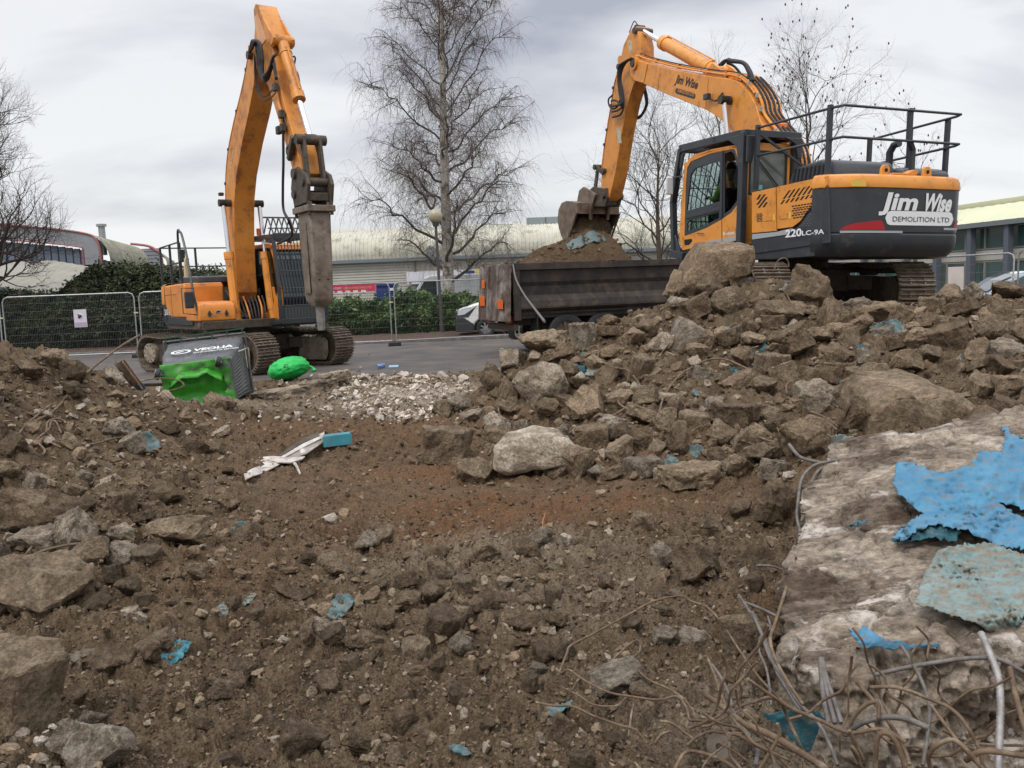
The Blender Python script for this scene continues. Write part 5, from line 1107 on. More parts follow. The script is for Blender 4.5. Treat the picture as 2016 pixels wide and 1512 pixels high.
    for k in (6, 9, 12, 15, 18, 22, 26, 30, 34, 38):
        if k < len(tp)-1: q = MB(); p = tp[k]; t_ = tp[k+1]-tp[k-1]; n_ = np.array([-t_[2], 0, t_[0]]); n_ /= np.linalg.norm(n_); n_ = -n_ if (n_[2] < 0 and abs(n_[2]) > .2) or (abs(n_[2]) <= .2 and n_[0] > 0) else n_; c_ = p+n_*.08; q.box((c_[0], 0, c_[2]), (.05, .5 if k > 18 else .06, .07)); q.box((c_[0], .18, c_[2]), (.06, .12, .09)); q.build('pipe_clamp', GALV if k > 22 else ORANGE, R, bevel=.005)
    hs = lambda pts, y=.0: [(*(lambda s_: (s_[0], y, s_[1]))(FR.side(a, c, y)),) for a, c in pts]
    for j, (dx, y) in enumerate(((0, .2), (3, .25), (6, .15))):
        hose(R, hs([(1416+dx, 128), (1427+dx, 119-j), (1440, 122-j*2), (1462+dx*.5, 125-j), (1472+dx, 140), (1478+dx, 158)], y), .026, RUBBER)
    hose(R, hs([(1432, 124), (1446, 131), (1458, 146), (1462, 160)], .1), .026, RUBBER)
    # ---- arm
    wA = .36; SA = lambda px, py: FR.side(px, py, wA/2)
    armp = [(5.74, 6.50), (5.95, 6.50), (6.17, 6.37), (6.38, 6.21), (6.52, 5.9), (6.68, 5.58), (6.84, 5.3), (6.97, 4.89), (7.17, 4.32), (7.30, 3.97), (7.47, 3.3), (7.52, 2.85), (7.44, 2.62), (7.22, 2.52), (7.02, 2.62), (6.86, 2.9), (6.68, 3.3), (6.42, 4.1), (6.12, 4.80), (5.88, 5.15), (5.66, 5.32), (5.5, 5.6), (5.52, 6.0)]
    am = MB(); arm_prism(am, armp, wA); arm = am.build('arm', ORANGE2, R, bevel=.012)
    pins(R, [(5.62, 5.62, .36, .09), (5.76, 6.40, .24, .08), (7.22, 2.66, .3, .075), (7.25, 3.3, .27, .06), (6.6, 5.75, .22, .07)])
    q = MB(); q.cyl((5.62, -.33, 5.62), (5.62, .33, 5.62), .16, 20); q.build('pivot_boss', ORANGE, R, smooth=True)
    for (a, c, d, e_, nm) in ((1236, 80, 1242, 102, 0), (1214, 252, 1220, 282, 1)):
        q = MB(); q.prism([SA(a, c), SA(a+7, c), SA(d+4, e_), SA(d-3, e_)], wA/2, wA/2+.004); q.build('info_label', mat('label_cream', (.62, .58, .42), (.25, .24, .2), sc=30, rough=.5) if 'label_cream' not in MATS else MATS['label_cream'], arm)
    # bucket cylinder runs down the front of the arm
    ram(R, (6.72, 5.95), (7.74, 3.42), .58, .095, .045, body=ORANGE2, nm='bucket_cylinder')
    # links
    lk = MB()
    for s in (-1, 1): lk.prism([(7.74, 3.5), (7.84, 3.42), (7.35, 3.2), (7.25, 3.28)], s*.2, s*.235); lk.prism([(7.68, 3.45), (7.82, 3.45), (8.02, 2.78), (7.86, 2.74)], s*.13, s*.17)
    lk.build('bucket_link', DARKST, R, bevel=.01); pins(R, [(7.76, 3.44, .27, .07), (7.93, 2.78, .24, .06)])
    hc = MB()
    for s in (-1, 1): hc.prism([(7.05, 2.62), (7.1, 2.85), (7.35, 2.86), (7.9, 2.95), (8.12, 2.88), (8.1, 2.6), (7.8, 2.42), (7.2, 2.38)], s*.15, s*.22)
    hc.lohi((7.2, -.15, 2.42), (7.95, .15, 2.6)); hc.build('quick_hitch', DARKST, R, bevel=.015)
    # hoses at boom/arm joint
    for j in range(4):
        y = .30+.025*j; k = j*3
        hose(R, [(FR.side(1252-k, 118-k*.4, y)[0], y, FR.side(1252-k, 118-k*.4, y)[1])]+[(*(FR.side(a, c, y)[:1]), y, FR.side(a, c, y)[1]) for a, c in [(1238-k, 119+k*.3), (1227-k, 132), (1222-k*.6, 155), (1226-k*.8, 180), (1228-k*.6, 205), (1222-k, 225-k*3), (1206-k*.3, 231-k*3.6)]], .024, RUBBER)
    hose(R, hs([(1206, 187), (1198, 196), (1200, 209), (1208, 214), (1216, 208), (1224, 188)], .3), .022, RUBBER)
    for j in range(3): hose(R, hs([(1266+j*1.5, 168), (1270+j*2, 190), (1271+j*1.5, 208), (1262, 226+j*2), (1249, 233+j*1.5)], -.18-.02*j), .02, RUBBER)
    hose(R, hs([(1239, 64), (1246, 46), (1250, 42), (1256, 50)], .1), .012, RUBBER)
    for j, y in enumerate((.16, .08)):
        hose(R, [(armp[k][0]+.06, y, armp[k][1]) for k in (5, 6, 7, 8, 9, 10)], .02, ORANGE2, 'steel_pipe', 6, 3)
    for k in (6, 7, 8, 9): q = MB(); q.box((armp[k][0]+.05, .12, armp[k][1]), (.07, .16, .06)); q.build('pipe_clamp', DARKST, R)
    # ---- bucket (wide, mouth open towards the machine)
    bw = .60; prof = [(8.03, 2.52), (8.33, 2.57), (8.70, 2.62), (9.0, 2.58), (9.2, 2.42), (9.27, 2.15), (9.17, 1.88), (8.95, 1.62), (8.68, 1.36)]
    b = MB(); n = len(prof); pi = [(8.06, 2.48), (8.33, 2.53), (8.69, 2.58), (8.97, 2.54), (9.16, 2.39), (9.23, 2.15), (9.13, 1.90), (8.92, 1.65), (8.67, 1.40)]
    b.grid(lambda i, j: (prof[j][0], -bw+i*2*bw, prof[j][1]), 2, n); b.grid(lambda i, j: (pi[j][0], -bw+i*2*bw, pi[j][1]), 2, n)
    side = prof+[(8.54, 1.70), (8.22, 2.03), (8.0, 2.27)]
    for s in (-1, 1): b.prism(side, s*bw, s*(bw+.035))
    b.lohi((7.98, -bw, 2.24), (8.06, bw, 2.52)); bk = b.build('bucket', BUCKM, R)
    q = MB()
    for s in (-1, 1): q.prism([(7.62, 2.72), (7.8, 2.80), (8.35, 2.98), (8.62, 2.9), (8.75, 2.60), (8.3, 2.55), (8.05, 2.42), (7.98, 2.1), (7.92, 2.08), (7.86, 2.4)], s*.22, s*.29)
    q.build('bucket_ears', BUCKM, bk, bevel=.01)
    for k in range(5): y = -bw+.12+k*(2*bw-.24)/4; q = MB(); q.prism([(8.70, 1.40), (8.60, 1.34), (8.50, 1.16), (8.66, 1.28)], y-.05, y+.05); q.build('tooth', STEEL, bk, bevel=.008)
    q = MB(); q.beam((8.0, -bw-.04, 2.26), (8.66, -bw-.04, 1.36), .03, .05, up=(0, 1, 0)); q.beam((8.0, bw+.04, 2.26), (8.66, bw+.04, 1.36), .03, .05, up=(0, 1, 0)); q.build('side_cutter', STEEL, bk)
    return armp
build_right()
# ------------------------------------------------------------------ left-hand digger with hydraulic breaker
FL = Frame((-6.54, 21.18, 0), 146.1)
LX_ = empty('excavator', mat=FL.mat()); tag(LX_, 'worn orange tracked digger carrying a hydraulic breaker, parked beside the overturned bin', 'excavator')
def build_left():
    R = LX_; S = lambda px, py, y=-1.35: FL.side(px, py, y)
    c6 = lambda u, v: (240+u/3.435, 380+v/3.435); c5 = lambda u, v: (400+u/3.78, v/3.78)
    MUD = mat('dried_mud_plate', (.36, .30, .23), (.20, .155, .11), sc=6, rough=.85, bump=.2, dirt=((.10, .075, .05), .3, 4))
    undercarriage(R, math.radians(22.5), mud=MUD)
    y0, y1 = -1.35, 1.35
    b = MB(); b.prism([(1.25, 1.02), (1.25, 1.22), (-2.2, 1.2), (-2.2, 1.0)], y0+.05, y1-.05); b.prism([(1.2, 1.02), (1.7, 1.05), (1.7, 1.2), (1.2, 1.2)], .35, y1); b.build('main_frame', DARKST, R, bevel=.02)
    surf = ctw(R, y0, y1, -2.0, 1.08, 1.62, 2.14, -2.72, BLACKP, ORANGE2, None)
    # right-hand flank (image left): orange with black wedge
    OL = mat('flank_orange', (.74, .27, .04), (.66, .225, .032), sc=2, rough=.42, coat=.15, dirt=((.25, .12, .05), .2, 4), streak=((.16, .08, .04), .2))
    q = MB(); q.prism([(-2.05, 1.62), (-2.05, 2.10), (-.05, 2.12), (0.02, 2.05), (.02, 1.30), (-1.55, 1.30), (-1.8, 1.40)], y0, -.42); q.build('engine_cover', OL, R, bevel=.05, seg=3)
    q = MB(); q.prism([(-2.05, 1.60), (-1.75, 1.32), (.5, 1.28), (.5, 1.12), (-2.05, 1.12)], y0+.01, -.42); q.build('black_side_panel', BLACKP, R, bevel=.015)
    q = MB(); q.lohi((-2.02, y0-.004, 1.86), (-.75, y0, 1.87)); q.lohi((-1.32, y0-.004, 1.32), (-1.31, y0, 2.08)); q.build('panel_gaps', DECALK, R)
    tb = MB(); tb.prism([(.0, 1.22), (.0, 1.60), (.15, 1.68), (1.0, 1.66), (1.17, 1.60), (1.22, 1.48), (1.20, 1.22)], y0+.0, -.52); tbx = tb.build('tool_box', OL, R, bevel=.04, seg=3)
    for yy in (-1.12, -.74):
        q = MB(); q.prism([(yy-.045, 1.38), (yy, 1.31), (yy+.045, 1.38), (yy, 1.47)], 1.215, 1.235, ax='x'); q.cyl((1.22, yy, 1.37), (1.255, yy, 1.37), .035, 10); q.build('latch', BLACKP, tbx)
    q = MB(); q.lohi((1.212, -.99, 1.40), (1.225, -.86, 1.46)); q.build('box_badge', GREYST, tbx); q = MB(); q.prism([(-.98, 1.41), (-.90, 1.41), (-.87, 1.45), (-.95, 1.45)], 1.226, 1.228, ax='x'); q.build('badge_mark', DECALK, tbx)
    q = MB(); q.lohi((1.0, y0, 1.08), (1.16, -.5, 1.2)); q.build('front_step', STEEL, R, bevel=.01)
    # number on the rear flank
    xa, za = S(321, 628, y0); xb, zb = S(331, 628, y0)
    text('210', R, lambda u, v: (-2.12+u, y0-.016, 1.36+v), .15, DECALW, bold=.03, width=.34); text('LC9', R, lambda u, v: (-1.74+u, y0-.016, 1.36+v), .09, DECALW, bold=.015, width=.24)
    hd = MB(); hd.prism([(-.15, 2.1), (-.2, 2.28), (-1.6, 2.32), (-1.95, 2.26), (-2.05, 2.12)], -1.0, 1.0); hd.build('engine_hood', BLACKP, R, bevel=.06, seg=3)
    eb = MB(); eb.lohi((-.4, -.45, 1.15), (.05, .4, 2.0)); eb.build('hydraulic_bay', DARKST, R)
    for k in range(6): hose(R, [(.1, -.4+.1*k, 1.9), (.3, -.38+.1*k, 1.75-.05*k), (.25, -.3+.08*k, 1.45), (.5, -.2+.06*k, 1.25)], .025, RUBBER)
    # ---- cab (machine left = image right)
    cy0, cy1 = .42, 1.36
    prof = [(1.52, 1.15), (1.62, 1.7), (1.45, 2.6), (1.25, 2.86), (.9, 2.95), (-.25, 2.97), (-.3, 1.2)]
    q = MB(); q.prism([(1.30, 2.80), (1.2, 2.92), (.9, 2.99), (-.2, 3.0), (-.28, 2.9), (1.1, 2.86)], cy0, cy1); q.build('cab_roof', OL, R, bevel=.04, seg=3)
    q = MB()
    q.prism([(1.50, 1.12), (1.66, 1.65), (1.58, 1.95), (1.36, 2.72), (1.2, 2.9), (1.05, 2.88), (1.25, 2.62), (1.42, 1.95), (1.36, 1.78), (1.26, 1.68), (1.16, 1.95), (1.02, 1.95), (1.1, 1.6), (.95, 1.12)], cy0, cy0+.05)
    q.prism([(-.3, 1.12), (-.3, 2.95), (-.18, 2.95), (-.12, 1.95), (.0, 1.6), (.95, 1.12)], cy0, cy0+.05); q.build('cab_right_side', OL, R, bevel=.012)
    q = MB(); q.prism([(-.2, 1.8), (-.2, 2.88), (1.15, 2.86), (1.38, 2.5), (1.42, 1.95), (1.2, 1.7), (.6, 1.3)], cy0+.01, cy0+.02); q.build('right_window', GLASS, R)
    q = MB()
    q.lohi((1.1, cy0, 2.80), (1.22, cy1, 2.92)); q.lohi((1.5, cy0, 1.12), (1.58, cy1, 1.3)); q.prism([(1.5, 1.2), (1.64, 1.7), (1.45, 2.6), (1.25, 2.86), (1.18, 2.8), (1.38, 2.55), (1.56, 1.7), (1.44, 1.2)], cy1-.05, cy1)
    q.lohi((-.3, cy0, 1.15), (-.25, cy1, 2.95)); q.lohi((.2, cy1-.05, 1.9), (.28, cy1, 2.9)); q.build('cab_frame', OL, R, bevel=.01)
    g = MB(); g.add([(1.49, cy0+.04, 1.3), (1.49, cy1-.04, 1.3), (1.60, cy1-.04, 1.7), (1.60, cy0+.04, 1.7), (1.42, cy1-.04, 2.58), (1.42, cy0+.04, 2.58), (1.2, cy1-.04, 2.84), (1.2, cy0+.04, 2.84)], [(0, 1, 2, 3), (3, 2, 4, 5), (5, 4, 6, 7)]); g.build('front_glass', GLASSD, R)
    g = MB(); g.prism([(-.2, 1.9), (-.2, 2.85), (1.2, 2.82), (1.55, 1.9)], cy1-.03, cy1-.02); g.build('left_window', GLASS, R)
    q = MB(); q.lohi((0, .62, 1.2), (.5, 1.15, 1.5)); q.lohi((-.1, .62, 1.45), (.08, 1.15, 2.3)); q.build('operator_seat', RUBBER, R, bevel=.05)
    q = MB(); q.lohi((-.24, cy1-.03, 1.15), (1.45, cy1-.01, 1.9)); q.lohi((-.24, cy0+.03, 1.1), (1.45, cy1-.03, 1.16)); q.lohi((-.24, cy0+.06, 2.79), (1.12, cy1-.06, 2.83)); q.lohi((-.24, cy0+.055, 1.2), (.1, cy0+.06, 2.8)); q.build('cab_lining', BLACKP, R)
    # ---- dark cage in front and over the roof
    G = MB(); fx = 1.80
    for yy in (.33, 1.44):
        G.beam((fx, yy, 1.1), (fx, yy, 1.95), .08, .08); G.beam((fx, yy, 1.93), (1.62, yy, 3.12), .08, .08); G.beam((1.62, yy, 3.10), (-.35, yy, 3.16), .1, .1); G.beam((-.38, yy, 1.2), (-.38, yy, 3.15), .1, .1)
        G.beam((.9, yy, 1.08), (fx, yy, 1.12), .09, .09)
    G.lohi((1.58, .33, 3.03), (1.70, 1.44, 3.17)); G.lohi((fx-.03, .33, 1.08), (fx+.05, 1.44, 1.2)); G.lohi((-.42, .33, 3.1), (-.34, 1.44, 3.2))
    G.prism([(1.62, 3.08), (1.2, 3.12), (1.15, 2.98), (1.5, 2.95)], .30, .36)
    cage = G.build('cab_guard', BLACKP, R, bevel=.01)
    def cbar(P, r=.012): q = MB(); q.tube(P, r, 5); q.build('guard_bar', BLACKP, cage)
    for k in range(13):
        yy = .42+k*.93/12; cbar([(fx, yy, 1.15), (fx, yy, 1.95), (1.64, yy, 3.05)])
    for z_ in (1.5, 1.9, 2.3, 2.7): cbar([(fx-max(0, (z_-1.95))*.155, .33, z_), (fx-max(0, (z_-1.95))*.155, 1.44, z_)])
    q = MB(); q.lohi((fx-.02, .36, 1.12), (fx+.0, 1.42, 1.5)); q.build('lower_mesh', mat('lower_mesh', (.06, .065, .065), rough=.6), cage)
    # zig-zag rooftop falling-object bars
    for k in range(9):
        yy = .36+k*1.06/8
        q = MB(); q.beam((1.60, yy, 3.14), (1.1, yy+.05, 3.58), .025, .03); q.beam((1.1, yy+.05, 3.58), (.55, yy+.1, 3.16), .025, .03); q.build('roof_bar', BLACKP, cage)
    cbar([(1.12, .3, 3.57), (1.12, 1.5, 3.57)], .02); cbar([(1.4, .3, 3.3), (1.4, 1.5, 3.3)], .015)
    q = MB(); q.cyl((.5, .38, 3.2), (.5, .38, 3.36), .06, 12); q.build('beacon', MATS['amber_beacon'], R)
    # ---- handrails on the rear deck
    for z_ in (3.08, 2.6):
        q = MB(); q.tube([(-.3, y0+.05, z_+.02), (-2.35, y0+.05, z_), (-2.45, y0+.1, z_), (-2.45, .9, z_), (-1.5, .95, z_)], .02, 6); q.build('handrail', BLACKP, R)
    for x, y in ((-.3, y0+.05), (-1.3, y0+.05), (-2.35, y0+.05), (-2.45, -.4), (-2.45, .55)): q = MB(); q.lohi((x-.025, y-.025, 2.1), (x+.025, y+.025, 3.08)); q.build('rail_post', BLACKP, R)
    q = MB(); q.tube([(1.12, y0+.05, 1.25), (1.0, y0-.02, 1.75), (.55, y0, 2.7), (.25, y0, 3.2), (.1, y0, 3.3), (-.15, y0, 3.28), (-.2, y0, 2.2)], .028, 8, 4); q.build('grab_rail', BLACKP, R, smooth=True)
    q = MB(); q.box((1.1, y0-.16, 1.72), (.08, .20, .38)); mm = q.build('mirror', BLACKP, R, bevel=.03)
    q = MB(); q.tube([(1.05, y0-.02, 1.98), (1.05, y0-.3, 1.98), (1.05, y0-.3, 1.42), (1.05, y0, 1.38)], .012, 5); q.build('mirror_bracket', BLACKP, mm)
    q = MB(); q.box((.2, y0-.03, 2.75), (.1, .14, .3)); q.build('mirror', BLACKP, R, bevel=.03)
    q = MB(); q.tube([(.35, y0, 2.25), (.37, y0, 2.5), (.4, y0+.02, 2.68)], .05, 6); q.build('rag', mat('rag_cream', (.6, .5, .3), rough=.9), R)
    # ---- boom
    wB = .48
    back = [(.05, 1.75), (.10, 2.4), (.08, 3.2), (.10, 4.03), (.26, 4.6), (.62, 5.15), (1.20, 5.68), (1.95, 6.25), (2.45, 6.72), (2.62, 7.0)]
    front = [(2.86, 6.92), (2.94, 6.62), (2.75, 6.2), (2.3, 5.72), (1.65, 5.15), (1.08, 4.52), (.76, 3.96), (.58, 3.2), (.50, 2.4), (.48, 1.85), (.3, 1.62)]
    b = MB(); b.prism(back+front, -wB/2, wB/2); boom = b.build('boom', ORANGE2, R, bevel=.015)
    a_ = np.array((.42, 4.35)); b_ = np.array((1.35, 5.38)); d = (b_-a_)/np.linalg.norm(b_-a_); nr = np.array([-d[1], d[0]])
    text('Jim Wise', boom, lambda u, v: (a_[0]+d[0]*u+nr[0]*v, -wB/2-.004, a_[1]+d[1]*u+nr[1]*v), .15, mat('faded_decal', (.62, .45, .30), rough=.6), bold=.02, width=.95)
    pins(R, [(.3, 1.85, .35, .09), (.5, 3.95, .52, .085), (2.75, 6.78, .34, .085)])
    for s in (-1, 1): ram(R, (.95, 1.12), (.50, 3.95), .58, .105, .05, y=s*.43, nm='boom_cylinder')
    # pipes up the back of the boom
    tp = catmull([(a, 0, c) for a, c in back], 3)
    for y, o_ in ((-.2, .10), (-.13, .10), (.15, .10)):
        hose(R, [(p[0]-.10, y, p[2]+.05) for p in tp[4:]], .022, ORANGE2, 'steel_pipe', 6, 0)
    for k in (7, 11, 15, 19, 23):
        p = tp[k]; q = MB(); q.box((p[0]-.07, -.14, p[2]+.03), (.09, .2, .06)); q.build('pipe_clamp', DARKST, R)
    q = MB(); q.box((.1, -.34, 4.2), (.1, .12, .08)); q.build('work_light', BLACKP, R, bevel=.02)
    # ---- arm
    wA = .40
    bk = [(2.94, 7.66), (2.96, 7.3), (2.80, 7.0), (2.66, 6.78), (2.75, 6.55), (3.15, 6.4), (3.55, 5.95), (4.05, 5.14), (4.34, 4.64), (4.62, 4.1)]
    fr = [(4.9, 3.9), (5.08, 4.05), (4.98, 4.35), (4.66, 4.98), (4.38, 5.45), (4.08, 6.12), (3.92, 6.62), (3.72, 7.02), (3.42, 7.44), (3.24, 7.68), (3.08, 7.74)]
    b = MB(); b.prism(bk+fr, -wA/2, wA/2); arm = b.build('arm', ORANGE2, R, bevel=.012)
    q = MB(); q.prism([(3.0, 7.5), (3.1, 7.05), (3.35, 6.85), (3.62, 6.9), (3.36, 7.3), (3.2, 7.5)], -wA/2-.012, -wA/2-.001); q.build('faded_patch', mat('faded_orange', (.72, .40, .22), (.66, .33, .15), sc=3, rough=.6), arm, bevel=.004)
    for s in (-1, 1):
        q = MB(); q.prism([(3.30, 7.30), (3.50, 7.36), (3.86, 7.0), (4.08, 6.82), (3.96, 6.66), (3.7, 6.8)], s*.17, s*.21); q.build('arm_gusset', ORANGE2, arm, bevel=.01)
    ram(R, (3.96, 6.80), (5.12, 4.70), .60, .115, .055, y=0, body=ORANGE2, nm='bucket_cylinder')
    q = MB(); q.cyl((3.96, -.23, 6.80), (3.96, .23, 6.80), .10, 14); q.build('pin', ORANGE2, R, smooth=True)
    pins(R, [(5.12, 4.68, .30, .10), (4.88, 4.06, .32, .10), (4.55, 4.55, .27, .08)])
    lk = MB()
    for s in (-1, 1):
        lk.prism([(5.05, 4.75), (5.2, 4.72), (4.66, 4.42), (4.50, 4.48), (4.5, 4.62)], s*.24, s*.28)
        lk.prism([(5.02, 4.74), (5.22, 4.74), (5.36, 3.86), (5.18, 3.78)], s*.13, s*.19)
    lk.build('linkage', DARKST, R, bevel=.012)
    hb = MB()
    for s in (-1, 1): hb.prism([(4.74, 4.16), (4.98, 4.18), (5.42, 4.0), (5.52, 3.80), (5.42, 3.46), (4.72, 3.44), (4.6, 3.8)], s*.20, s*.27)
    hb.lohi((4.78, -.2, 3.5), (5.38, .2, 3.66)); hb.build('quick_hitch', DARKST, R, bevel=.02); pins(R, [(5.30, 3.86, .31, .085), (4.80, 3.68, .31, .085)])
    # breaker
    q = MB(); q.lohi((4.66, -.29, 3.30), (5.46, .29, 3.42)); q.build('breaker_flange', BREAKM, R, bevel=.015)
    for x in (4.72, 5.40):
        for y in (-.23, .23): q = MB(); q.cyl((x, y, 3.24), (x, y, 3.50), .035, 8); q.build('flange_bolt', DARKST, R)
    for s in (-1, 1): q = MB(); q.prism([(4.74, 3.42), (5.38, 3.42), (5.32, 3.64), (4.8, 3.64)], s*.15, s*.21); q.build('breaker_ear', BREAKM, R, bevel=.01)
    q = MB()
    pr = [(-.235, 0), (.235, 0)]
    def fb(i, j):
        z = (3.30, 3.26, 1.66, 1.60, 1.50)[j]; hx = (.30, .32, .275, .265, .18)[j]; hy = (.21, .225, .195, .185, .13)[j]
        ch = .035; P = [(-hx, -hy+ch), (-hx+ch, -hy), (hx-ch, -hy), (hx, -hy+ch), (hx, hy-ch), (hx-ch, hy), (-hx+ch, hy), (-hx, hy-ch)]
        return (5.06+P[i][0], P[i][1], z)
    q.grid(fb, 8, 5, True); q.add([fb(i, 4) for i in range(8)], [tuple(range(8))]); br = q.build('breaker_housing', BREAKM, R, bevel=.012)
    q = MB(); q.lohi((5.335, -.10, 2.15), (5.345, .10, 3.2)); q.lohi((4.9, -.232, 1.75), (5.2, -.222, 3.1)); q.build('housing_plate', BREAKM, br, bevel=.004)
    for y in (-.09, .09): q = MB(); q.cyl((5.2, y, 2.02), (5.345, y, 2.02), .032, 10); q.build('retaining_pin', HOLE, br)
    q = MB(); q.cyl((5.06, 0, 1.55), (5.06, 0, 1.22), .085, 18); q.cyl((5.06, 0, 1.22), (5.06, 0, 1.02), .085, 18, .07); q.build('chisel', MATS['pale_chisel'] if 'pale_chisel' in MATS else mat('pale_chisel', (.30, .28, .26), (.2, .18, .16), sc=8, rough=.5, metal=.3), R, smooth=True)
    # hoses
    P = lambda pts, y: [(*(lambda s_: (s_[0], y, s_[1]))(FL.side(*c5(a, c), y)),) for a, c in pts]
    for j in range(4):
        hose(R, P([(345+j*6, 390-j*8), (365+j*8, 305), (390+j*12, 330), (405+j*12, 430), (415+j*9, 520-j*12), (450, 600-j*12), (490, 570-j*16), (520, 520-j*30 if j else 440), (545, 405 if j == 3 else 590-j*5)], -.30-.03*j), .030, RUBBER)
    hose(R, P([(380, 400), (385, 560), (410, 700), (450, 750), (500, 730), (540, 690)], -.33), .012, RUBBER)
    hose(R, P([(385, 420), (400, 600), (430, 700), (470, 715), (530, 650)], -.30), .012, RUBBER)
    hose(R, P([(655, 420), (685, 430), (675, 510), (700, 540), (715, 600), (712, 640)], .30), .018, RUBBER)
    hose(R, P([(545, 650), (560, 760), (585, 850), (590, 940), (600, 990)], -.26), .03, ORANGE2, 'steel_pipe')
    hose(R, P([(545, 690), (575, 830), (600, 900), (585, 960)], -.24), .02, RUBBER)
    for a, c in ((590, 850), (545, 650), (600, 950), (570, 970)): x, z = FL.side(*c5(a, c), -.26); q = MB(); q.box((x, -.28, z), (.14, .10, .16)); q.build('hose_coupling', DARKST, R, bevel=.02)
    hose(R, P([(595, 960), (597, 1200), (593, 1400), (598, 1560), (640, 1650)], -.28)+[(3.2, .2, 3.0), (2.0, .3, 2.9)], .028, RUBBER)
    x, z = FL.side(*c5(650, 1110), -.26); q = MB(); q.beam((x-.05, -.28, z-.2), (x+.25, -.28, z+.2), .1, .12); q.build('side_link', DARKST, R, bevel=.02)
    hose(R, P([(625, 1110), (640, 1080), (690, 1060), (740, 1150), (760, 1170)], -.3), .012, RUBBER)
    # front-centre: hose bundle below boom foot
    for k in range(7): hose(R, [(.75, -.28+.09*k, 1.75), (.95, -.26+.085*k, 1.5), (1.05, -.22+.07*k, 1.22), (.9, -.15+.05*k, 1.08)], .022, RUBBER if k not in (1, 5) else ORANGE2)
    q = MB(); q.lohi((.9, -.6, 1.02), (1.2, .4, 1.15)); q.build('front_frame', DARKST, R, bevel=.02)
build_left()
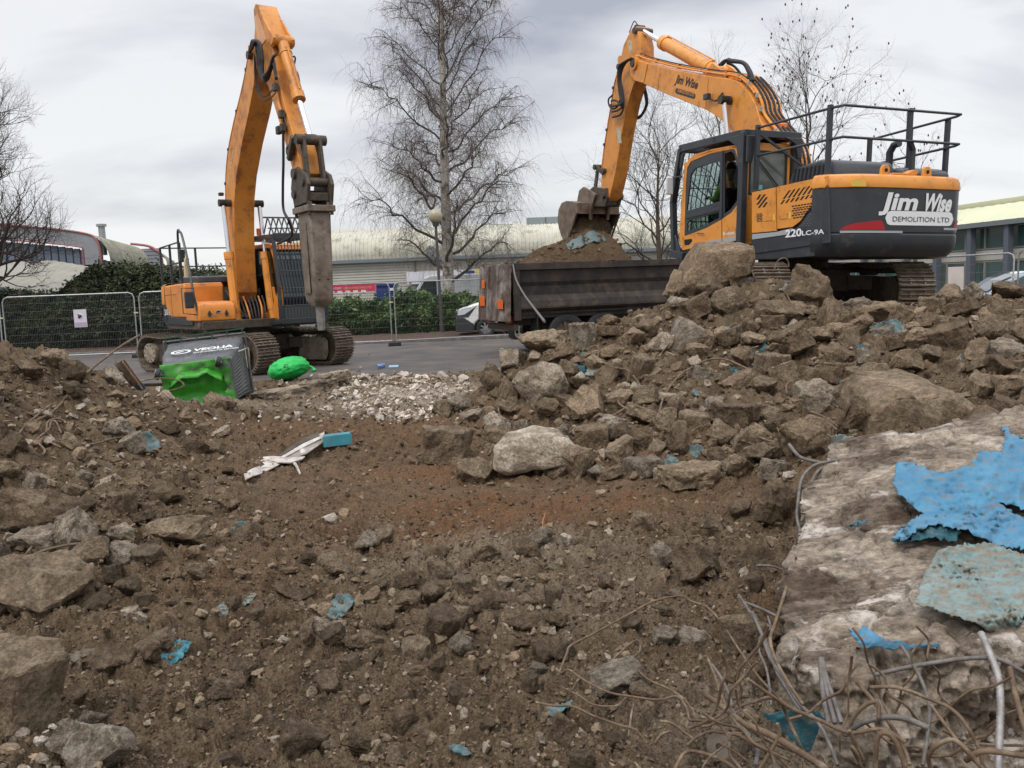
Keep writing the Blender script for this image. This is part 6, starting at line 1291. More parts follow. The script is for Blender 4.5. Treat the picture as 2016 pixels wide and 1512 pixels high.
# ================================================================== TIPPER LORRY
FT = Frame((.13, 21.6, 0), 71)
TX = empty('tipper_lorry', mat=FT.mat()); tag(TX, 'rust-stained tipper lorry with high steel body being loaded with soil', 'lorry')
TIPM = mat('rusty_tipper_side', (.050, .036, .028), (.016, .013, .012), sc=1.6, rough=.7, bump=.2, dirt=((.085, .06, .043), .35, 2.2), streak=((.02, .016, .014), .6))
TAILM = mat('rusty_tailgate', (.15, .10, .075), (.07, .047, .037), sc=3, rough=.7, bump=.2, dirt=((.34, .30, .27), .4, 2.0), streak=((.045, .03, .025), .3))
MARK = mat('orange_reflector', (.85, .18, .03), (.8, .14, .02), sc=10, rough=.35)
def lorry():
    S = lambda px, py, y=0: FT.side(px, py, y)
    z1 = S(1004, 521)[1]; zr = S(1004, 607)[1]; L = 6.6; W = 2.35
    def wall(y, s, nm):
        pr = [(0.0, z1+.02), (.09, z1+.02), (.10, z1-.14), (.03, z1-.17), (.0, z1-.45), (-.05, z1-.55), (-.05, zr+.30), (.04, zr+.16), (.07, zr+.02), (.07, zr-.03), (-.05, zr-.10), (-.3, zr-.28)]
        m = MB(); outer = [(-(a)*s+y, z) for a, z in pr]; n = len(pr); xs = [.05, L*.33, L*.66, L]
        m.grid(lambda i, j: (xs[i], y-s*pr[j][0], pr[j][1]), 4, n); m.grid(lambda i, j: (xs[i], y+s*.10, (z1+.02, zr-.28)[j]), 4, 2); m.grid(lambda i, j: (xs[i], y+s*.10*j, z1+.02), 4, 2)
        return m.build(nm, TIPM, TX)
    side = wall(0, 1, 'body_side'); wall(W, -1, 'body_side')
    for y in (-.08, W-.06): q = MB(); q.lohi((.0, y, zr-.32), (.16, y+.14, z1+.03)); q.build('corner_post', TIPM, TX, bevel=.012)
    q = MB(); q.lohi((L-.1, 0, zr-.3), (L, W, z1+.25)); q.build('headboard', TIPM, TX)
    q = MB(); q.lohi((.05, .08, zr-.2), (L, W-.08, zr-.12)); q.build('body_floor', TIPM, TX)
    for k in range(5): x = .9+k*1.25; q = MB(); q.prism([(x, zr-.3), (x+.09, zr-.3), (x+.09, z1-.15), (x, z1-.15)], .0, -.035) if k > 3 else q.prism([(x, zr-.02), (x+.06, zr-.02), (x+.06, zr+.14), (x, zr+.14)], -.02, -.06); q.build('side_rib', TIPM, side)
    # tailgate, leaning slightly out at the foot
    t_ = MB(); t_.prism([(-.02, z1+.05), (-.08, z1+.05), (-.20, zr-.34), (-.10, zr-.36)], .0, W); tg = t_.build('tailgate', TAILM, TX, bevel=.015)
    for y in (.0, W*.33, W*.66, W-.05): q = MB(); q.prism([(-.08, z1+.02), (-.13, z1+.0), (-.24, zr-.3), (-.19, zr-.34)], y, y+.05); q.build('tailgate_rib', TAILM, tg, bevel=.008)
    for y, z, h in ((.25, zr-.02, .24), (W-.55, zr+.05, .26), (W-.45, zr+.52, .22)):
        xx = -.205-.0+(z-zr)*.11; q = MB(); q.lohi((xx-.012, y, z), (xx, y+.42 if h > .23 else y+.25, z+h)); q.build('reflector', MARK, tg, bevel=.004)
    q = MB(); [q.cyl((-.1, y, z1+.07), (-.1, y+.14, z1+.07), .04, 8) for y in (.1, W-.3)]; q.build('hinge', STEEL, tg)
    # chassis, lamps, axles
    q = MB(); [q.lohi((.1, y, .72), (9.0, y+.12, .98)) for y in (.65, W-.77)]; q.lohi((.0, .1, .62), (.14, W-.1, .78)); q.build('chassis', DARKST, TX, bevel=.01)
    for y, m in ((.25, 'r'), (.42, 'o'), (W-.5, 'r'), (W-.33, 'o')):
        q = MB(); q.lohi((-.05, y, .80), (.03, y+.13, .98)); q.build('rear_lamp', mat('red_lamp', (.5, .02, .01), rough=.2, coat=.5) if m == 'r' and 'red_lamp' not in MATS else (MATS['red_lamp'] if m == 'r' else MARK), TX, bevel=.01)
    for x in (.55, 1.6): 
        for y, s in ((.12, -1), (W-.12, 1)):
            o = wheel(TX, x+.9, y+.05*-s, .50, s, STEEL)
    q = MB()
    for y in (.02, W-.5): q.lohi((.62, y, .32), (.64, y+.48, 1.0)); q.lohi((.64, y, 1.02), (3.2, y+.5, 1.06))
    q.build('mudguard', RUBBER, TX)
    # cab far forward, hidden mostly behind the heap and the digger
    c = MB(); c.prism([(6.75, .6), (6.75, 2.75), (8.3, 2.8), (8.75, 1.9), (8.8, .5), (8.5, .5), (8.3, .95), (7.6, .95), (7.4, .5)], .0, W); c.build('lorry_cab', WHITE, TX, bevel=.08, seg=3)
    c = MB(); c.prism([(7.3, 1.75), (7.3, 2.5), (8.2, 2.5), (8.5, 1.8)], -.006, .01); c.build('side_window', GLASSD, TX); [wheel(TX, 8.0, y, .5, s, STEEL) for y, s in ((.14, -1), (W-.14, 1))]
    return z1, zr, L, W
z1, zr, TL, TW = lorry()
# soil heaped in the body
sil = [FT.side(px, py, TW/2) for px, py in [(1022, 524), (1034, 514), (1051, 500), (1075, 487), (1098, 481), (1123, 470), (1150, 455), (1186, 458), (1203, 478), (1217, 508), (1240, 519), (1300, 519)]]
sx = np.array([p[0] for p in sil]); sz = np.array([p[1] for p in sil])
hx = np.linspace(.12, 6.4, 260); hy = np.linspace(.1, TW-.1, 110); A, B_ = np.meshgrid(hx, hy)
top = np.interp(A, sx, sz, left=z1-.15, right=z1-.2); k_ = np.clip(1-((B_-TW/2)/(TW/2))**2, 0, 1)**.8
Zh = (z1-.25)+(top-z1+.25)*k_+.05*perlin(A*3, B_*3)+.045*billow(A*5, B_*5+3)*k_+.022*billow(A*14, B_*14)+.012*perlin(A*40, B_*40)
Zh = np.maximum(Zh, z1-.5); ii = np.arange(A.size).reshape(A.shape)
heap = fast('soil_heap', np.stack([A.ravel(), B_.ravel(), Zh.ravel()], 1), np.stack([ii[:-1, :-1], ii[:-1, 1:], ii[1:, 1:], ii[1:, :-1]], -1).reshape(-1, 4), SOILM, {'red': np.full(A.size, .25), 'pale': np.zeros(A.size)}, smooth=True)
heap.matrix_world = FT.mat(); tag(heap, 'brown soil heaped above the sides of the tipper body', 'soil heap', kind='stuff')
# soil spilling from the bucket
bs = MB(); rsb = np.random.RandomState(5)
def fs(i, j):
    u = i/39*2*PI; v = j/23*PI; d = Vector((math.sin(v)*math.cos(u), math.sin(v)*math.sin(u), -math.cos(v))); n_ = mnoise.noise(d*2.2)+.5*mnoise.noise(d*6)+.25*mnoise.noise(d*14); r_ = 1+.22*n_
    return (8.52+d.x*.42*r_, d.y*.60*r_, 1.83+d.z*.52*r_)
bs.grid(fs, 40, 24, True); bsl = bs.build('soil_load', SOILM, None, smooth=True, ang=80); bsl.matrix_world = FR.mat(); tag(bsl, 'clod of brown soil spilling out of the tilted digger bucket', 'soil', kind='stuff')
for a_, n_ in (('red', .2), ('pale', 0)): 
    t_ = bsl.data.attributes.new(a_, 'FLOAT', 'POINT'); t_.data.foreach_set('value', [n_]*len(bsl.data.vertices))
# ================================================================== RUBBLE
def chunk_geo(seed, kind='chunk', lod=2, pts=None):
    """angular broken lump, roughly unit size"""
    rd = random.Random(seed); bm = bmesh.new()
    sx, sy, sz = (1, rd.uniform(.65, 1), rd.uniform(.55, .85)) if kind == 'chunk' else (1, rd.uniform(.6, .9), rd.uniform(.24, .38))
    if pts:
        for p in pts: bm.verts.new(p)
    elif kind == 'slab' or kind == 'block':
        if kind == 'block': sz = rd.uniform(.5, .7)
        n = rd.randint(5, 7); a0 = rd.uniform(0, 6)
        for k in range(n):
            a = a0+2*PI*(k+rd.uniform(-.28, .28))/n; r = rd.uniform(.42, .55)
            for z, q in ((-.5, rd.uniform(.85, 1.08)), (.5, 1)): bm.verts.new((math.cos(a)*r*q*sx, math.sin(a)*r*q*sy, z*sz*rd.uniform(.88, 1)))
    else:
        n = 13 if lod else 9
        for k in range(n):
            v = Vector((rd.gauss(0, 1), rd.gauss(0, 1), rd.gauss(0, 1))).normalized()*rd.uniform(.42, .54); bm.verts.new((v.x*sx, v.y*sy, v.z*sz))
    r = bmesh.ops.convex_hull(bm, input=bm.verts); bmesh.ops.delete(bm, geom=[g for g in r['geom_interior'] if isinstance(g, bmesh.types.BMVert)], context='VERTS')
    bmesh.ops.dissolve_limit(bm, angle_limit=math.radians(12), verts=bm.verts, edges=bm.edges)
    if lod:
        bmesh.ops.bevel(bm, geom=bm.edges[:]+bm.verts[:], offset=.012 if pts else .022, segments=1, affect='EDGES', profile=.6)
        bmesh.ops.triangulate(bm, faces=bm.faces)
        for _ in range(lod):
            el = [e for e in bm.edges if e.calc_length() > (.16 if _ == 0 else .085)]
            bmesh.ops.subdivide_edges(bm, edges=el, cuts=1, use_grid_fill=False); bmesh.ops.triangulate(bm, faces=bm.faces)
        bm.normal_update(); o = Vector((seed*3.1, 0, 0))
        for v in bm.verts:
            p = v.co; d = (.036*mnoise.noise(p*3.1+o)+.034*mnoise.noise(p*7+o)+.033*mnoise.noise(p*15+o))*(.55 if pts else 1); nb = abs(mnoise.noise(p*4+o*2)); d -= .05*max(0, .10-nb)*6*.3
            v.co = p+v.normal*d
    bmesh.ops.triangulate(bm, faces=bm.faces)
    bm.verts.ensure_lookup_table(); V = np.array([tuple(v.co) for v in bm.verts]); F_ = np.array([[v.index for v in f.verts] for f in bm.faces]); bm.free(); return V, F_
def rockmat(name, cs, dirt, amt):
    m = mat(name, cs[0], cs[1], sc=4.5, rough=.9, bump=2.6, bsc=15, dirt=(dirt, amt, 3.2), rnd=.24, spec=.25, ramp=(.42, .58), grain=26); return m
RB_ = rockmat('soil_coated_concrete', ((.225, .168, .113), (.14, .10, .065)), (.072, .051, .033), .28)
RT_ = rockmat('tan_concrete', ((.30, .232, .160), (.20, .150, .100)), (.09, .064, .042), .26)
RG_ = rockmat('grey_concrete', ((.36, .305, .24), (.21, .173, .13)), (.11, .08, .056), .32)
RP_ = rockmat('pale_concrete', ((.45, .395, .32), (.29, .24, .185)), (.13, .098, .068), .42)
RK = {'b': RB_, 't': RT_, 'g': RG_, 'p': RP_}
KINDS = {}
def shape(kind, i):
    k = (kind, i)
    if k not in KINDS: KINDS[k] = chunk_geo(i*13+{'chunk': 1, 'slab': 5, 'block': 9}[kind], kind, 3 if kind else 2)
    return KINDS[k]
MC = {}
def rock_mesh(kind, i, mk):
    k = (kind, i, mk)
    if k not in MC:
        V, F_ = shape(kind, i); me = bpy.data.meshes.new('rock'); me.from_pydata(V.tolist(), [], F_.tolist()); me.materials.append(RK[mk]); me.polygons.foreach_set('use_smooth', [True]*len(me.polygons)); me.set_sharp_from_angle(angle=math.radians(30)); MC[k] = me
    return MC[k]
def put_rock(P, size, rot, kind, i, mk, label, group=None, name='rock', cat='rock'):
    o = bpy.data.objects.new(name, rock_mesh(kind, i, mk)); COL.objects.link(o); o.location = P; o.scale = size; o.rotation_euler = rot; return tag(o, label, cat, group)
rr = random.Random(99); occ = []; names_ = []
def hand(px, py, w_, h_, kind, mk, label, i=None, dz=0, tilt=(0, 0), yaw=None, Y=None, name='rock', sink=.12, dep=None):
    """boulder whose picture outline is about w_ x h_ photo pixels centred at (px, py); it rests on the ground under it"""
    if Y is None:
        g = hit1(px, py+h_*.42); Y = g[1]
    c = at(px, py, Y); s = Y/F; W_, H_ = w_*s*1.1, h_*s*1.18; D_ = dep*s if dep else (W_+H_)*.5
    V, _F = shape(kind, i or 0); ext = V.max(0)-V.min(0)
    P = (c[0], Y+D_*.2, c[2]+H_*.05+dz)
    occ.append((px, py, (w_+h_)/2)); names_.append(label)
    return put_rock(P, (W_/ext[0], D_/ext[1], H_/ext[2]), (tilt[0], tilt[1], yaw if yaw is not None else rr.uniform(-.35, .35)), kind, i or 0, mk, label, name=name)
HR = [ # right heap
 (1062, 684, 100, 52, 'chunk', 't', 'rounded orange-brown boulder at the left tip of the right heap below the lorry tail', 3, (0, -.15)),
 (1093, 640, 58, 54, 'chunk', 'p', 'pale grey chunk perched above the orange-brown boulder at the heap tip', 4, (0, 0)),
 (1132, 634, 44, 40, 'chunk', 'g', 'small pale-veined lump in front of the lorry wheel, right of the perched chunk', 5, (0, 0)),
 (1148, 666, 48, 50, 'block', 'g', 'dark grey squarish block right of the orange-brown boulder', 6, (0, 0)),
 (1340, 568, 46, 54, 'block', 't', 'narrow tan brick-like piece leaning under the top slab', 0, (0, .5)),
 (1556, 612, 105, 60, 'chunk', 'b', 'big brown wedge-shaped boulder near the crest, left of the digger track', 7, (0, -.1)),
 (1592, 570, 90, 70, 'chunk', 'b', 'brown boulder on the crest just left of the dark digger track', 8, (0, .5)),
 (1648, 630, 60, 60, 'chunk', 'b', 'upright brown rock in front of the dark digger track', 9, (0, .2)),
 (1730, 620, 90, 48, 'chunk', 'b', 'wide brown rock on the crest under the digger track', 1, (0, .1)),
 (1868, 590, 66, 52, 'chunk', 't', 'tan rock with a rusty bar on top, right of the track plates', 2, (0, -.1)),
 (1978, 580, 78, 40, 'chunk', 'b', 'rounded brown rock on the crest in front of the silver car', 3, (0, 0)),
 (1660, 660, 62, 40, 'chunk', 't', 'tan rock left of the crumpled teal membrane', 4, (0, 0)),
 (1822, 676, 64, 46, 'chunk', 't', 'rounded tan boulder right of the crumpled teal membrane', 5, (0, 0)),
 (1652, 705, 60, 48, 'chunk', 'b', 'round brown boulder at mid height below the teal membrane', 6, (0, 0)),
 (1722, 708, 58, 56, 'chunk', 'g', 'grey-brown lump with pale specks below the teal membrane', 7, (0, 0)),
 (1527, 725, 68, 46, 'block', 't', 'flat-topped pinkish tan block on the slope of the right heap', 2, (0, .05)),
 (1262, 730, 42, 50, 'block', 't', 'flat tan brick face leaning on the left part of the heap slope', 3, (.2, .3)),
 (1160, 806, 74, 56, 'slab', 't', 'flat tan plate standing on edge among stones, left base of the right heap', 4, (.7, -.5)),
 (1063, 770, 96, 84, 'chunk', 'g', 'large grey-streaked boulder leaning at the left foot of the heap', 8, (0, -.5)),
 (1000, 785, 42, 60, 'chunk', 'b', 'brown upright rock left of the grey-streaked boulder', 9, (0, .2)),
 (1458, 828, 108, 54, 'block', 'b', 'dark flat-faced block low on the right heap, left of the blue sheet', 5, (0, .08)),
 (1590, 870, 110, 90, 'chunk', 'b', 'big dark boulder left of the pale blue sheet on the slab', 2, (0, .2)),
 (1675, 830, 60, 80, 'chunk', 'b', 'egg-shaped brown stone left of the giant flat boulder', 3, (0, .3)),
 (1610, 742, 66, 30, 'slab', 'b', 'thin brown slab on the slope above the dark stones', 6, (0, .2)),
 (1205, 850, 62, 46, 'chunk', 'p', 'pale crusted stone in front of the leaning tan plate', 5, (0, 0)),
 (880, 884, 98, 66, 'block', 't', 'tan angular block left of the long white-topped block', 8, (0, .12)),
 (1142, 917, 78, 64, 'chunk', 't', 'tan boulder at the right end of the long white-topped block', 4, (0, 0)),
 (942, 930, 70, 58, 'chunk', 't', 'rounded tan stone at the left end of the long white-topped block', 7, (0, 0)),
 (975, 868, 62, 44, 'chunk', 'b', 'brown wedge behind the long white-topped block', 8, (0, -.2)),
 (980, 840, 62, 36, 'chunk', 'p', 'pale stone above the brown wedge at the foot of the heap', 9, (0, .3)),
 (930, 820, 44, 22, 'chunk', 'p', 'small pale stone at the right edge of the crushed white rubble', 1, (0, 0)),
 (874, 810, 40, 34, 'slab', 't', 'triangular tan plate standing at the right edge of the crushed white rubble', 9, (1.2, .2)),
 (905, 798, 48, 38, 'chunk', 'g', 'grey rock right of the triangular tan plate', 2, (0, 0)),
 (1372, 943, 140, 44, 'slab', 't', 'long flat tan slab lying at the front edge of the right heap', 4, (0, .03)),
 (1265, 922, 70, 34, 'slab', 'g', 'flat grey slab left of the long flat tan slab', 5, (0, 0)),
 (1540, 1010, 70, 90, 'chunk', 'b', 'dark boulder against the left side of the big concrete slab', 5, (0, .2)),
 # foreground
 (1306, 1103, 58, 52, 'chunk', 'g', 'round speckled grey boulder in the right foreground', 6, (0, 0)),
 (1378, 1120, 80, 78, 'slab', 'b', 'brown slab fragment tipped on edge beside the round speckled boulder', 7, (.9, -.7)),
 (1462, 1262, 108, 84, 'chunk', 't', 'large tan boulder behind the tangle of rebar', 8, (0, 0)),
 (1367, 1262, 62, 36, 'chunk', 'p', 'pale jagged stone left of the large tan boulder behind the rebar', 9, (0, 0)),
 (1215, 1350, 122, 62, 'chunk', 'p', 'white-topped angular rock under the bent rebar in the foreground', 1, (0, -.12)),
 (866, 1244, 66, 70, 'block', 'b', 'brown rock with two flat faces in the centre foreground', 3, (.2, .3)),
 (903, 1222, 62, 48, 'chunk', 't', 'tan stone right behind the two-faced brown rock', 4, (0, 0)),
 (817, 1292, 58, 48, 'slab', 't', 'wedge of tan paving broken to a triangle, centre foreground', 8, (.15, .0)),
 (717, 1280, 72, 46, 'chunk', 'b', 'dark flat-topped rock left of the triangular paving wedge', 5, (0, 0)),
 (652, 1118, 62, 42, 'chunk', 't', 'oblong tan stone, uppermost of the central stone cluster', 6, (0, .3)),
 (582, 1170, 78, 34, 'chunk', 'b', 'long brown stone left of the torn teal sheet', 7, (0, .25)),
 (863, 1132, 52, 46, 'chunk', 't', 'tan stone with a steep face in the central cluster', 8, (0, 0)),
 (913, 1165, 46, 44, 'block', 't', 'squarish tan stone at the right of the central cluster', 6, (0, 0)),
 (969, 1188, 50, 38, 'chunk', 'b', 'rounded brown stone right of the squarish tan stone', 9, (0, 0)),
 (805, 1190, 50, 44, 'chunk', 'b', 'brown cube-like stone between the teal sheet and the tan cluster', 1, (0, .3)),
 (1034, 1230, 78, 36, 'chunk', 'b', 'flattish brown stone touching the small blue scrap', 2, (0, -.15)),
 (1088, 1225, 48, 32, 'chunk', 'b', 'rounded brown stone right of the small blue scrap', 3, (0, 0)),
 (590, 1478, 100, 80, 'chunk', 'b', 'big brown rock at the bottom edge left of centre', 4, (0, .2)),
 (700, 1476, 62, 44, 'chunk', 'b', 'brown stone right of the big rock at the bottom edge', 5, (0, 0)),
 (902, 1372, 46, 42, 'chunk', 'b', 'dark brown round stone in the lower centre', 6, (0, 0)),
 # left
 (62, 1170, 190, 135, 'chunk', 't', 'very large pale-topped boulder at the left edge', 7, (0, .1)),
 (40, 1018, 150, 90, 'chunk', 'b', 'large brown boulder high at the left edge', 8, (0, .1)),
 (136, 1062, 70, 84, 'chunk', 'g', 'grey pointed rock above the very large boulder at the left edge', 9, (0, .4)),
 (66, 1072, 92, 64, 'chunk', 'g', 'pale grey slanting rock between the two big boulders at the left edge', 1, (0, .3)),
 (172, 1098, 84, 66, 'chunk', 't', 'tan block right of the grey pointed rock', 2, (0, -.3)),
 (241, 1106, 74, 48, 'block', 'g', 'flat-faced grey stone at the right end of the left boulder pile', 4, (0, .3)),
 (332, 1056, 112, 60, 'chunk', 't', 'long brown boulder lying alone right of the left boulder pile', 3, (0, -.08)),
 (235, 1062, 60, 40, 'chunk', 'g', 'grey stone between the left pile and the long brown boulder', 5, (0, 0)),
 (318, 978, 62, 46, 'chunk', 'b', 'brown block with a flat face on the left slope', 6, (0, .1)),
 (236, 1000, 54, 50, 'block', 'b', 'squarish brown stone on the left slope', 7, (0, 0)),
 (226, 855, 66, 46, 'chunk', 'p', 'pale stone with a leaning plate on the left mound', 5, (0, -.2)),
 (135, 735, 46, 44, 'chunk', 'b', 'round earthy clod on the crest of the left mound', 8, (0, 0)),
 (425, 798, 54, 38, 'chunk', 't', 'tan rock in front of the overturned bin', 9, (0, 0)),
 (300, 1278, 82, 46, 'chunk', 't', 'tan rounded stone left of the bright teal scrap, lower left', 1, (0, -.25)),
 (216, 1314, 84, 56, 'slab', 'b', 'dark brown flat stone, lower left, in front of the tan rounded stone', 6, (.5, .1)),
 (160, 1300, 60, 36, 'chunk', 'g', 'grey-brown stone left of the dark flat stone', 2, (0, 0)),
 (58, 1268, 60, 28, 'chunk', 'g', 'pale flat stone near the left edge below the very large boulder', 3, (0, 0)),
 (18, 1385, 160, 170, 'block', 't', 'big reddish-tan concrete block cut off by the left edge', 8, (0, .25)),
 (180, 1492, 112, 90, 'slab', 'p', 'pale grey broken slab with a sharp corner at the bottom left', 4, (1.0, .35)),
 (130, 1470, 62, 56, 'slab', 'g', 'grey slab fragment behind the pale sharp-cornered slab', 7, (.9, .2)),
 (175, 1430, 54, 44, 'chunk', 'g', 'grey rough lump above the pale sharp-cornered slab', 4, (0, 0)),
]
for t_ in HR:
    px, py, w_, h_, kd, mk, lb_, i_, tl = t_
    hand(px, py, w_, h_, kd, mk, lb_, i_, tilt=tl)
def poly_rock(poly, Y, dep, mk, label, seed=1, back=.8, rise=.1, name='rock'):
    c = np.mean([at(*p, Y) for p in poly], 0); pts = [at(*p, Y)-c for p in poly]; pts += [np.array((p[0]*back, dep, p[2]*back+rise)) for p in pts]+[np.array((p[0]*.9, -.1*dep, p[2]*.75)) for p in pts]
    sc = max(np.ptp([p[0] for p in pts]), .1); V, F_ = chunk_geo(seed, 'poly', 3, [Vector(p/sc) for p in pts])
    me = bpy.data.meshes.new('rock'); me.from_pydata(V.tolist(), [], F_.tolist()); me.materials.append(RK[mk]); me.polygons.foreach_set('use_smooth', [True]*len(me.polygons)); me.set_sharp_from_angle(angle=math.radians(34))
    o = bpy.data.objects.new(name, me); COL.objects.link(o); o.location = c; o.scale = (sc, sc, sc); xs_ = [p[0] for p in poly]; ys_ = [p[1] for p in poly]; occ.append((np.mean(xs_), np.mean(ys_), (np.ptp(xs_)+np.ptp(ys_))/2.2)); names_.append(label); return tag(o, label, 'rock')
poly_rock([(1338, 574), (1350, 540), (1384, 500), (1386, 486), (1410, 491), (1452, 484), (1486, 482), (1487, 512), (1480, 540), (1450, 560), (1400, 572), (1360, 590)], 11.4, .8, 'b', 'large tilted brown slab on the very top of the right heap under the digger cab', 3, .8, .15)
poly_rock([(972, 925), (970, 885), (990, 868), (1050, 856), (1110, 862), (1136, 880), (1148, 900), (1140, 915), (1060, 930), (1000, 936)], 7.2, .35, 'p', 'long white-topped concrete block at the foot of the right heap', 5, .85, .04)
poly_rock([(1700, 866), (1702, 825), (1716, 795), (1745, 774), (1800, 766), (1850, 768), (1890, 780), (1930, 810), (1960, 850), (1940, 880), (1720, 880)], 6.3, .7, 't', 'giant flat pale-streaked boulder behind the big concrete slab at right', 7, .85, .12)
poly_rock([(1310, 700), (1325, 678), (1340, 640), (1352, 630), (1372, 636), (1400, 660), (1406, 680), (1380, 697), (1340, 694)], 10.2, .5, 'p', 'pale pointed concrete lump halfway up the right heap below the cab', 9, .7, .1)
# ---- the big torn-off slab at the right, with layered broken edge
def slab():
    r = empty('concrete_slab', (0, 0, 0)); tag(r, 'huge weathered slab of broken concrete at the lower right under the blue membrane', 'concrete slab')
    out = [(1636, 872, 4.75), (1602, 930, 4.3), (1588, 985, 4.0), (1580, 1030, 3.78), (1562, 1085, 3.55), (1566, 1140, 3.38), (1580, 1168, 3.28), (1563, 1205, 3.15), (1568, 1250, 3.02), (1600, 1290, 2.9)]
    L_ = [at(*p) for p in out]; R_ = [np.array((2.9+.0*k, L_[k][1]+.10, L_[k][2]+.16+.03*(9-k)/9)) for k in range(10)]
    nu, nv = 260, 230; lx = np.array(L_); rx = np.array(R_); t = np.linspace(0, 1, nv); s_ = np.linspace(0, 9, nu)
    lf = np.stack([np.interp(s_, range(10), lx[:, k]) for k in range(3)], 1); rf = np.stack([np.interp(s_, range(10), rx[:, k]) for k in range(3)], 1)
    jag = .030*perlin(s_*2.3, s_*0+1)+.02*perlin(s_*6, s_*0+5)+.01*perlin(s_*17, s_*0+2); jag += .05*np.floor(perlin(s_*1.4+3, s_*0+2)*5)/3; lf[:, 0] += jag
    P = lf[:, None]*(1-t[None, :, None])+rf[:, None]*t[None, :, None]
    x, y = P[..., 0], P[..., 1]
    # delaminated steps running roughly left-right, plus fine layering
    st = perlin(x*1.1+3, y*3.0)+.25*perlin(x*5, y*9); q7 = (st+.6)*6; steps = (np.floor(q7)+sstep(.9, 1, q7-np.floor(q7)))/6*.13; crk = .035*np.maximum(0, 1-np.abs(perlin(x*1.3+8, y*3.2+.4*x))*26)+.02*np.maximum(0, 1-np.abs(perlin(x*4+1, y*5+7))*22)
    h = steps-.09-crk+.02*perlin(x*2, y*3)+.006*perlin(x*6, y*14)+.003*billow(x*9, y*22)+.0015*perlin(x*40, y*60)
    P[..., 2] += h
    V = P.reshape(-1, 3); ii = np.arange(nu*nv).reshape(nu, nv); Q_ = np.stack([ii[:-1, :-1], ii[1:, :-1], ii[1:, 1:], ii[:-1, 1:]], -1).reshape(-1, 4)
    # side skirts: left flank and front face, rough
    def skirt(line, down, seed, n_, outw, kk):
        m = len(line); W_ = []
        for j in range(n_):
            f = j/(n_-1); z = line[:, 2]*(1-f)+down*f; q = line[:, 0]*2.2+line[:, 1]*2.2
            d = (.10*perlin(q*1.3+seed, z*4)+.05*perlin(q*4, z*9+seed)+.022*billow(q*9, z*14)+.010*perlin(q*30, z*40)+.006*perlin(q*70, z*80))*(1 if j else 0)+.09*math.sin(f*PI)*kk-.05*f*(1-kk)
            W_.append(np.stack([line[:, 0]+outw[:, 0]*d, line[:, 1]+outw[:, 1]*d, z], 1))
        W_ = np.array(W_); jj = np.arange(n_*m).reshape(n_, m); return W_.reshape(-1, 3), np.stack([jj[:-1, :-1], jj[:-1, 1:], jj[1:, 1:], jj[1:, :-1]], -1).reshape(-1, 4)
    M_ = mat('weathered_slab_concrete', (.35, .30, .245), (.19, .155, .12), sc=1.6, rough=.9, bump=.8, bsc=16, dirt=((.075, .054, .038), .6, 2.2), spec=.25, grain=22, an=(1, 1.7, 1.8))
    # white efflorescence patches
    T = M_.node_tree; B = T.nodes['Principled BSDF']; src = B.inputs['Base Color'].links[0].from_socket
    tc = T.nodes.new('ShaderNodeTexCoord'); mp = T.nodes.new('ShaderNodeMapping'); mp.inputs['Scale'].default_value = (2.2, 3.4, 3.6); T.links.new(tc.outputs['Object'], mp.inputs[0])
    n_ = T.nodes.new('ShaderNodeTexNoise'); n_.inputs['Scale'].default_value = 1.5; n_.inputs['Detail'].default_value = 9; n_.inputs['Roughness'].default_value = .72; T.links.new(mp.outputs[0], n_.inputs[0])
    r_ = T.nodes.new('ShaderNodeMapRange'); r_.inputs[1].default_value = .56; r_.inputs[2].default_value = .64; r_.inputs[4].default_value = .85; T.links.new(n_.outputs[0], r_.inputs[0])
    x_ = T.nodes.new('ShaderNodeMix'); x_.data_type = 'RGBA'; T.links.new(r_.outputs[0], x_.inputs[0]); T.links.new(src, x_.inputs[6]); x_.inputs[7].default_value = (.56, .50, .44, 1); T.links.new(x_.outputs[2], B.inputs['Base Color'])
    o = fast('slab_top', V, Q_, M_, smooth=True); o.parent = r
    ln = np.concatenate([P[:, 0], P[-1, 1:]]); k0 = np.clip((np.arange(len(ln))-nu+25)/50, 0, 1); k = k0[:, None]; ow = np.array([[-1, -.15]])*(1-k)+np.array([[0, -1.6]])*k
    v3, q3 = skirt(ln, -.45, 8, 90, ow, k0); o = fast('broken_edge', v3, q3, M_, smooth=True); o.parent = r
    return P
SP = slab()
def slabz(x, y):
    d = (SP[..., 0]-x)**2+(SP[..., 1]-y)**2; k = np.unravel_index(np.argmin(d), d.shape); return SP[k][2]
def slab_hit(px, py):
    best = None
    Q_ = SP[::3, ::3].reshape(-1, 3); v = Q_-CAMP; d = v@fw; u = CX+F*(v@cr)/d; w_ = CY-F*(v@cu)/d
    k = np.argmin((u-px)**2+(w_-py)**2); return Q_[k]
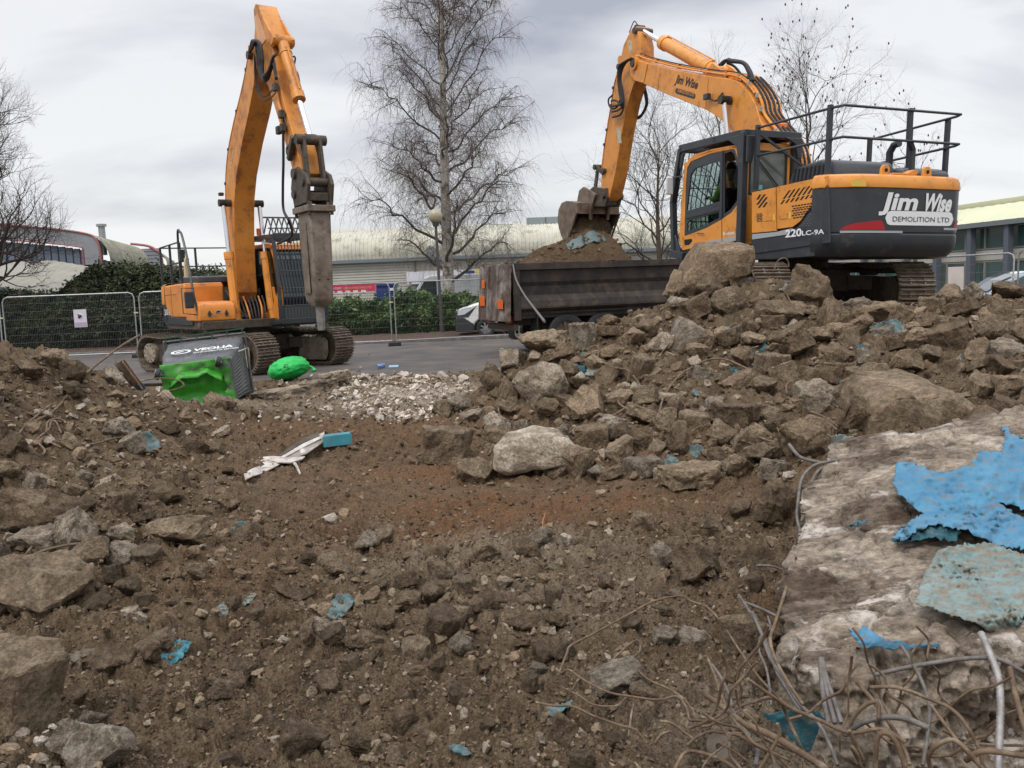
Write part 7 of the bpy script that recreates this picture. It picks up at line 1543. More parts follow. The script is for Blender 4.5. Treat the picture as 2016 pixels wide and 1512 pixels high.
# ---- random stones: the largest 220 or so become things of their own, the rest joined
RS = np.random.RandomState(17)
def inpoly(px, py, poly):
    c = np.zeros(len(px), bool); n = len(poly)
    for k in range(n):
        x1, y1 = poly[k]; x2, y2 = poly[(k+1) % n]; m = (y1 > py) != (y2 > py); c ^= m & (px < (x2-x1)*(py-y1)/(y2-y1+1e-9)+x1)
    return c
ZONES = [
 ('heap fines', [(1030, 700), (1330, 600), (1560, 590), (2060, 600), (2060, 850), (1560, 950), (1000, 940), (930, 800)], 1500, 8, 17, 1.8, 'bbbtt', 'the right heap'),
 ('foreground', [(-60, 1120), (420, 1000), (900, 1040), (1560, 1010), (1560, 1560), (-60, 1560)], 3200, 9, 66, 2.0, 'bbbttg', 'brown dirt of the foreground'),
 ('cluster', [(560, 1090), (1100, 1090), (1120, 1330), (620, 1330)], 260, 16, 60, 1.6, 'bbtt', 'the stony patch in the centre foreground'),
 ('middle', [(380, 850), (900, 850), (1250, 980), (1500, 980), (1500, 1080), (300, 1080)], 520, 6, 30, 2.2, 'bbbt', 'the bare reddish dirt in the middle'),
 ('right heap', [(1030, 690), (1130, 645), (1330, 575), (1560, 560), (1640, 610), (1900, 596), (2060, 590), (2060, 850), (1640, 870), (1570, 960), (1000, 940), (930, 860), (930, 780)], 2300, 15, 74, 1.6, 'bbbtttg', 'the right heap'),
 ('right heap foot', [(930, 780), (1500, 800), (1560, 950), (960, 950)], 420, 24, 80, 1.4, 'bbttg', 'the foot of the right heap'),
 ('right heap end', [(1560, 650), (2050, 650), (2050, 850), (1620, 870), (1540, 900)], 320, 24, 80, 1.3, 'bbbt', 'the right-hand slope above the big slab'),
 ('left mound', [(-60, 700), (150, 730), (330, 790), (430, 850), (480, 960), (380, 1080), (-60, 1060)], 1300, 9, 56, 2.0, 'bbbtg', 'the left mound'),
 ('left foot', [(-60, 950), (300, 960), (300, 1130), (-60, 1260)], 200, 20, 66, 1.5, 'bbgt', 'the left boulder pile'),
 ('bin side', [(200, 750), (640, 740), (700, 860), (250, 850)], 330, 6, 30, 1.9, 'bgtp', 'the rubble beside the overturned bin'),
 ('corner', [(-20, 1400), (240, 1400), (240, 1540), (-20, 1540)], 130, 14, 42, 1.6, 'ggpt', 'the lower left corner'),
 ('white rubble', [(640, 770), (690, 745), (800, 738), (925, 752), (930, 800), (850, 838), (740, 840), (670, 815)], 1500, 6, 28, 1.6, 'pppppg', 'the crushed white rubble'),
 ('white rubble fringe', [(560, 735), (700, 730), (1000, 728), (1010, 790), (900, 845), (600, 850)], 420, 5, 22, 2, 'pgbt', 'the edge of the crushed white rubble'),
 ('road edge', [(650, 722), (1020, 715), (1020, 745), (650, 745)], 140, 3, 14, 2, 'bbg', 'the broken edge of the road'),
]
allst = []
for zi, (nm, poly, cnt, a, b, pw, mk, desc) in enumerate(ZONES):
    P = np.array(poly); px = RS.uniform(P[:, 0].min(), P[:, 0].max(), cnt*3); py = RS.uniform(P[:, 1].min(), P[:, 1].max(), cnt*3); m = inpoly(px, py, poly); px, py = px[m][:cnt], py[m][:cnt]
    s = a*(1-RS.uniform(0, 1, len(px))*(1-(b/a)**(-pw)))**(-1/pw); H_ = hit(px, py); H_[:, 2] += fld(H_[:, 0], H_[:, 1])*soilz(H_[:, 0], H_[:, 1])[0]
    for k in range(len(px)): allst.append((s[k], px[k], py[k], H_[k], mk[RS.randint(len(mk))], zi))
allst.sort(key=lambda t: -t[0])
kept, grid = [], {}
oc = np.array(occ)
for t_ in allst:
    s, px, py = t_[:3]
    if s > 10:
        if ((np.hypot(oc[:, 0]-px, (oc[:, 1]-py)*1.2)) < (oc[:, 2]*.36+s*.30)).any(): continue
    if px > 1560+ (1000-py)*.08 and py > 900: continue
    bad = False
    if s > 13:
        gx, gy = int(px//40), int(py//40)
        for i in (-1, 0, 1):
            for j in (-1, 0, 1):
                for (q, u_, v_) in grid.get((gx+i, gy+j), ()):
                    if math.hypot(u_-px, (v_-py)*1.3) < .30*(q+s): bad = True; break
                if bad: break
            if bad: break
        if bad: continue
        grid.setdefault((gx, gy), []).append((s, px, py))
    kept.append(t_)
NIND = 215
big = kept[:NIND]; rest = kept[NIND:]
tone = {'b': 'brown', 't': 'tan', 'g': 'grey', 'p': 'pale'}
shp = ['chunk', 'chunk', 'chunk', 'chunk', 'block', 'slab']
import re
LM = {}
for (x, y, _s), lb_ in zip(occ, names_):
    sh_ = re.split(r' (?:in|at|on|above|left|right|below|near|between|behind|beside|with|lying|leaning|perched|to|under|against|halfway|alone|low|uppermost|tipped|standing|broken|high|cut|hanging|,)\b|,', lb_)[0]; LM.setdefault(sh_, []).append((x, y))
LM = [(k, v[0]) for k, v in LM.items() if len(v) == 1 and 2 < len(k.split()) < 7]; used = set()
adj = {'chunk': 'rough', 'block': 'blocky', 'slab': 'flat'}
for s, px, py, P, mk, zi in big:
    kd = shp[RS.randint(6)]; i = RS.randint(10); S_ = s*P[1]/F; V, _ = shape(kd, i); ext = V.max(0)-V.min(0); sc = S_/ext[0]*1.05
    side_ = 'larger' if s > 45 else 'smaller'; best = None
    for k, (lx, ly) in sorted(LM, key=lambda t: math.hypot(t[1][0]-px, t[1][1]-py))[:7]:
        dx, dy = px-lx, py-ly; dn = ('right of' if dx > 0 else 'left of') if abs(dx) > abs(dy) else ('in front of' if dy > 0 else 'behind')
        nr = 'just ' if math.hypot(dx, dy) < 110 else 'well '
        c_ = f'{adj[kd]} {tone[mk]} stone {nr}{dn} the {k}'
        if c_ not in used: best = c_; break
    best = best or c_; used.add(best)
    put_rock((P[0], P[1]+S_*.2, P[2]+S_*RS.uniform(.16, .34)), (sc, sc*RS.uniform(.85, 1.1), sc*RS.uniform(.9, 1.15)), (RS.uniform(-.45, .45), RS.uniform(-.45, .45), RS.uniform(0, 6.3)), kd, i, mk, best, 'loose stones in '+ZONES[zi][7])
def joined(name, items, lod, m, label=None, flat=False):
    """items: (pos, size, tint); shapes chosen from a small set, all in one mesh"""
    geo = [chunk_geo(200+i+lod*31, 'chunk' if i % 4 else 'slab', lod) for i in range(8)]; Vs, Fs, Ts, n = [], [], [], 0
    rs = np.random.RandomState(len(items)); pos = np.array([t[0] for t in items]); sz = np.array([t[1] for t in items]); ti = np.array([t[2] for t in items]); gi = rs.randint(0, 8, len(items))
    for g in range(8):
        idx = np.where(gi == g)[0]
        if not len(idx): continue
        V, F_ = geo[g]; k = len(idx); a = rs.uniform(0, 2*PI, k); b = rs.uniform(-.7, .7, k); c = rs.uniform(-.7, .7, k)
        ca, sa, cb, sb, cc, sc_ = np.cos(a), np.sin(a), np.cos(b), np.sin(b), np.cos(c), np.sin(c)
        Rz = np.stack([np.stack([ca, -sa, 0*a], 1), np.stack([sa, ca, 0*a], 1), np.stack([0*a, 0*a, 1+0*a], 1)], 1)
        Rx = np.stack([np.stack([1+0*a, 0*a, 0*a], 1), np.stack([0*a, cb, -sb], 1), np.stack([0*a, sb, cb], 1)], 1)
        Ry = np.stack([np.stack([cc, 0*a, sc_], 1), np.stack([0*a, 1+0*a, 0*a], 1), np.stack([-sc_, 0*a, cc], 1)], 1)
        R = Rz@Rx@Ry; st = rs.uniform(.75, 1.2, (k, 3))*sz[idx][:, None]
        W_ = np.einsum('kij,kvj->kvi', R, V[None]*st[:, None])+pos[idx][:, None]
        Vs.append(W_.reshape(-1, 3)); Fs.append((F_[None]+(np.arange(k)*len(V))[:, None, None]).reshape(-1, 3)+n); Ts.append(np.repeat(ti[idx], len(V))); n += k*len(V)
    o = fast(name, np.concatenate(Vs), np.concatenate(Fs), m, {'tint': np.concatenate(Ts)}, smooth=False); return tag(o, kind='stuff')
STM = mat('loose_stone', (.13, .1, .07), (.07, .05, .035), sc=7, rough=.92, bump=1, bsc=40, ramp=(.5, .66), attr=('tint', [(.062, .040, .025), (.160, .115, .075), (.27, .205, .14), (.34, .295, .24), (.62, .56, .49)]), spec=.25, grain=55)
tv = {'b': .26, 't': .48, 'g': .64, 'p': .97}
mid = [(np.array((P[0], P[1]+s*P[1]/F*.15, P[2]+s*P[1]/F*RS.uniform(.08, .3))), s*P[1]/F, np.clip(tv[mk]+RS.normal()*.09, 0, 1), s) for s, px, py, P, mk, zi in rest]
joined('rubble_stones', [t[:3] for t in mid if t[3] >= 15], 2, STM); joined('small_rubble', [t[:3] for t in mid if 8 <= t[3] < 15], 1, STM); joined('crushed_rubble', [t[:3] for t in mid if t[3] < 8], 0, STM)
# grit and pebbles over everything near
n = 56000; px = RS.uniform(-100, 2050, n); py = 640+(1540-640)*RS.uniform(0, 1, n)**.8; Hh = hit(px, py); ok = (Hh[:, 2] > -.05) & (Hh[:, 1] < 17) & (RS.uniform(0, 1, n) > .55*np.exp(-((Hh[:, 0]+.2)/2.6)**2-((Hh[:, 1]-7)/1.1)**2)) & ~((px > 1590) & (py > 880)); Hh, px, py = Hh[ok], px[ok], py[ok]; Hh[:, 2] += fld(Hh[:, 0], Hh[:, 1])*soilz(Hh[:, 0], Hh[:, 1])[0]
sp = 3.2*(1-RS.uniform(0, 1, len(px))*(1-(15/3.2)**(-1.9)))**(-1/1.9); dens = perlin(Hh[:, 0]*1.6, Hh[:, 1]*1.6+9) > -.22-RS.uniform(0, .3, len(px)); Hh, sp = Hh[dens], sp[dens]
tn = np.clip(.2+RS.normal(size=len(sp))*.15+.36*(RS.uniform(0, 1, len(sp)) > .965), 0, 1)
joined('grit', [(Hh[k]+np.array((0, 0, .2*sp[k]*Hh[k, 1]/F)), sp[k]*Hh[k, 1]/F, tn[k]) for k in range(len(sp))], 0, STM)
# stones on the lorry heap and in the bucket
it = []
for k in range(420):
    i, j = RS.randint(4, 105), RS.randint(4, 210); s = .03+.16*RS.uniform()**4; p = FT.mat() @ Vector((A[i, j], B_[i, j], Zh[i, j]+s*.1)); it.append((np.array(p), s, np.clip(.22+RS.normal()*.1, 0, 1)))
for k in range(160):
    v_ = bsl.data.vertices[RS.randint(len(bsl.data.vertices))].co; s = .04+.12*RS.uniform()**3; it.append((np.array(FR.mat() @ v_), s, np.clip(.18+RS.normal()*.08, 0, 1)))
for k in range(50):
    s = .03+.08*RS.uniform()**2; it.append((np.array(FR.mat() @ Vector((8.6+RS.normal()*.22, RS.uniform(-.6, .5), RS.uniform(.95, 1.5)))), s, .2))
joined('heap_stones', it, 1, STM)
# ================================================================== REBAR
REB = mat('rusty_rebar', (.185, .125, .075), (.10, .06, .035), sc=14, rough=.75, metal=.2, bump=.3, bsc=200, dirt=((.30, .24, .17), .3, 16))
REBG = mat('grey_rebar', (.20, .185, .17), (.12, .10, .085), sc=25, rough=.6, metal=.3, bump=.3, bsc=200)
def rebar(pts, r, label, m=REB, group=None, cat='rebar', ribs=None, name='rebar', n=7, seg=8):
    """pts: (px, py, Y) through photo pixels at metric depth"""
    P = catmull([at(*p) for p in pts], seg); r *= .64 if min(p[2] for p in pts) < 4.2 else .9
    if ribs or (ribs is None and min(p[2] for p in pts) < 4.2):
        L = [0]; 
        for a, b in zip(P, P[1:]): L.append(L[-1]+np.linalg.norm(b-a))
        k = max(8, int(L[-1]/.0065)); t = np.linspace(0, L[-1], k); Q_ = np.stack([np.interp(t, L, [p[i] for p in P]) for i in range(3)], 1); R = [r*(1.10 if i % 2 else .93) for i in range(k)]; P = list(Q_)
    else: R = [r]*len(P)
    q = MB(); q.tube(P, R, n); o = q.build(name, m, None, smooth=True, ang=80); return tag(o, label, cat, group)
def gd(px, py, lift=0):   # depth of the ground under a pixel
    return float(hit1(px, py)[1])-lift
def gbar(pts, r, label, m=REB, lift=.04, group=None, **k):
    Y = [gd(a, c, lift*1.6+.07) for a, c in pts]; Y = list(np.convolve(np.r_[Y[0], Y, Y[-1]], [.25, .5, .25], 'valid')) if len(Y) > 2 else Y
    return rebar([(a, c, y) for (a, c), y in zip(pts, Y)], r, label, m, group, **k)
X = lambda L: [(980+u/2.953, 1000+v/2.953) for u, v in L]   # zoomed crop coordinates
gbar(X([(350, 975), (400, 850), (425, 800), (560, 730), (760, 620), (900, 545), (1060, 512), (1130, 545), (1220, 580), (1310, 680), (1400, 820), (1500, 960), (1570, 1040), (1680, 1140)]), .0075, 'long arched rusty rebar sweeping over the right foreground', lift=.12)
gbar(X([(430, 1060), (480, 990), (600, 940), (690, 860), (790, 775), (825, 780), (820, 840), (760, 880), (690, 910)]), .006, 'thin rebar with a hooked loop end above the white-topped rock')
gbar(X([(340, 935), (370, 960), (415, 942), (500, 1000), (640, 1070), (800, 1100), (940, 1115), (1040, 1095), (1090, 1150), (1110, 1220), (1095, 1280)]), .0065, 'bent rebar passing in front of the white-topped rock', lift=.16)
gbar(X([(375, 1045), (470, 1090), (560, 1145), (690, 1150), (745, 1105), (790, 1108), (775, 1210), (760, 1330)]), .006, 'rebar bent down at a right angle below the white-topped rock', lift=.1)
gbar(X([(220, 1130), (330, 1150), (440, 1155), (560, 1210), (700, 1260), (800, 1290), (870, 1370)]), .006, 'wavy rebar left of the tangle, its end over the teal scrap', lift=.08)
gbar(X([(745, 870), (800, 930), (880, 1000), (990, 1050), (1080, 1110), (1140, 1190), (1190, 1270), (1300, 1230), (1400, 1160), (1560, 1100)]), .0065, 'rusty rebar looping from the white-topped rock to the thick bar', lift=.12)
gbar(X([(1205, 1085), (1300, 1150), (1400, 1230), (1530, 1320), (1640, 1375), (1760, 1420)]), .014, 'thick ribbed rebar lying diagonally across the tangle', lift=.2)
gbar(X([(1400, 505), (1450, 580), (1520, 700), (1580, 830), (1620, 950), (1690, 1070), (1760, 1180)]), .010, 'thick grey rebar rising upright left of the big slab', REBG, lift=.2)
gbar(X([(1685, 450), (1650, 580), (1600, 700), (1580, 770), (1600, 860), (1650, 960), (1720, 1060)]), .010, 'upright rusty bar with a straight tip beside the big slab corner', lift=.2)
gbar(X([(1215, 860), (1260, 970), (1300, 1090), (1350, 1200), (1420, 1290), (1500, 1370)]), .008, 'slanting rebar, left one of the pair rising from the tangle', lift=.2)
gbar(X([(1245, 910), (1300, 990), (1345, 1090), (1380, 1210), (1470, 1330)]), .008, 'slanting rebar, right one of the pair rising from the tangle', REBG, lift=.2)
gbar(X([(1570, 630), (1585, 700), (1530, 750), (1520, 830), (1560, 930), (1580, 1040), (1590, 1150)]), .007, 'kinked rebar hanging left of the thick grey bar', REBG, lift=.22)
gbar(X([(945, 1240), (1010, 1250), (1080, 1300), (1160, 1360)]), .007, 'short curved rebar at the left of the tangle', lift=.08)
gbar(X([(1100, 1380), (1160, 1330), (1240, 1300), (1340, 1310), (1470, 1310)]), .0075, 'rebar crossing from the washer towards the slab', lift=.14)
gbar(X([(1030, 1520), (1080, 1430), (1140, 1415), (1240, 1440), (1330, 1480), (1400, 1530)]), .009, 'rebar arching at the bottom edge of the tangle', lift=.1)
gbar(X([(910, 1370), (950, 1320), (1000, 1300), (1040, 1330)]), .006, 'little hooked rebar at the left edge of the tangle', lift=.06)
gbar(X([(1250, 1225), (1300, 1270), (1345, 1340), (1350, 1430), (1400, 1500), (1440, 1560)]), .008, 'rebar running down over the rusty washer', lift=.16)
gbar(X([(1345, 1350), (1360, 1315), (1420, 1330), (1520, 1390), (1620, 1440), (1700, 1520)]), .009, 'hooked bar turning right at the bottom of the tangle', lift=.18)
gbar(X([(1500, 1340), (1510, 1420), (1500, 1500)]), .012, 'stubby thick bar end in the tangle', REBG, lift=.14)
gbar(X([(1130, 1160), (1150, 1230), (1165, 1300)]), .006, 'short vertical wire below the white-topped rock', lift=.1)
gbar(X([(1440, 550), (1540, 590), (1640, 640), (1730, 690)]), .011, 'dark ribbed bar pointing into the flank of the big slab', REBG, lift=.1)
gbar(X([(1505, 335), (1600, 340), (1713, 385)]), .007, 'grey bar lying in the shadow left of the big slab', REBG, lift=.05)
gbar([(1378, 700+355), (1300, 1055), (1290, 1020)], .004, 'thin straw-like wire lying in the right middle dirt', lift=.02)
rb_ = random.Random(12)
for k in range(20):
    x, y = rb_.uniform(1350, 1990), rb_.uniform(1380, 1530); a = rb_.uniform(-.7, 3.8); L_ = []; Y_ = 2.75-.35*(y-1380)/150-rb_.uniform(0, .12)
    for j in range(6): L_.append((x, y, Y_)); a += rb_.uniform(-.75, .75); x += 42*math.cos(a); y -= 36*math.sin(a); Y_ += rb_.uniform(-.04, .03)
    rebar(L_, rb_.uniform(.0045, .0085), 'one of the thin rusty bars tangled together at the bottom right corner', REB, 'tangled bars at the bottom right')
# bars on and in front of the slab
Y3 = lambda L, y0, y1: [(1480+u/2.185, 820+v/2.185, y0+(y1-y0)*k/(len(L)-1)) for k, (u, v) in enumerate(L)]
rebar(Y3([(0, 840), (40, 930), (80, 1040), (140, 1130), (200, 1230), (280, 1310), (330, 1400), (370, 1500)], 3.0, 2.5), .010, 'grey bar sweeping down the left corner of the big slab', REBG)
rebar(Y3([(150, 730), (110, 860), (80, 960), (110, 1060), (160, 1150), (220, 1240)], 3.0, 2.6), .009, 'bar standing in front of the left corner of the big slab', REB)
for j, (u, w_) in enumerate(((290, 0), (310, 18), (335, 40))):
    rebar(Y3([(295+j*3, 1040), (300+j*10, 1120), (310+j*22, 1220), (330+j*28, 1320)], 2.86, 2.62), .013, ('leftmost', 'middle', 'rightmost')[j]+' of the three ribbed bars hanging out of the slab front', REBG)
rebar(Y3([(530, 1110), (640, 1085), (780, 1060), (940, 1040), (1060, 1045), (1171, 1100), (1260, 1150)], 2.62, 2.56), .011, 'long ribbed bar bowed across the front face of the big slab', REBG)
rebar(Y3([(510, 1165), (620, 1165), (740, 1205), (860, 1260), (930, 1340), (980, 1440), (1000, 1540)], 2.5, 2.3), .009, 'rusty bar curving down across the front face of the big slab')
rebar(Y3([(450, 1140), (520, 1220), (600, 1330), (660, 1440), (680, 1500)], 2.55, 2.35), .010, 'rusty bar leaning in front of the slab, left of the hooked ones')
rebar(Y3([(640, 980), (690, 1060), (740, 1160), (765, 1260), (755, 1380), (735, 1500)], 2.6, 2.35), .009, 'tall dark bar standing before the slab below the small blue strip', REBG)
rebar(Y3([(415, 1360), (440, 1290), (500, 1235), (545, 1235), (545, 1300)], 2.5, 2.4), .010, 'hooked bar end curling at the left of the slab front')
rebar(Y3([(400, 1370), (470, 1320), (560, 1295), (660, 1300), (760, 1340)], 2.5, 2.35), .014, 'thick ribbed bar arching low before the slab front', REBG)
rebar(Y3([(530, 1530), (540, 1390), (575, 1360), (620, 1400), (650, 1480), (670, 1540)], 2.3, 2.25), .011, 'upside-down U of rusty bar at the bottom edge')
rebar(Y3([(780, 1540), (760, 1470), (790, 1420), (860, 1390), (920, 1430), (980, 1500)], 2.28, 2.2), .010, 'curled rusty bar at the bottom edge right of the U bar')
rebar(Y3([(985, 930), (1020, 1010), (1060, 1120), (1070, 1250), (1065, 1380), (1060, 1540)], 2.62, 2.3), .017, 'very thick silvery ribbed bar standing at the right of the slab front', mat('pale_steel_bar', (.36, .34, .33), (.24, .22, .20), sc=30, rough=.5, metal=.4, bump=.2, bsc=150))
rebar(Y3([(1110, 1080), (1130, 1180), (1160, 1290), (1200, 1400)], 2.55, 2.3), .013, 'rusty bar right of the thick silvery bar')
rebar(Y3([(770, 1240), (850, 1350), (930, 1450), (1010, 1530)], 2.4, 2.2), .008, 'thin rusty bar slanting to the bottom right')
rebar(Y3([(920, 1480), (1000, 1440), (1171, 1460), (1260, 1470)], 2.3, 2.2), .013, 'dark rusty bar lying along the bottom right edge')
rebar(Y3([(-10, 1330), (100, 1380), (200, 1440), (330, 1520)], 2.5, 2.25), .016, 'heavy ribbed bar end running off the bottom edge below the tangle')
rebar(Y3([(0, 1230), (90, 1210), (180, 1260), (300, 1310), (420, 1360), (560, 1345), (660, 1400)], 2.5, 2.35), .009, 'wavy bar crossing before the dark teal sheet under the slab')
rebar(Y3([(490, 1540), (430, 1420), (480, 1480), (420, 1350)], 2.4, 2.3), .008, 'bent bar end in the middle of the slab-front tangle')
rebar(Y3([(20, 1540), (80, 1440), (120, 1370), (110, 1320)], 2.4, 2.4), .009, 'hooked bar standing left of the dark teal sheet')
rebar(Y3([(160, 120), (210, 175), (300, 200)], 5.3, 4.9), .012, 'pale bar end poking out above the far corner of the big slab', REBG)
rebar(Y3([(380, 185), (270, 210), (215, 270), (200, 360), (195, 430), (210, 500)], 4.6, 3.9), .012, 'bundle bar curving along the left flank of the big slab', REBG)
rebar(Y3([(360, 205), (290, 230), (250, 300), (240, 380), (215, 450)], 4.6, 3.95), .012, 'second bar curving inside the first along the left flank of the big slab', REBG)
# bars on the heaps
Z4 = lambda L: [(980+u/3.877, 460+v/3.877) for u, v in L]
for L, r, lb_ in [
 ([(120, 240), (140, 350), (200, 460), (280, 570), (355, 670)], .012, 'thin cable hanging from the lorry rail down to the rocks'),
 ([(130, 850), (90, 790), (30, 740), (0, 700)], .009, 'thin wire curving off the orange-brown boulder towards the fence'),
 ([(1210, 450), (1215, 400), (1250, 360), (1320, 345), (1350, 345)], .014, 'twisted bar sticking out left of the top slab'),
 ([(1305, 370), (1350, 395), (1375, 415)], .014, 'pale bar stub left of the top slab'),
 ([(510, 630), (530, 580), (570, 530)], .008, 'thin wire standing on the perched grey chunk'),
 ([(1120, 430), (1140, 480), (1150, 510)], .008, 'short wire poking up on the skyline of the heap'),
 ([(680, 890), (740, 855), (770, 880), (760, 960), (745, 1020)], .013, 'hook-shaped pale bar on the left of the heap'),
 ([(810, 985), (880, 1020), (980, 1040), (1040, 1090), (1085, 1170), (1075, 1240), (1000, 1310), (880, 1390), (760, 1450), (640, 1512)], .014, 'long S-shaped bar winding down the left of the heap'),
 ([(1400, 1512), (1230, 1450), (1060, 1370), (940, 1310), (905, 1240), (930, 1215), (985, 1225)], .015, 'thick bar with a curled end at the foot of the heap'),
 ([(1235, 1420), (1240, 1340), (1280, 1220), (1380, 1090), (1500, 1010), (1620, 960), (1740, 960), (1860, 1010), (2010, 1080)], .013, 'long arch of rebar in the middle of the right heap'),
 ([(1230, 940), (1290, 860), (1400, 740), (1300, 880)], .009, 'straight wire leaning on the pale pointed lump'),
 ([(1090, 1110), (1140, 1030), (1215, 910)], .014, 'dark bar leaning upright left of the arch of rebar'),
 ([(930, 770), (1060, 640), (1160, 560), (1280, 500)], .008, 'dark wire running up the slope towards the top slab'),
 ([(540, 1390), (590, 1330), (610, 1260), (680, 1250)], .010, 'pale wire behind the leaning tan plate'),
 ([(340, 1340), (400, 1355), (455, 1290), (420, 1265)], .010, 'white bent wire at the foot of the heap on the grey-streaked boulder'),
 ([(1480, 1512), (1560, 1460), (1690, 1400)], .010, 'thin bar left of the dark flat-faced block'),
 ([(1750, 900), (1870, 890), (1990, 860)], .010, 'bar lying level near the green scrap on the heap')]:
    gbar(Z4(L), r, lb_, lift=.12) if 'cable' not in lb_ else rebar([(1010, 521, 21.5), (1016, 550, 20), (1032, 580, 18), (1052, 607, 15), (1072, 633, 12)], .022, lb_, REBG, name='cable', cat='cable')
W5 = lambda L: [(1496+u/3.877, 500+v/3.877) for u, v in L]
for L, r, lb_ in [
 ([(110, 118), (140, 50), (190, 32), (215, 60), (220, 100)], .010, 'white looped wire standing on the crest beside the digger'),
 ([(460, 300), (540, 320), (600, 360), (625, 395)], .010, 'thin pale wire in front of the dark track'),
 ([(700, 410), (735, 355), (710, 340)], .012, 'short hooked bar in front of the dark track'),
 ([(205, 310), (270, 410), (400, 450), (560, 475), (760, 470), (940, 500)], .009, 'long thin wire across the crest rocks below the track'),
 ([(1060, 450), (1160, 430), (1230, 380)], .010, 'bar slanting up beside the track plates'),
 ([(1600, 520), (1625, 560), (1610, 620), (1660, 660), (1640, 700), (1665, 780)], .012, 'wriggling wire hanging on the right slope'),
 ([(1750, 680), (1775, 760), (1780, 860), (1795, 975)], .011, 'long straight bar standing on the right slope'),
 ([(1450, 275), (1560, 248), (1680, 245)], .016, 'rusty bar lying on the tan rock right of the track'),
 ([(630, 1060), (600, 960), (540, 910), (440, 880), (425, 860), (475, 850)], .010, 'curled wire on the slope below the pinkish tan block'),
 ([(1115, 845), (1040, 830), (1030, 790), (1080, 768), (1140, 790), (1150, 820)], .011, 'ring-shaped loop of wire on the right slope'),
 ([(650, 1065), (800, 1010), (940, 960), (1040, 900), (1110, 850)], .011, 'bar running down left from the ring-shaped loop'),
 ([(260, 1130), (400, 1095), (600, 1068), (700, 1100), (820, 1210), (930, 1310), (1040, 1380)], .012, 'long bar bending over the face of the giant flat boulder'),
 ([(360, 1250), (480, 1260), (600, 1350), (760, 1465)], .012, 'bar ending on the pale teal sheet at the slab corner'),
 ([(390, 1205), (480, 1240), (570, 1300), (640, 1350)], .010, 'upper bar of the crossed pair above the teal sheet'),
 ([(0, 1400), (90, 1430), (170, 1400), (205, 1330), (180, 1280), (120, 1270), (90, 1290), (140, 1340), (160, 1395)], .011, 'spiral of bar beside the big dark boulder'),
 ([(1565, 1190), (1600, 1172), (1700, 1220), (1790, 1320)], .012, 'bent bar emerging from the giant flat boulder'),
 ([(1690, 1310), (1640, 1260), (1610, 1210)], .012, 'short bar below the bent bar in the giant flat boulder'),
 ([(1900, 1300), (1950, 1210), (2016, 1140)], .016, 'thick pale bars at the right edge behind the slab'),
 ([(1490, 1090), (1560, 1010), (1670, 965)], .012, 'bar lying on the rocks above the giant flat boulder'),
 ([(240, 970), (200, 1010), (220, 1090), (260, 1130)], .010, 'thin arc of wire left of the teal-green scraps')]:
    gbar(W5(L), r, lb_, lift=.12)
L6 = lambda L: [(u/3.978, 680+v/3.978) for u, v in L]
rebar([(26, 873, 6.6), (60, 835, 7.0), (110, 805, 7.6), (160, 745, 8.4), (200, 710, 9.0), (245, 677, 9.6), (275, 660, 9.9)], .014, 'long pale pole leaning diagonally up from the left mound', REB)
for L, r, lb_ in [
 ([(100, 760), (190, 640), (300, 540), (400, 460)], .010, 'lower continuation wire on the left mound slope'),
 ([(330, 860), (350, 820), (290, 740), (360, 680), (375, 600), (440, 575), (500, 590), (515, 610)], .010, 'outer wire of the loose coil on the left mound'),
 ([(480, 690), (440, 600), (400, 600), (380, 660), (300, 730), (370, 775)], .009, 'inner wire of the loose coil on the left mound'),
 ([(390, 700), (440, 750), (560, 770), (720, 775), (860, 735), (980, 710), (1055, 635)], .010, 'wavy bar running right from the coil on the left mound'),
 ([(340, 715), (400, 760), (480, 800)], .008, 'short wire under the coil on the left mound'),
 ([(0, 620), (40, 595), (95, 592)], .009, 'pale wire at the left edge on the mound'),
 ([(960, 750), (965, 830), (1010, 860)], .009, 'wire standing left of the draped blue-grey sheet'),
 ([(1150, 1100), (1265, 1142)], .006, 'short pale wire in the dirt of the left slope'),
 ([(1735, 1170), (1690, 1220), (1615, 1275)], .006, 'thin arc of wire right of the left slope'),
 ([(320, 1340), (310, 1420), (270, 1500)], .008, 'wire dangling over the boulders at the left')]:
    gbar(L6(L), r, lb_, lift=.08)
rebar([(195, 782, 12.6), (235, 762, 12.8), (300, 746, 12.9), (345, 747, 12.7), (362, 757, 12.6), (350, 765, 12.55), (328, 770, 12.5)], .011, 'pale wire curling across the green base of the overturned bin')
Q7 = lambda L: [(u/2.954, 1000+v/2.954) for u, v in L]
gbar(Q7([(0, 370), (60, 330), (150, 270), (220, 160), (240, 60)]), .008, 'thin bar rising over the grey rocks at the left edge', lift=.08)
gbar(Q7([(0, 385), (100, 320), (250, 250), (400, 215), (500, 210), (610, 245)]), .008, 'thin bar arching across the left boulders to the flat-faced stone', lift=.1)
gbar(Q7([(1150, 170), (1250, 130), (1370, 90)]), .006, 'thin wire leading to the folded teal scrap')
C8 = lambda L: [(480+u/3.476, 680+v/3.476) for u, v in L]
for L, lb_ in [([(690, 210), (700, 180), (780, 120), (865, 58)], 'pale wire rising beside the right digger track end'), ([(800, 230), (840, 215), (890, 155)], 'wire sprig above the crushed white rubble'), ([(700, 300), (820, 350), (960, 360), (1000, 320)], 'wire lying on the crushed white rubble'), ([(1660, 90), (1670, 180), (1650, 260), (1580, 290)], 'thin upright wire at the right of the crushed rubble'), ([(1360, 400), (1500, 300), (1640, 190), (1760, 150)], 'long thin wire slanting over the right end of the crushed rubble'), ([(1820, 520), (1760, 490), (1735, 400)], 'wire arc left of the grey-streaked boulder')]:
    gbar(C8(L), .010, lb_, lift=.15)
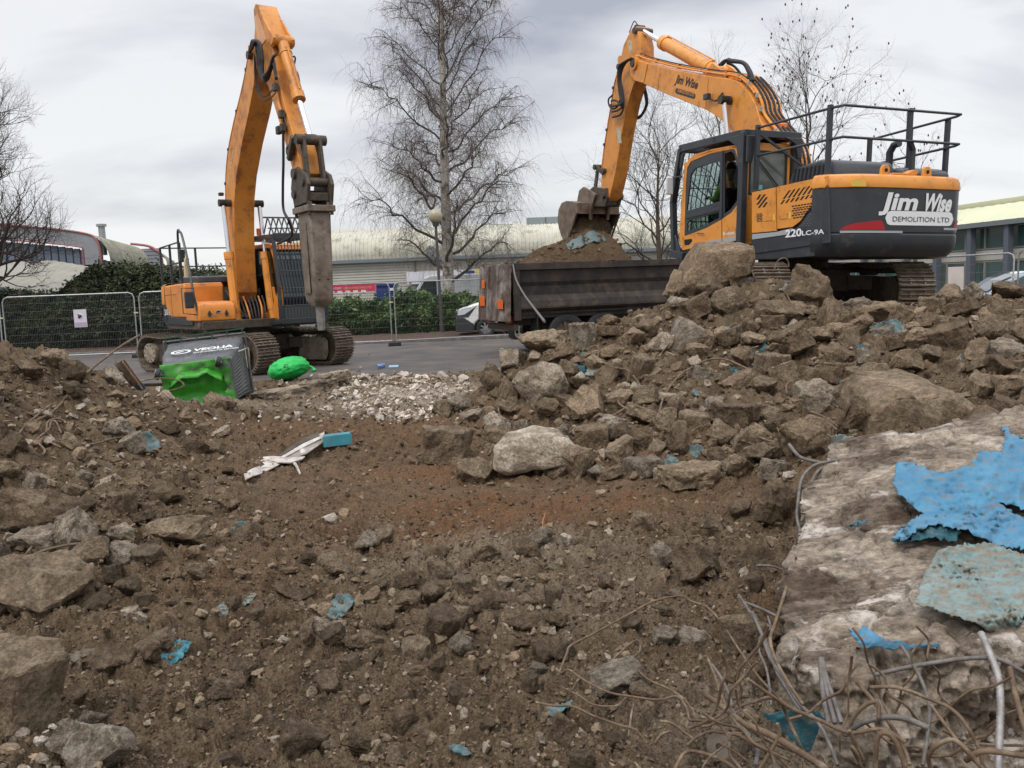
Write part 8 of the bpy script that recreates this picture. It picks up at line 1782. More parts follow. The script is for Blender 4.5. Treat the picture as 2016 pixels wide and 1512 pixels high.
# ================================================================== MEMBRANE SHEETS
def sheetmat(name, c, c2, amt):
    return mat(name, c, c2, sc=5, rough=.55, bump=.5, bsc=14, dirt=((.20, .155, .105), amt, 17), spec=.4, an=(1, 2, 2))
BLUE = sheetmat('bright_blue_membrane', (.075, .245, .38), (.05, .18, .30), .3)
TEAL = sheetmat('dusty_teal_membrane', (.105, .20, .215), (.06, .135, .15), .45)
PALET = sheetmat('pale_teal_membrane', (.21, .30, .295), (.15, .235, .235), .55)
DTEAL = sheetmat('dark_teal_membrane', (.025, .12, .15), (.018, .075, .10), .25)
def membrane(poly, Ys, label, m=TEAL, crumple=.03, seed=0, onslab=0, cat='plastic sheet', lift=.02, group=None, fold=.0, name='membrane_scrap'):
    """poly: photo outline (px, py); Ys: depth per outline point or None for resting on the ground"""
    from mathutils.geometry import delaunay_2d_cdt
    pl = [np.array(p, float) for p in poly]; x0, y0 = np.min(pl, 0); x1, y1 = np.max(pl, 0); S_ = max(x1-x0, y1-y0); st = S_/min(62, max(12, S_/4)); rs = np.random.RandomState(seed+int(x0)); bd = []
    for p, q in zip(pl, pl[1:]+pl[:1]):
        L = np.linalg.norm(q-p); k = max(1, int(L/(st*.8)))
        for t in range(k): bd.append(p+(q-p)*t/k+(rs.normal(size=2)*st*.32 if t else 0))
    nb = len(bd); gx, gy = np.meshgrid(np.arange(x0, x1, st), np.arange(y0, y1, st)); gx = (gx+rs.uniform(-.25, .25, gx.shape)*st).ravel(); gy = (gy+rs.uniform(-.25, .25, gy.shape)*st).ravel(); m_ = inpoly(gx, gy, poly)
    vv, _e, F_, *_ = delaunay_2d_cdt([Vector(p) for p in bd]+[Vector(p) for p in zip(gx[m_], gy[m_])], [(k, (k+1) % nb) for k in range(nb)], [], 1, 1e-6)
    PX, PY = np.array([v.x for v in vv]), np.array([v.y for v in vv])
    if Ys is not None:
        A_ = np.array([[p[0], p[1], 1] for p in pl]); co = np.linalg.lstsq(A_, np.array(Ys), rcond=None)[0]; Yp = co[0]*PX+co[1]*PY+co[2]
    elif onslab:
        Q9 = SP[::3, ::3].reshape(-1, 3); v9 = Q9-CAMP; d9 = v9@fw; u9 = CX+F*(v9@cr)/d9; w9 = CY-F*(v9@cu)/d9; Yp = 0
        for dx, dy in ((0, 0), (9, 0), (-9, 0), (0, 12), (0, -12)): Yp = Yp+Q9[((u9[None]-PX[:, None]-dx)**2+(w9[None]-PY[:, None]-dy)**2).argmin(1), 1]/5
        Yp = Yp-onslab
    else:
        Yp = hitY(PX, PY); md = np.median(Yp); Yp = .5*np.minimum(Yp, md+.1)+.5*md-lift
    sc = S_/F*np.mean(Yp); u_, v_ = (PX-x0)/S_, (PY-y0)/S_; wq = 1 if sc < .35 else sc/.28
    rg = lambda a, b, k: np.maximum(0, 1-np.abs(perlin(a, b+k))*3.2)
    rid = .6*rg(u_*1.9*wq, v_*1.3*wq, seed)+.3*rg(u_*3.4*wq+v_*2, v_*2.2*wq-u_*2, seed*2)+.07*rg(u_*8*wq, v_*8*wq+u_*4, seed*3)+.7*perlin(u_*1.6*wq+seed, v_*1.4*wq)
    V = []
    for k in range(len(vv)):
        q = at(PX[k], PY[k], Yp[k]); d = q-CAMP; d /= np.linalg.norm(d); a = crumple*min(sc, .45)*6.5*(rid[k]**1.6 if rid[k] > 0 else rid[k]*.4)+.004; V.append(tuple(q-d*a*.6+np.array((0, 0, a*.45))))
    F_ = [tuple(f) for f in F_]
    if len(F_) < 3: return None
    me = bpy.data.meshes.new(name); me.from_pydata(V, [], F_); me.materials.append(m); me.polygons.foreach_set('use_smooth', [True]*len(F_)); o = bpy.data.objects.new(name, me); COL.objects.link(o)
    s = o.modifiers.new('thick', 'SOLIDIFY'); s.thickness = .003*max(1, sc*1.5); s.offset = 0
    return tag(o, label, cat, group)
B3 = lambda L: [(1480+u/2.185, 820+v/2.185) for u, v in L]
pA = B3([(625, 200), (690, 200), (760, 235), (850, 245), (900, 225), (970, 190), (975, 160), (1040, 155), (1080, 150), (1090, 90), (1076, 55), (1103, 52), (1115, 90), (1171, 105), (1330, 110), (1400, 300), (1330, 420), (1171, 405), (1120, 385), (1060, 375), (1171, 450), (1300, 560), (1171, 575), (1060, 560), (960, 520), (880, 485), (800, 470), (760, 480), (650, 545), (600, 540), (640, 490), (690, 450), (740, 425), (680, 385), (640, 350), (600, 300), (620, 250)])
membrane(pA, None, 'big torn sheet of bright blue membrane draped over the slab', BLUE, .010, 3, onslab=.10, name='membrane_sheet')
pB = B3([(800, 585), (900, 560), (1000, 550), (1171, 600), (1330, 640), (1330, 860), (1171, 860), (1130, 950), (1090, 955), (1000, 925), (900, 880), (800, 840), (705, 815), (720, 730), (760, 650)])
membrane(pB, None, 'dirty pale teal membrane sheet hanging over the slab below the blue one', PALET, .010, 5, onslab=.10, name='membrane_sheet')
pC = B3([(415, 920), (450, 940), (480, 900), (520, 930), (580, 965), (640, 975), (700, 990), (805, 985), (800, 1000), (700, 1008), (620, 1010), (540, 990), (480, 1000), (440, 960)])
membrane(pC, None, 'thin bright blue strip lying on the slab below the large sheets', BLUE, .015, 7, onslab=.10)
pD = B3([(325, 90), (400, 95), (500, 100), (600, 105), (560, 120), (470, 125), (420, 145), (380, 155), (350, 120)])
membrane(pD, [5.0]*len(pD), 'pale teal flap at the far left corner of the slab', PALET, .02, 8)
pE = B3([(400, 478), (450, 455), (500, 455), (470, 470)]); membrane(pE, None, 'tiny blue sliver tucked in a crack of the slab', DTEAL, .02, 9, onslab=.08)
pF = B3([(50, 1290), (150, 1275), (290, 1275), (330, 1330), (310, 1440), (250, 1470), (160, 1440), (110, 1340)]); membrane(pF, [2.85]*len(pF), 'dark teal sheet under the rebar at the foot of the slab', DTEAL, .02, 10)
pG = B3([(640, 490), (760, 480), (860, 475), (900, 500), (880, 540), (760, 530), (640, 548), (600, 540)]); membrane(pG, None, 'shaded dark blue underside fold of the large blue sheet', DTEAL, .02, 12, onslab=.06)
P_ = lambda cx, cy, w_, h_, a=0, n=9, sd=1: [(cx+w_/2*math.cos(2*PI*k/n)*random.Random(sd*31+k).uniform(.6, 1.15)*math.cos(a)-h_/2*math.sin(2*PI*k/n)*math.sin(a), cy+w_/2*math.cos(2*PI*k/n)*math.sin(a)+h_/2*math.sin(2*PI*k/n)*random.Random(sd*17+k).uniform(.6, 1.15)*math.cos(a)) for k in range(n)]
for cx, cy, w_, h_, a, m, lb_ in [
 (1750, 655, 90, 50, .0, TEAL, 'crumpled bundle of teal membrane among the rocks below the digger track'),
 (1822, 612, 60, 30, -.6, TEAL, 'torn teal strip between crest rocks right of the track'),
 (1625, 648, 20, 66, .2, TEAL, 'narrow teal strip hanging down the crest rocks'),
 (1548, 570, 44, 18, -.6, TEAL, 'teal scrap on the crest left of the track'),
 (1300, 580, 16, 40, .3, TEAL, 'small blue-green flap below the left corner of the top slab'),
 (1510, 690, 34, 22, 0, DTEAL, 'dark green scrap above the pinkish tan block'),
 (1432, 650, 26, 12, 0, PALET, 'pale blue scrap right of the pale pointed lump'),
 (1408, 658, 16, 20, 0, TEAL, 'small teal shred right of the pale pointed lump'),
 (1238, 598, 34, 46, .6, TEAL, 'torn teal shred on the skyline left of the top slab'),
 (1262, 597, 16, 16, 0, TEAL, 'tiny teal shred beside the skyline one'),
 (1135, 727, 46, 18, 0, DTEAL, 'dark teal scrap left of the hook-shaped bar'),
 (1170, 730, 50, 20, -.5, PALET, 'pale green scrap right of the hook-shaped bar'),
 (1150, 700, 16, 14, 0, TEAL, 'teal corner under the dark grey squarish block'),
 (1886, 714, 24, 32, 0, PALET, 'pale teal square scrap on the right slope'),
 (1620, 748, 40, 24, .4, PALET, 'pale green membrane scrap under the thin brown slab'),
 (1368, 895, 46, 50, .3, TEAL, 'blue-green scrap standing between stones at the foot of the heap'),
 (1322, 912, 36, 30, 0, TEAL, 'teal scrap under the blue-green one at the foot of the heap'),
 (1690, 640, 26, 14, 0, TEAL, 'teal fragment left of the crumpled bundle'),
 (1548, 646, 22, 10, 0, PALET, 'pale scrap at mid slope left of the tan rock'),
 (475, 1046, 54, 40, .1, TEAL, 'folded dark teal scrap standing in the left middle dirt'),
 (288, 878, 66, 54, -.3, TEAL, 'draped blue-grey membrane on the left mound'),
 (668, 1196, 74, 44, -.5, TEAL, 'torn teal sheet in the centre foreground stones'),
 (438, 1202, 28, 30, -.7, PALET, 'pale blue scrap left of the centre foreground'),
 (490, 1182, 34, 14, -.8, PALET, 'narrow pale blue sliver right of the pale blue scrap'),
 (345, 1288, 84, 34, -.55, mat('vivid_teal', (.06, .25, .31), (.04, .18, .23), sc=8, rough=.5, bump=.3), 'bright teal twisted scrap between the tan stone and the dirt, lower left'),
 (280, 1235, 18, 12, -.6, TEAL, 'little teal sliver above the bright teal twisted scrap'),
 (692, 1150, 28, 12, -.3, TEAL, 'small teal scrap above the torn teal sheet'),
 (1092, 1404, 88, 22, -.45, TEAL, 'teal strip under the wavy rebar, lower right of centre'),
 (1062, 1222, 14, 22, .2, TEAL, 'small blue scrap between two brown stones'),
 (905, 1480, 54, 18, .2, TEAL, 'teal scrap at the bottom edge of the centre'),
 (1450, 1066, 8, 8, 0, TEAL, 'speck of teal plastic near the slab'),
 (430, 758+40, 60, 16, -.4, PALET, 'grey-green flap under the lower edge of the bin'),
 (1118, 505, 1, 1, 0, TEAL, '')]:
    if lb_: membrane(P_(cx, cy, w_, h_, a, 10, int(cx)), None, lb_, m, .04, int(cy), lift=.06)
for k in range(16):
    cx, cy = rb_.uniform(1180, 2000), rb_.uniform(640, 900)
    if cy < 870 or cx < 1550: membrane(P_(cx, cy, rb_.uniform(18, 44), rb_.uniform(8, 20), rb_.uniform(-1, 1), 8, k), None, 'one of the small dusty teal membrane shreds scattered over the right heap', (TEAL, PALET, DTEAL)[k % 3], .04, k, lift=.1, group='teal shreds on the right heap')
def heap_membrane():
    q = MB(); rs = random.Random(4)
    def fn(i, j):
        x = 1.75+i*.075; y = .42+j*.07; return (x, y+.06*math.sin(i*1.1), float(np.interp(x, sx, sz))*.0+Zh[min(109, max(0, int((y-.1)/(TW-.2)*109))), min(259, int((x-.12)/6.28*259))]+.05+.05*mnoise.noise(Vector((i*.6, j*.7, 2))))
    q.grid(fn, 15, 6); o = q.build('membrane_scrap', TEAL, None, smooth=True, ang=180); o.matrix_world = FT.mat(); s = o.modifiers.new('t', 'SOLIDIFY'); s.thickness = .01; tag(o, 'teal membrane scrap on the soil heaped in the lorry', 'plastic sheet')
heap_membrane()
# ================================================================== OTHER DEBRIS
def thing_at(name, px, py, label, cat, rz=0, dz=0, Y=None, group=None):
    g = hit1(px, py) if Y is None else at(px, py, Y); o = empty(name, (g[0], g[1], g[2]+dz), rz); return tag(o, label, cat, group)
def wheelie_bin():
    """four-wheeled 1100 l bin lying on its side, split green base towards us"""
    g = at(398, 800, 13.4); r = empty('wheeled_bin', (g[0], 13.4, g[2]-.02), math.radians(-14)); r.rotation_euler = (0, math.radians(-4), math.radians(11)); tag(r, 'overturned dark grey wheeled bin with a split bright green base', 'bin')
    GR = mat('bin_grey_plastic', (.075, .08, .085), (.11, .115, .12), sc=4, rough=.5, dirt=((.22, .19, .16), .2, 5), streak=((.2, .18, .16), .3)); GN = mat('bin_green_plastic', (.045, .36, .02), (.03, .26, .015), sc=4, rough=.45, dirt=((.03, .05, .02), .25, 5))
    # local: x right, y away (bin's height axis), z up ; base (bottom) faces -y
    W_, H_, D_ = 1.26, 1.0, 1.25
    def prof(t):  # half sizes at depth t (0 base .. 1 rim): walls flare
        return W_/2*(.84+.16*t), .74+.27*t
    sh = MB(); ny, ring = 8, []
    nr = 120
    def ringpt(u, t):
        hx, hz = prof(t); per = [(-hx, 0), (hx, 0), (hx, hz), (-hx, hz)]; s = u*4; k = int(s) % 4; f = s-int(s); a = per[k]; b = per[(k+1) % 4]
        x, z = a[0]+(b[0]-a[0])*f, a[1]+(b[1]-a[1])*f
        rib = .007*(1 if int(u*nr) % 2 < 1 else -1) if .1 < t < .86 and .08 < f < .92 else 0
        c_ = (0, hz/2); dx, dz_ = x-c_[0], z-c_[1]; n_ = math.hypot(dx, dz_); dent = .03*mnoise.noise(Vector((x*2, t*3, z*2)))
        # rounded corners
        e = min(f, 1-f); rr_ = max(0, .06-e)*.55; return (x-(dx/n_)*(rr_+0)+(dx/n_)*(rib+dent), t*D_, z-(dz_/n_)*rr_+(dz_/n_)*(rib+dent))
    tt = (0, .03, .099, .101, .3, .5, .7, .859, .861, .95, 1)
    sh.grid(lambda i, j: ringpt(i/nr, tt[j]), nr, len(tt), True); body = sh.build('bin_body', GR, r, smooth=True, ang=30); s = body.modifiers.new('t', 'SOLIDIFY'); s.thickness = .012
    # base: grey rim frame with jagged hole, green inside sunk
    bm = MB(); nu_, nv_ = 44, 34; hx, hz = prof(0)
    hole = [(-.46, .22), (-.40, .45), (-.22, .58), (.02, .56), (.16, .62), (.24, .55), (.38, .46), (.41, .28), (.38, .16), (.22, .05), (-.0, -.1), (-.42, -.1)]
    vid = {}; Vv, Ff = [], []
    for i in range(nu_+1):
        for j in range(nv_+1):
            x = -hx+2*hx*i/nu_; z = hz*j/nv_; y = -.02+.04*mnoise.noise(Vector((x*3, 0, z*3)))+.03*mnoise.noise(Vector((x*8, 3, z*8))); Vv.append((x, y, z))
    from math import floor
    green = []
    for i in range(nu_):
        for j in range(nv_):
            x = -hx+2*hx*(i+.5)/nu_; z = hz*(j+.5)/nv_; f = (i*(nv_+1)+j, (i+1)*(nv_+1)+j, (i+1)*(nv_+1)+j+1, i*(nv_+1)+j+1)
            if not inpoly(np.array([x]), np.array([z]), hole)[0]: Ff.append(f)
    bm.add(Vv, Ff); b = bm.build('torn_base', mat('bin_base_mix', (.06, .065, .06), (.045, .27, .025), sc=2.6, rough=.5, ramp=(.40, .50), dirt=((.2, .18, .15), .25, 6)), r, smooth=True, ang=60); s = b.modifiers.new('t', 'SOLIDIFY'); s.thickness = .012
    gi = MB(); gi.grid(lambda i, j: (-.50+1.0*i/30, .035+.05*mnoise.noise(Vector((i*.2, j*.2, 1)))+.07*math.sin(PI*j/24)*math.sin(PI*i/30), -.0+.68*j/24), 31, 25); gi.build('inner_floor', GN, r, smooth=True, ang=180)
    cr_ = MB()   # curled torn lip
    lip = [(-.40, .45), (-.22, .58), (.02, .56), (.16, .62), (.24, .55), (.38, .46)]
    cr_.grid(lambda i, j: (np.interp(i/19*5, range(6), [p[0] for p in lip])+.0, -.03-.05*j+.03*mnoise.noise(Vector((i*.5, j, 0))), np.interp(i/19*5, range(6), [p[1] for p in lip])+(.03, -.02, -.07)[j]+.02*mnoise.noise(Vector((i*.7, j*2, 4)))), 20, 3); c = cr_.build('torn_lip', GN, r, smooth=True, ang=180); s = c.modifiers.new('t', 'SOLIDIFY'); s.thickness = .008
    # castors on the upper edge of the base
    for x, z, ry in ((-.55, .62, .2), (.36, .70, 1.3)):
        w_ = MB(); w_.cyl((x-.025, -.12, z), (x+.025, -.12, z-.02), .085, 20); o = w_.build('castor_wheel', RUBBER, r, smooth=True); k = MB(); k.cyl((x-.035, -.12, z), (x+.035, -.12, z), .045, 14); k.build('hub', STEEL, o, smooth=True)
        k = MB(); k.prism([(-.12, z-.03), (-.12, z+.03), (0.02, z+.06), (.02, z-.06)], x-.045, x-.035, ax='x'); k.prism([(-.12, z-.03), (-.12, z+.03), (0.02, z+.06), (.02, z-.06)], x+.035, x+.045, ax='x'); k.lohi((x-.06, -.01, z-.06), (x+.06, .01, z+.06)); k.build('castor_fork', GALV, o)
    # drain plug, holes
    k = MB(); k.cyl((-.42, .06, .16), (-.42, .10, .16), .05, 16); k.build('drain_plug', RUBBER, r)
    for x, z in ((-.16, .26), (-.05, .18)): k = MB(); k.cyl((x, .12, z), (x, .18, z), .026, 10); k.build('rust_spot', mat('dull_red', (.12, .03, .02), rough=.8) if 'dull_red' not in MATS else MATS['dull_red'], r)
    # rim and rail at the back
    k = MB(); hx1, hz1 = prof(1); k.tube([(-hx1-.03, D_, -.0), (-hx1-.03, D_, hz1+.04), (hx1+.03, D_, hz1+.04), (hx1+.03, D_, 0)], .028, 6); k.build('rim', GR, r)
    k = MB(); k.beam((-hx1-.02, D_-.02, hz1+.10), (hx1+.04, D_-.02, hz1+.12), .03, .02); [k.beam((x, D_-.02, hz1), (x, D_-.02, hz1+.11), .02, .02) for x in np.linspace(-hx1, hx1, 6)]; k.build('rim_rail', mat('bin_dark_green', (.03, .07, .045), rough=.5), r)
    k = MB(); k.tube([(hx1*.95, .55, .78), (hx1+.06, .6, .80), (hx1+.06, .95, .80), (hx1*1.0, 1.0, .78)], .014, 6); k.build('lifting_handle', GALV, r)
    # lettering on the upward-facing wall: VEOLIA with ring emblem
    def up(x, y): return (x, y, prof(y/D_)[1]+.045)
    text('VEOLIA', r, lambda u, v: up(-.08+u, .42+v), .15, DECALW, bold=.03, width=.62)
    text('ENVIRONMENTAL SERVICES', r, lambda u, v: up(-.06+u, .30+v), .06, DECALW, bold=.01, width=.70)
    e = MB(); e.grid(lambda i, j: up(-.27+(.085, .115)[j]*1.35*math.cos(2*PI*i/32), .47+(.085, .115)[j]*math.sin(2*PI*i/32)), 32, 2, True); e.grid(lambda i, j: up(-.27+.055*j/3*math.cos(PI*i/12+.4)*1.2-.01, .45+.045*j/3*math.sin(PI*i/12+.4)), 13, 4); e.build('emblem', DECALW, r)
wheelie_bin()
def bag():
    g = hit1(573, 752); r = MB(); rd = random.Random(3)
    def fn(i, j):
        u = i/71*2*PI; v = j/31*PI; d = Vector((math.sin(v)*math.cos(u), math.sin(v)*math.sin(u), -math.cos(v)))
        w9 = Vector((d.x*2.2, d.y*2.2, d.z*5.5)); fold = .04*(1-abs(mnoise.noise(w9))*3.4)+.022*(1-abs(mnoise.noise(w9*2.3+Vector((3, 1, 0))))*3.2)+.02*mnoise.noise(d*9); rr_ = 1+fold
        return (d.x*.40*rr_, d.y*.36*rr_, .21+d.z*.235*rr_*(1 if d.z > 0 else .9)+.05*d.x)
    r.grid(fn, 72, 32, True); o = r.build('refuse_bag', mat('green_bag_plastic', (.02, .50, .10), (.015, .40, .07), sc=3, rough=.42, spec=.4), None, smooth=True, ang=180); o.location = (g[0], g[1]-.1, g[2]+.06); tag(o, 'bright green tied plastic sack lying behind the overturned bin', 'sack')
    k = MB(); k.tube([(.38, .0, .25), (.46, .02, .22), (.50, .0, .15)], [.03, .02, .05], 8); k.build('tied_neck', MATS['green_bag_plastic'], o, smooth=True)
    def pt(u, w_): # writing on the front of the sack
        return (u, -.335-.02*math.cos(u*4), w_)
    k = MB()
    for x0, z0_, x1, z1_ in ((-.03, .32, .05, .32), (-.03, .30, -.03, .22), (.05, .30, .05, .22), (-.02, .27, .04, .27), (-.04, .2, .06, .2)): k.beam(pt(x0+.03, z0_), pt(x1+.03, z1_), .006, .012)
    k.build('printed_mark', mat('bag_print', (.01, .15, .05), rough=.5), o)
bag()
def folded_trim():
    C_ = lambda u, v: (480+u/3.476, 680+v/3.476)
    WM = mat('dirty_white_metal', (.60, .55, .50), (.45, .40, .35), sc=5, rough=.5, dirt=((.14, .10, .07), .3, 8))
    r = empty('metal_trim', (0, 0, 0)); tag(r, 'bent strip of off-white metal trim lying in the reddish dirt', 'metal trim')
    def strip(top, bot, nm, m, Yo=.06, th=.01):
        Yo += .22
        q = MB(); T_ = [at(*C_(*p), gd(*C_(*p))-Yo) for p in top]; B_ = [at(*C_(*b), gd(*C_(*b))-Yo-.0) for b in bot]; n = len(T_)
        q.grid(lambda i, j: tuple((T_, B_)[j][i]), n, 2); o = q.build(nm, m, r); s = o.modifiers.new('t', 'SOLIDIFY'); s.thickness = th; return o
    strip([(0, 885), (50, 850), (105, 830)], [(10, 925), (60, 900), (110, 885)], 'end_piece', WM)
    strip([(105, 775), (180, 770), (300, 765)], [(110, 880), (170, 850), (240, 815)], 'upright_flange', WM)
    strip([(105, 770), (200, 762), (330, 772), (420, 765)], [(180, 800), (240, 805), (320, 808), (400, 783)], 'top_flange', WM)
    strip([(320, 770), (355, 800), (388, 880)], [(328, 800), (350, 825), (380, 885)], 'torn_tongue', WM)
    strip([(240, 755), (380, 660), (510, 595)], [(250, 765), (390, 680), (520, 625)], 'dark_groove', DARKST, .08)
    strip([(255, 765), (400, 680), (522, 625)], [(275, 772), (410, 700), (530, 640)], 'long_flange', WM, .09)
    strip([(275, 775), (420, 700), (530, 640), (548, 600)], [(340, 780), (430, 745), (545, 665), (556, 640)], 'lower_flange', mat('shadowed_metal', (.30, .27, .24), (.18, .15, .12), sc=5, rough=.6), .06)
    strip([(522, 540), (522, 570), (505, 625)], [(556, 545), (550, 600), (530, 645)], 'turned_up_end', WM, .10)
    strip([(380, 700), (430, 725), (500, 680)], [(390, 745), (440, 740), (510, 690)], 'loose_flake', WM, .08)
    r2 = empty('steel_section', (0, 0, 0)); tag(r2, 'short teal-painted steel channel with rusty end beside the white trim', 'steel channel')
    TP = mat('teal_paint_rusty', (.05, .30, .36), (.03, .22, .28), sc=4, rough=.45, dirt=((.20, .08, .03), .3, 9))
    a, b = C_(550, 615), C_(755, 590); Ya = gd(a[0], a[1]+25)-.05; A0, B0 = at(*a, Ya), at(*b, Ya+.05); th = at(a[0], a[1]+14, Ya)
    d = Vector(B0-A0); L = d.length; h = .105; q = MB(); q.beam(tuple(Vector(A0)+Vector((0, 0, -.01))), tuple(Vector(B0)+Vector((0, 0, -.01))), .14, .012); q.beam(tuple(Vector(A0)+Vector((0, -.065, -h/2-.01))), tuple(Vector(B0)+Vector((0, -.065, -h/2-.01))), .012, h); q.build('channel', TP, r2)
    q = MB(); q.beam(tuple(Vector(B0)+Vector((-.03, 0, .0))), tuple(Vector(B0)+Vector((.005, 0, .0))), .15, .014); q.beam(tuple(Vector(B0)+Vector((-.02, -.066, -h/2))), tuple(Vector(B0)+Vector((.005, -.066, -h/2))), .014, h); q.build('rusty_end', mat('plain_rust', (.22, .085, .035), (.12, .05, .025), sc=20, rough=.8), r2)
folded_trim()
def simple(name, fn, m, label, cat, **k):
    q = MB(); fn(q); return tag(q.build(name, m, None, **k), label, cat)
WOOD = mat('fresh_splintered_wood', (.50, .27, .14), (.38, .18, .09), sc=12, rough=.7, dirt=((.15, .08, .05), .3, 12))
def wood(q):
    Yg = gd(1045, 1042)-.03; P = [at(x, y, Yg) for x, y in ((1004, 1046), (1040, 1037), (1075, 1031), (1078, 1036), (1060, 1050), (1020, 1052))]
    q.add([tuple(p) for p in P]+[(p[0], p[1]+.05, p[2]-.02) for p in P], [tuple(range(6)), tuple(range(11, 5, -1))]+[(i, (i+1) % 6, (i+1) % 6+6, i+6) for i in range(6)])
    a, b = at(1068, 1035, Yg), at(1074, 1008, Yg); q.tube([a, (a+b)/2, b], [.012, .009, .002], 4)
simple('wood_splinter', wood, WOOD, 'pale orange splintered board with a standing shard in the red dirt', 'wood')
def plank(q):
    g = at(28, 1509, 2.7); q.box(g, (.12, .10, .03), Matrix.Rotation(.1, 3, 'Z'))
simple('timber_offcut', plank, mat('light_timber', (.52, .38, .22), (.45, .32, .18), sc=8, rough=.7), 'pale timber offcut at the bottom left corner', 'timber', bevel=.003)
def girder():
    p = at(236, 712, 12.4); r = empty('steel_girder', p); tag(r, 'rusty stub of steel section leaning left of the overturned bin', 'steel girder')
    b_ = at(275, 765, 12.6)-p; q = MB(); a_ = Vector((0, 0, 0)); b_ = Vector(b_); u = Vector((.3, -.2, .3)); q.beam(a_, b_, .14, .012, up=(0, -1, .3)); q.beam(a_+Vector((-.06, -.04, 0)), b_+Vector((-.06, -.04, 0)), .012, .10, up=(0, -1, .3)); q.beam(a_+Vector((.06, -.04, 0)), b_+Vector((.06, -.04, 0)), .012, .10, up=(0, -1, .3)); q.build('web', mat('rust_brown', (.20, .10, .05), (.09, .055, .035), sc=6, rough=.8, dirt=((.32, .27, .2), .35, 5)), r)
    q = MB(); q.beam(b_*.85, b_*1.08, .15, .03, up=(0, -1, .3)); q.build('painted_foot', mat('dark_blue_paint', (.03, .06, .09), rough=.6), r)
girder()
simple('kerb_rail', lambda q: q.beam(at(195, 760, 13.2), at(318, 757, 13.8), .08, .05), DARKST, 'dark rail lying behind the left mound beside the overturned bin', 'rail')
simple('drink_can', lambda q: [q.cyl(at(742, 722, 17.2), at(757, 720, 17.25), .05, 12)], mat('blue_tin', (.02, .10, .35), (.4, .45, .5), sc=18, rough=.35, metal=.4), 'crushed blue tin at the edge of the road', 'tin', smooth=True)
simple('light_blue_scrap', lambda q: q.box(at(775, 722, 17.2), (.2, .1, .04), Matrix.Rotation(.3, 3, 'X')), mat('light_blue_plastic', (.25, .38, .5), rough=.5), 'flat pale blue plastic piece right of the crushed tin', 'plastic', bevel=.01)
def washer():
    c = at(1414, 1470, 2.72); q = MB(); R = Matrix.Rotation(math.radians(62), 3, 'X') @ Matrix.Rotation(.3, 3, 'Y')
    q.grid(lambda i, j: tuple(Vector(c)+R @ Vector(((.012, .045, .045, .012)[j]*math.cos(2*PI*i/24), (.012, .045, .045, .012)[j]*math.sin(2*PI*i/24), (0, 0, .004, .004)[j]))), 24, 4, True); q.grid(lambda i, j: tuple(Vector(c)+R @ Vector((.012*math.cos(2*PI*i/24), .012*math.sin(2*PI*i/24), .004*j))), 24, 2, True)
    tag(q.build('washer', STEEL, None, smooth=True), 'round rusty steel washer among the rebar at the bottom', 'washer')
washer()
for k, (px, py, w_, h_) in enumerate([(612, 762, 90, 20), (545, 780, 110, 22), (655, 744, 60, 20)]):
    hand(px, py, w_, h_, 'slab', 'g', ('cracked grey plate of concrete under the green sack', 'long thin grey plate of concrete in front of the green sack', 'grey plate of concrete right of the green sack')[k], 2+k, tilt=(0, -.1), Y=(15.2, 14.2, 15.6)[k])
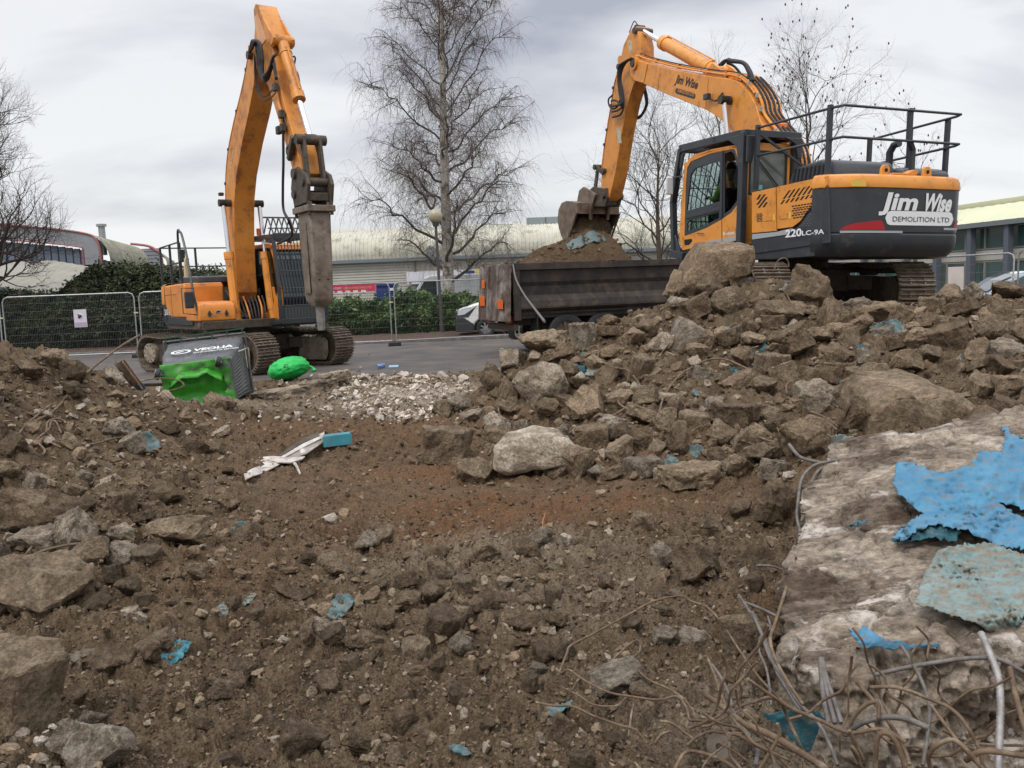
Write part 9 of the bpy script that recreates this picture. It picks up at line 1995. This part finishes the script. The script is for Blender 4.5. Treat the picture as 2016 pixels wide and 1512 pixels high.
# ================================================================== OPERATOR in the cab of the loading digger
def operator():
    r = empty('person', mat=FR.mat() @ Matrix.Translation((FR.side(1440, 372, .88)[0], .88, FR.side(1440, 372, .88)[1]-.38))); tag(r, 'person in a hi-vis yellow-green jacket seated at the controls inside the digger cab', 'person')
    def skin(nm, verts, edges, rad, m, sub=2, par=r):
        me = bpy.data.meshes.new(nm); me.from_pydata(verts, edges, []); me.materials.append(m); o = bpy.data.objects.new(nm, me); COL.objects.link(o); o.parent = par
        o.modifiers.new('skin', 'SKIN'); 
        if not me.skin_vertices: me.attributes.new('x', 'FLOAT', 'POINT')
        return o
    # body as one continuous lofted surface built from elliptical rings joined by metaball-like remesh
    HV = mat('hi_vis_jacket', (.42, .62, .04), (.34, .52, .03), sc=5, rough=.6, bump=.2); SK = mat('skin', (.42, .24, .17), rough=.55); TR = mat('navy_trousers', (.02, .025, .04), rough=.8); HA = mat('dark_hair', (.02, .015, .01), rough=.8)
    def limb(nm, m, pts, rad, sc=(1, 1)):
        q = MB(); q.tube(catmull([np.array(p) for p in pts], 5), rad, 14); return q
    q = MB()
    # torso + arms, x forward
    q.grid(lambda i, j: ((0, .0, .02, .03, .03, .02, .015)[j]+(.11, .13, .13, .135, .125, .08, .05)[j]*math.cos(2*PI*i/20), (.17, .185, .18, .20, .215, .13, .06)[j]*math.sin(2*PI*i/20), (0, .08, .22, .36, .46, .54, .58)[j]), 20, 7, True)
    for s in (-1, 1):
        q.tube(catmull([(0.02, s*.17, .48), (.06, s*.24, .34), (.14, s*.25, .22), (.30, s*.2, .20), (.42, s*.17, .24)], 4), [.065, .062, .058, .05, .042, .038], 12)
    body = q.build('body', HV, r, smooth=True, ang=180); rm = body.modifiers.new('r', 'REMESH'); rm.mode = 'VOXEL'; rm.voxel_size = .018; rm.use_smooth_shade = True; sm = body.modifiers.new('s', 'SMOOTH'); sm.iterations = 6
    q = MB()
    for s in (-1, 1): q.tube(catmull([(0, s*.09, .02), (.22, s*.1, .05), (.44, s*.11, .04), (.47, s*.11, -.1), (.46, s*.11, -.32)], 4), [.085, .08, .07, .06, .052], 12)
    t = q.build('trousers', TR, body, smooth=True, ang=180)
    q = MB(); q.tube([(.02, 0, .54), (.03, 0, .62)], .05, 12); q.ball((.04, 0, .73), .095, 20, 16, (1.05, .82, 1.25)); q.ball((.14, 0, .72), .02, 8, 6, (1, .7, 1.3))
    for s in (-1, 1): q.ball((.04, s*.08, .72), .025, 8, 6, (1, .4, 1.2))
    q.build('head', SK, body, smooth=True, ang=180)
    q = MB(); q.grid(lambda i, j: (.03+.103*1.05*math.sin(PI*.5*j/7)*math.cos(2*PI*i/20), .103*.86*math.sin(PI*.5*j/7)*math.sin(2*PI*i/20), .74+.125*math.cos(PI*.5*j/7)), 20, 8, True); q.build('hair', HA, body, smooth=True, ang=180)
    for s in (-1, 1):
        h = MB(); h.tube([(.42, s*.17, .24), (.48, s*.165, .25), (.53, s*.16, .25)], [.03, .035, .028], 10)
        for k in range(4): y = s*.16+(k-1.5)*.018; h.tube([(.52, y, .255), (.555, y, .26-.004*k), (.575, y, .235), (.565, y, .215)], [.010, .0095, .009, .007], 6)
        h.tube([(.46, s*.13, .25), (.50, s*.12, .262), (.53, s*.125, .25)], [.012, .011, .009], 6); h.build('hand', SK, body, smooth=True, ang=180)
    for z in (.14, .30): k = MB(); k.grid(lambda i, j: (.022+.138*math.cos(2*PI*i/20), .192*math.sin(2*PI*i/20), z+.04*j), 20, 2, True); k.build('reflective_band', mat('silver_band', (.5, .52, .5), rough=.3) if 'silver_band' not in MATS else MATS['silver_band'], body)
operator()
print('faces', sum(len(o.data.polygons) for o in bpy.data.objects if o.type == 'MESH' and o.data.users < 2))
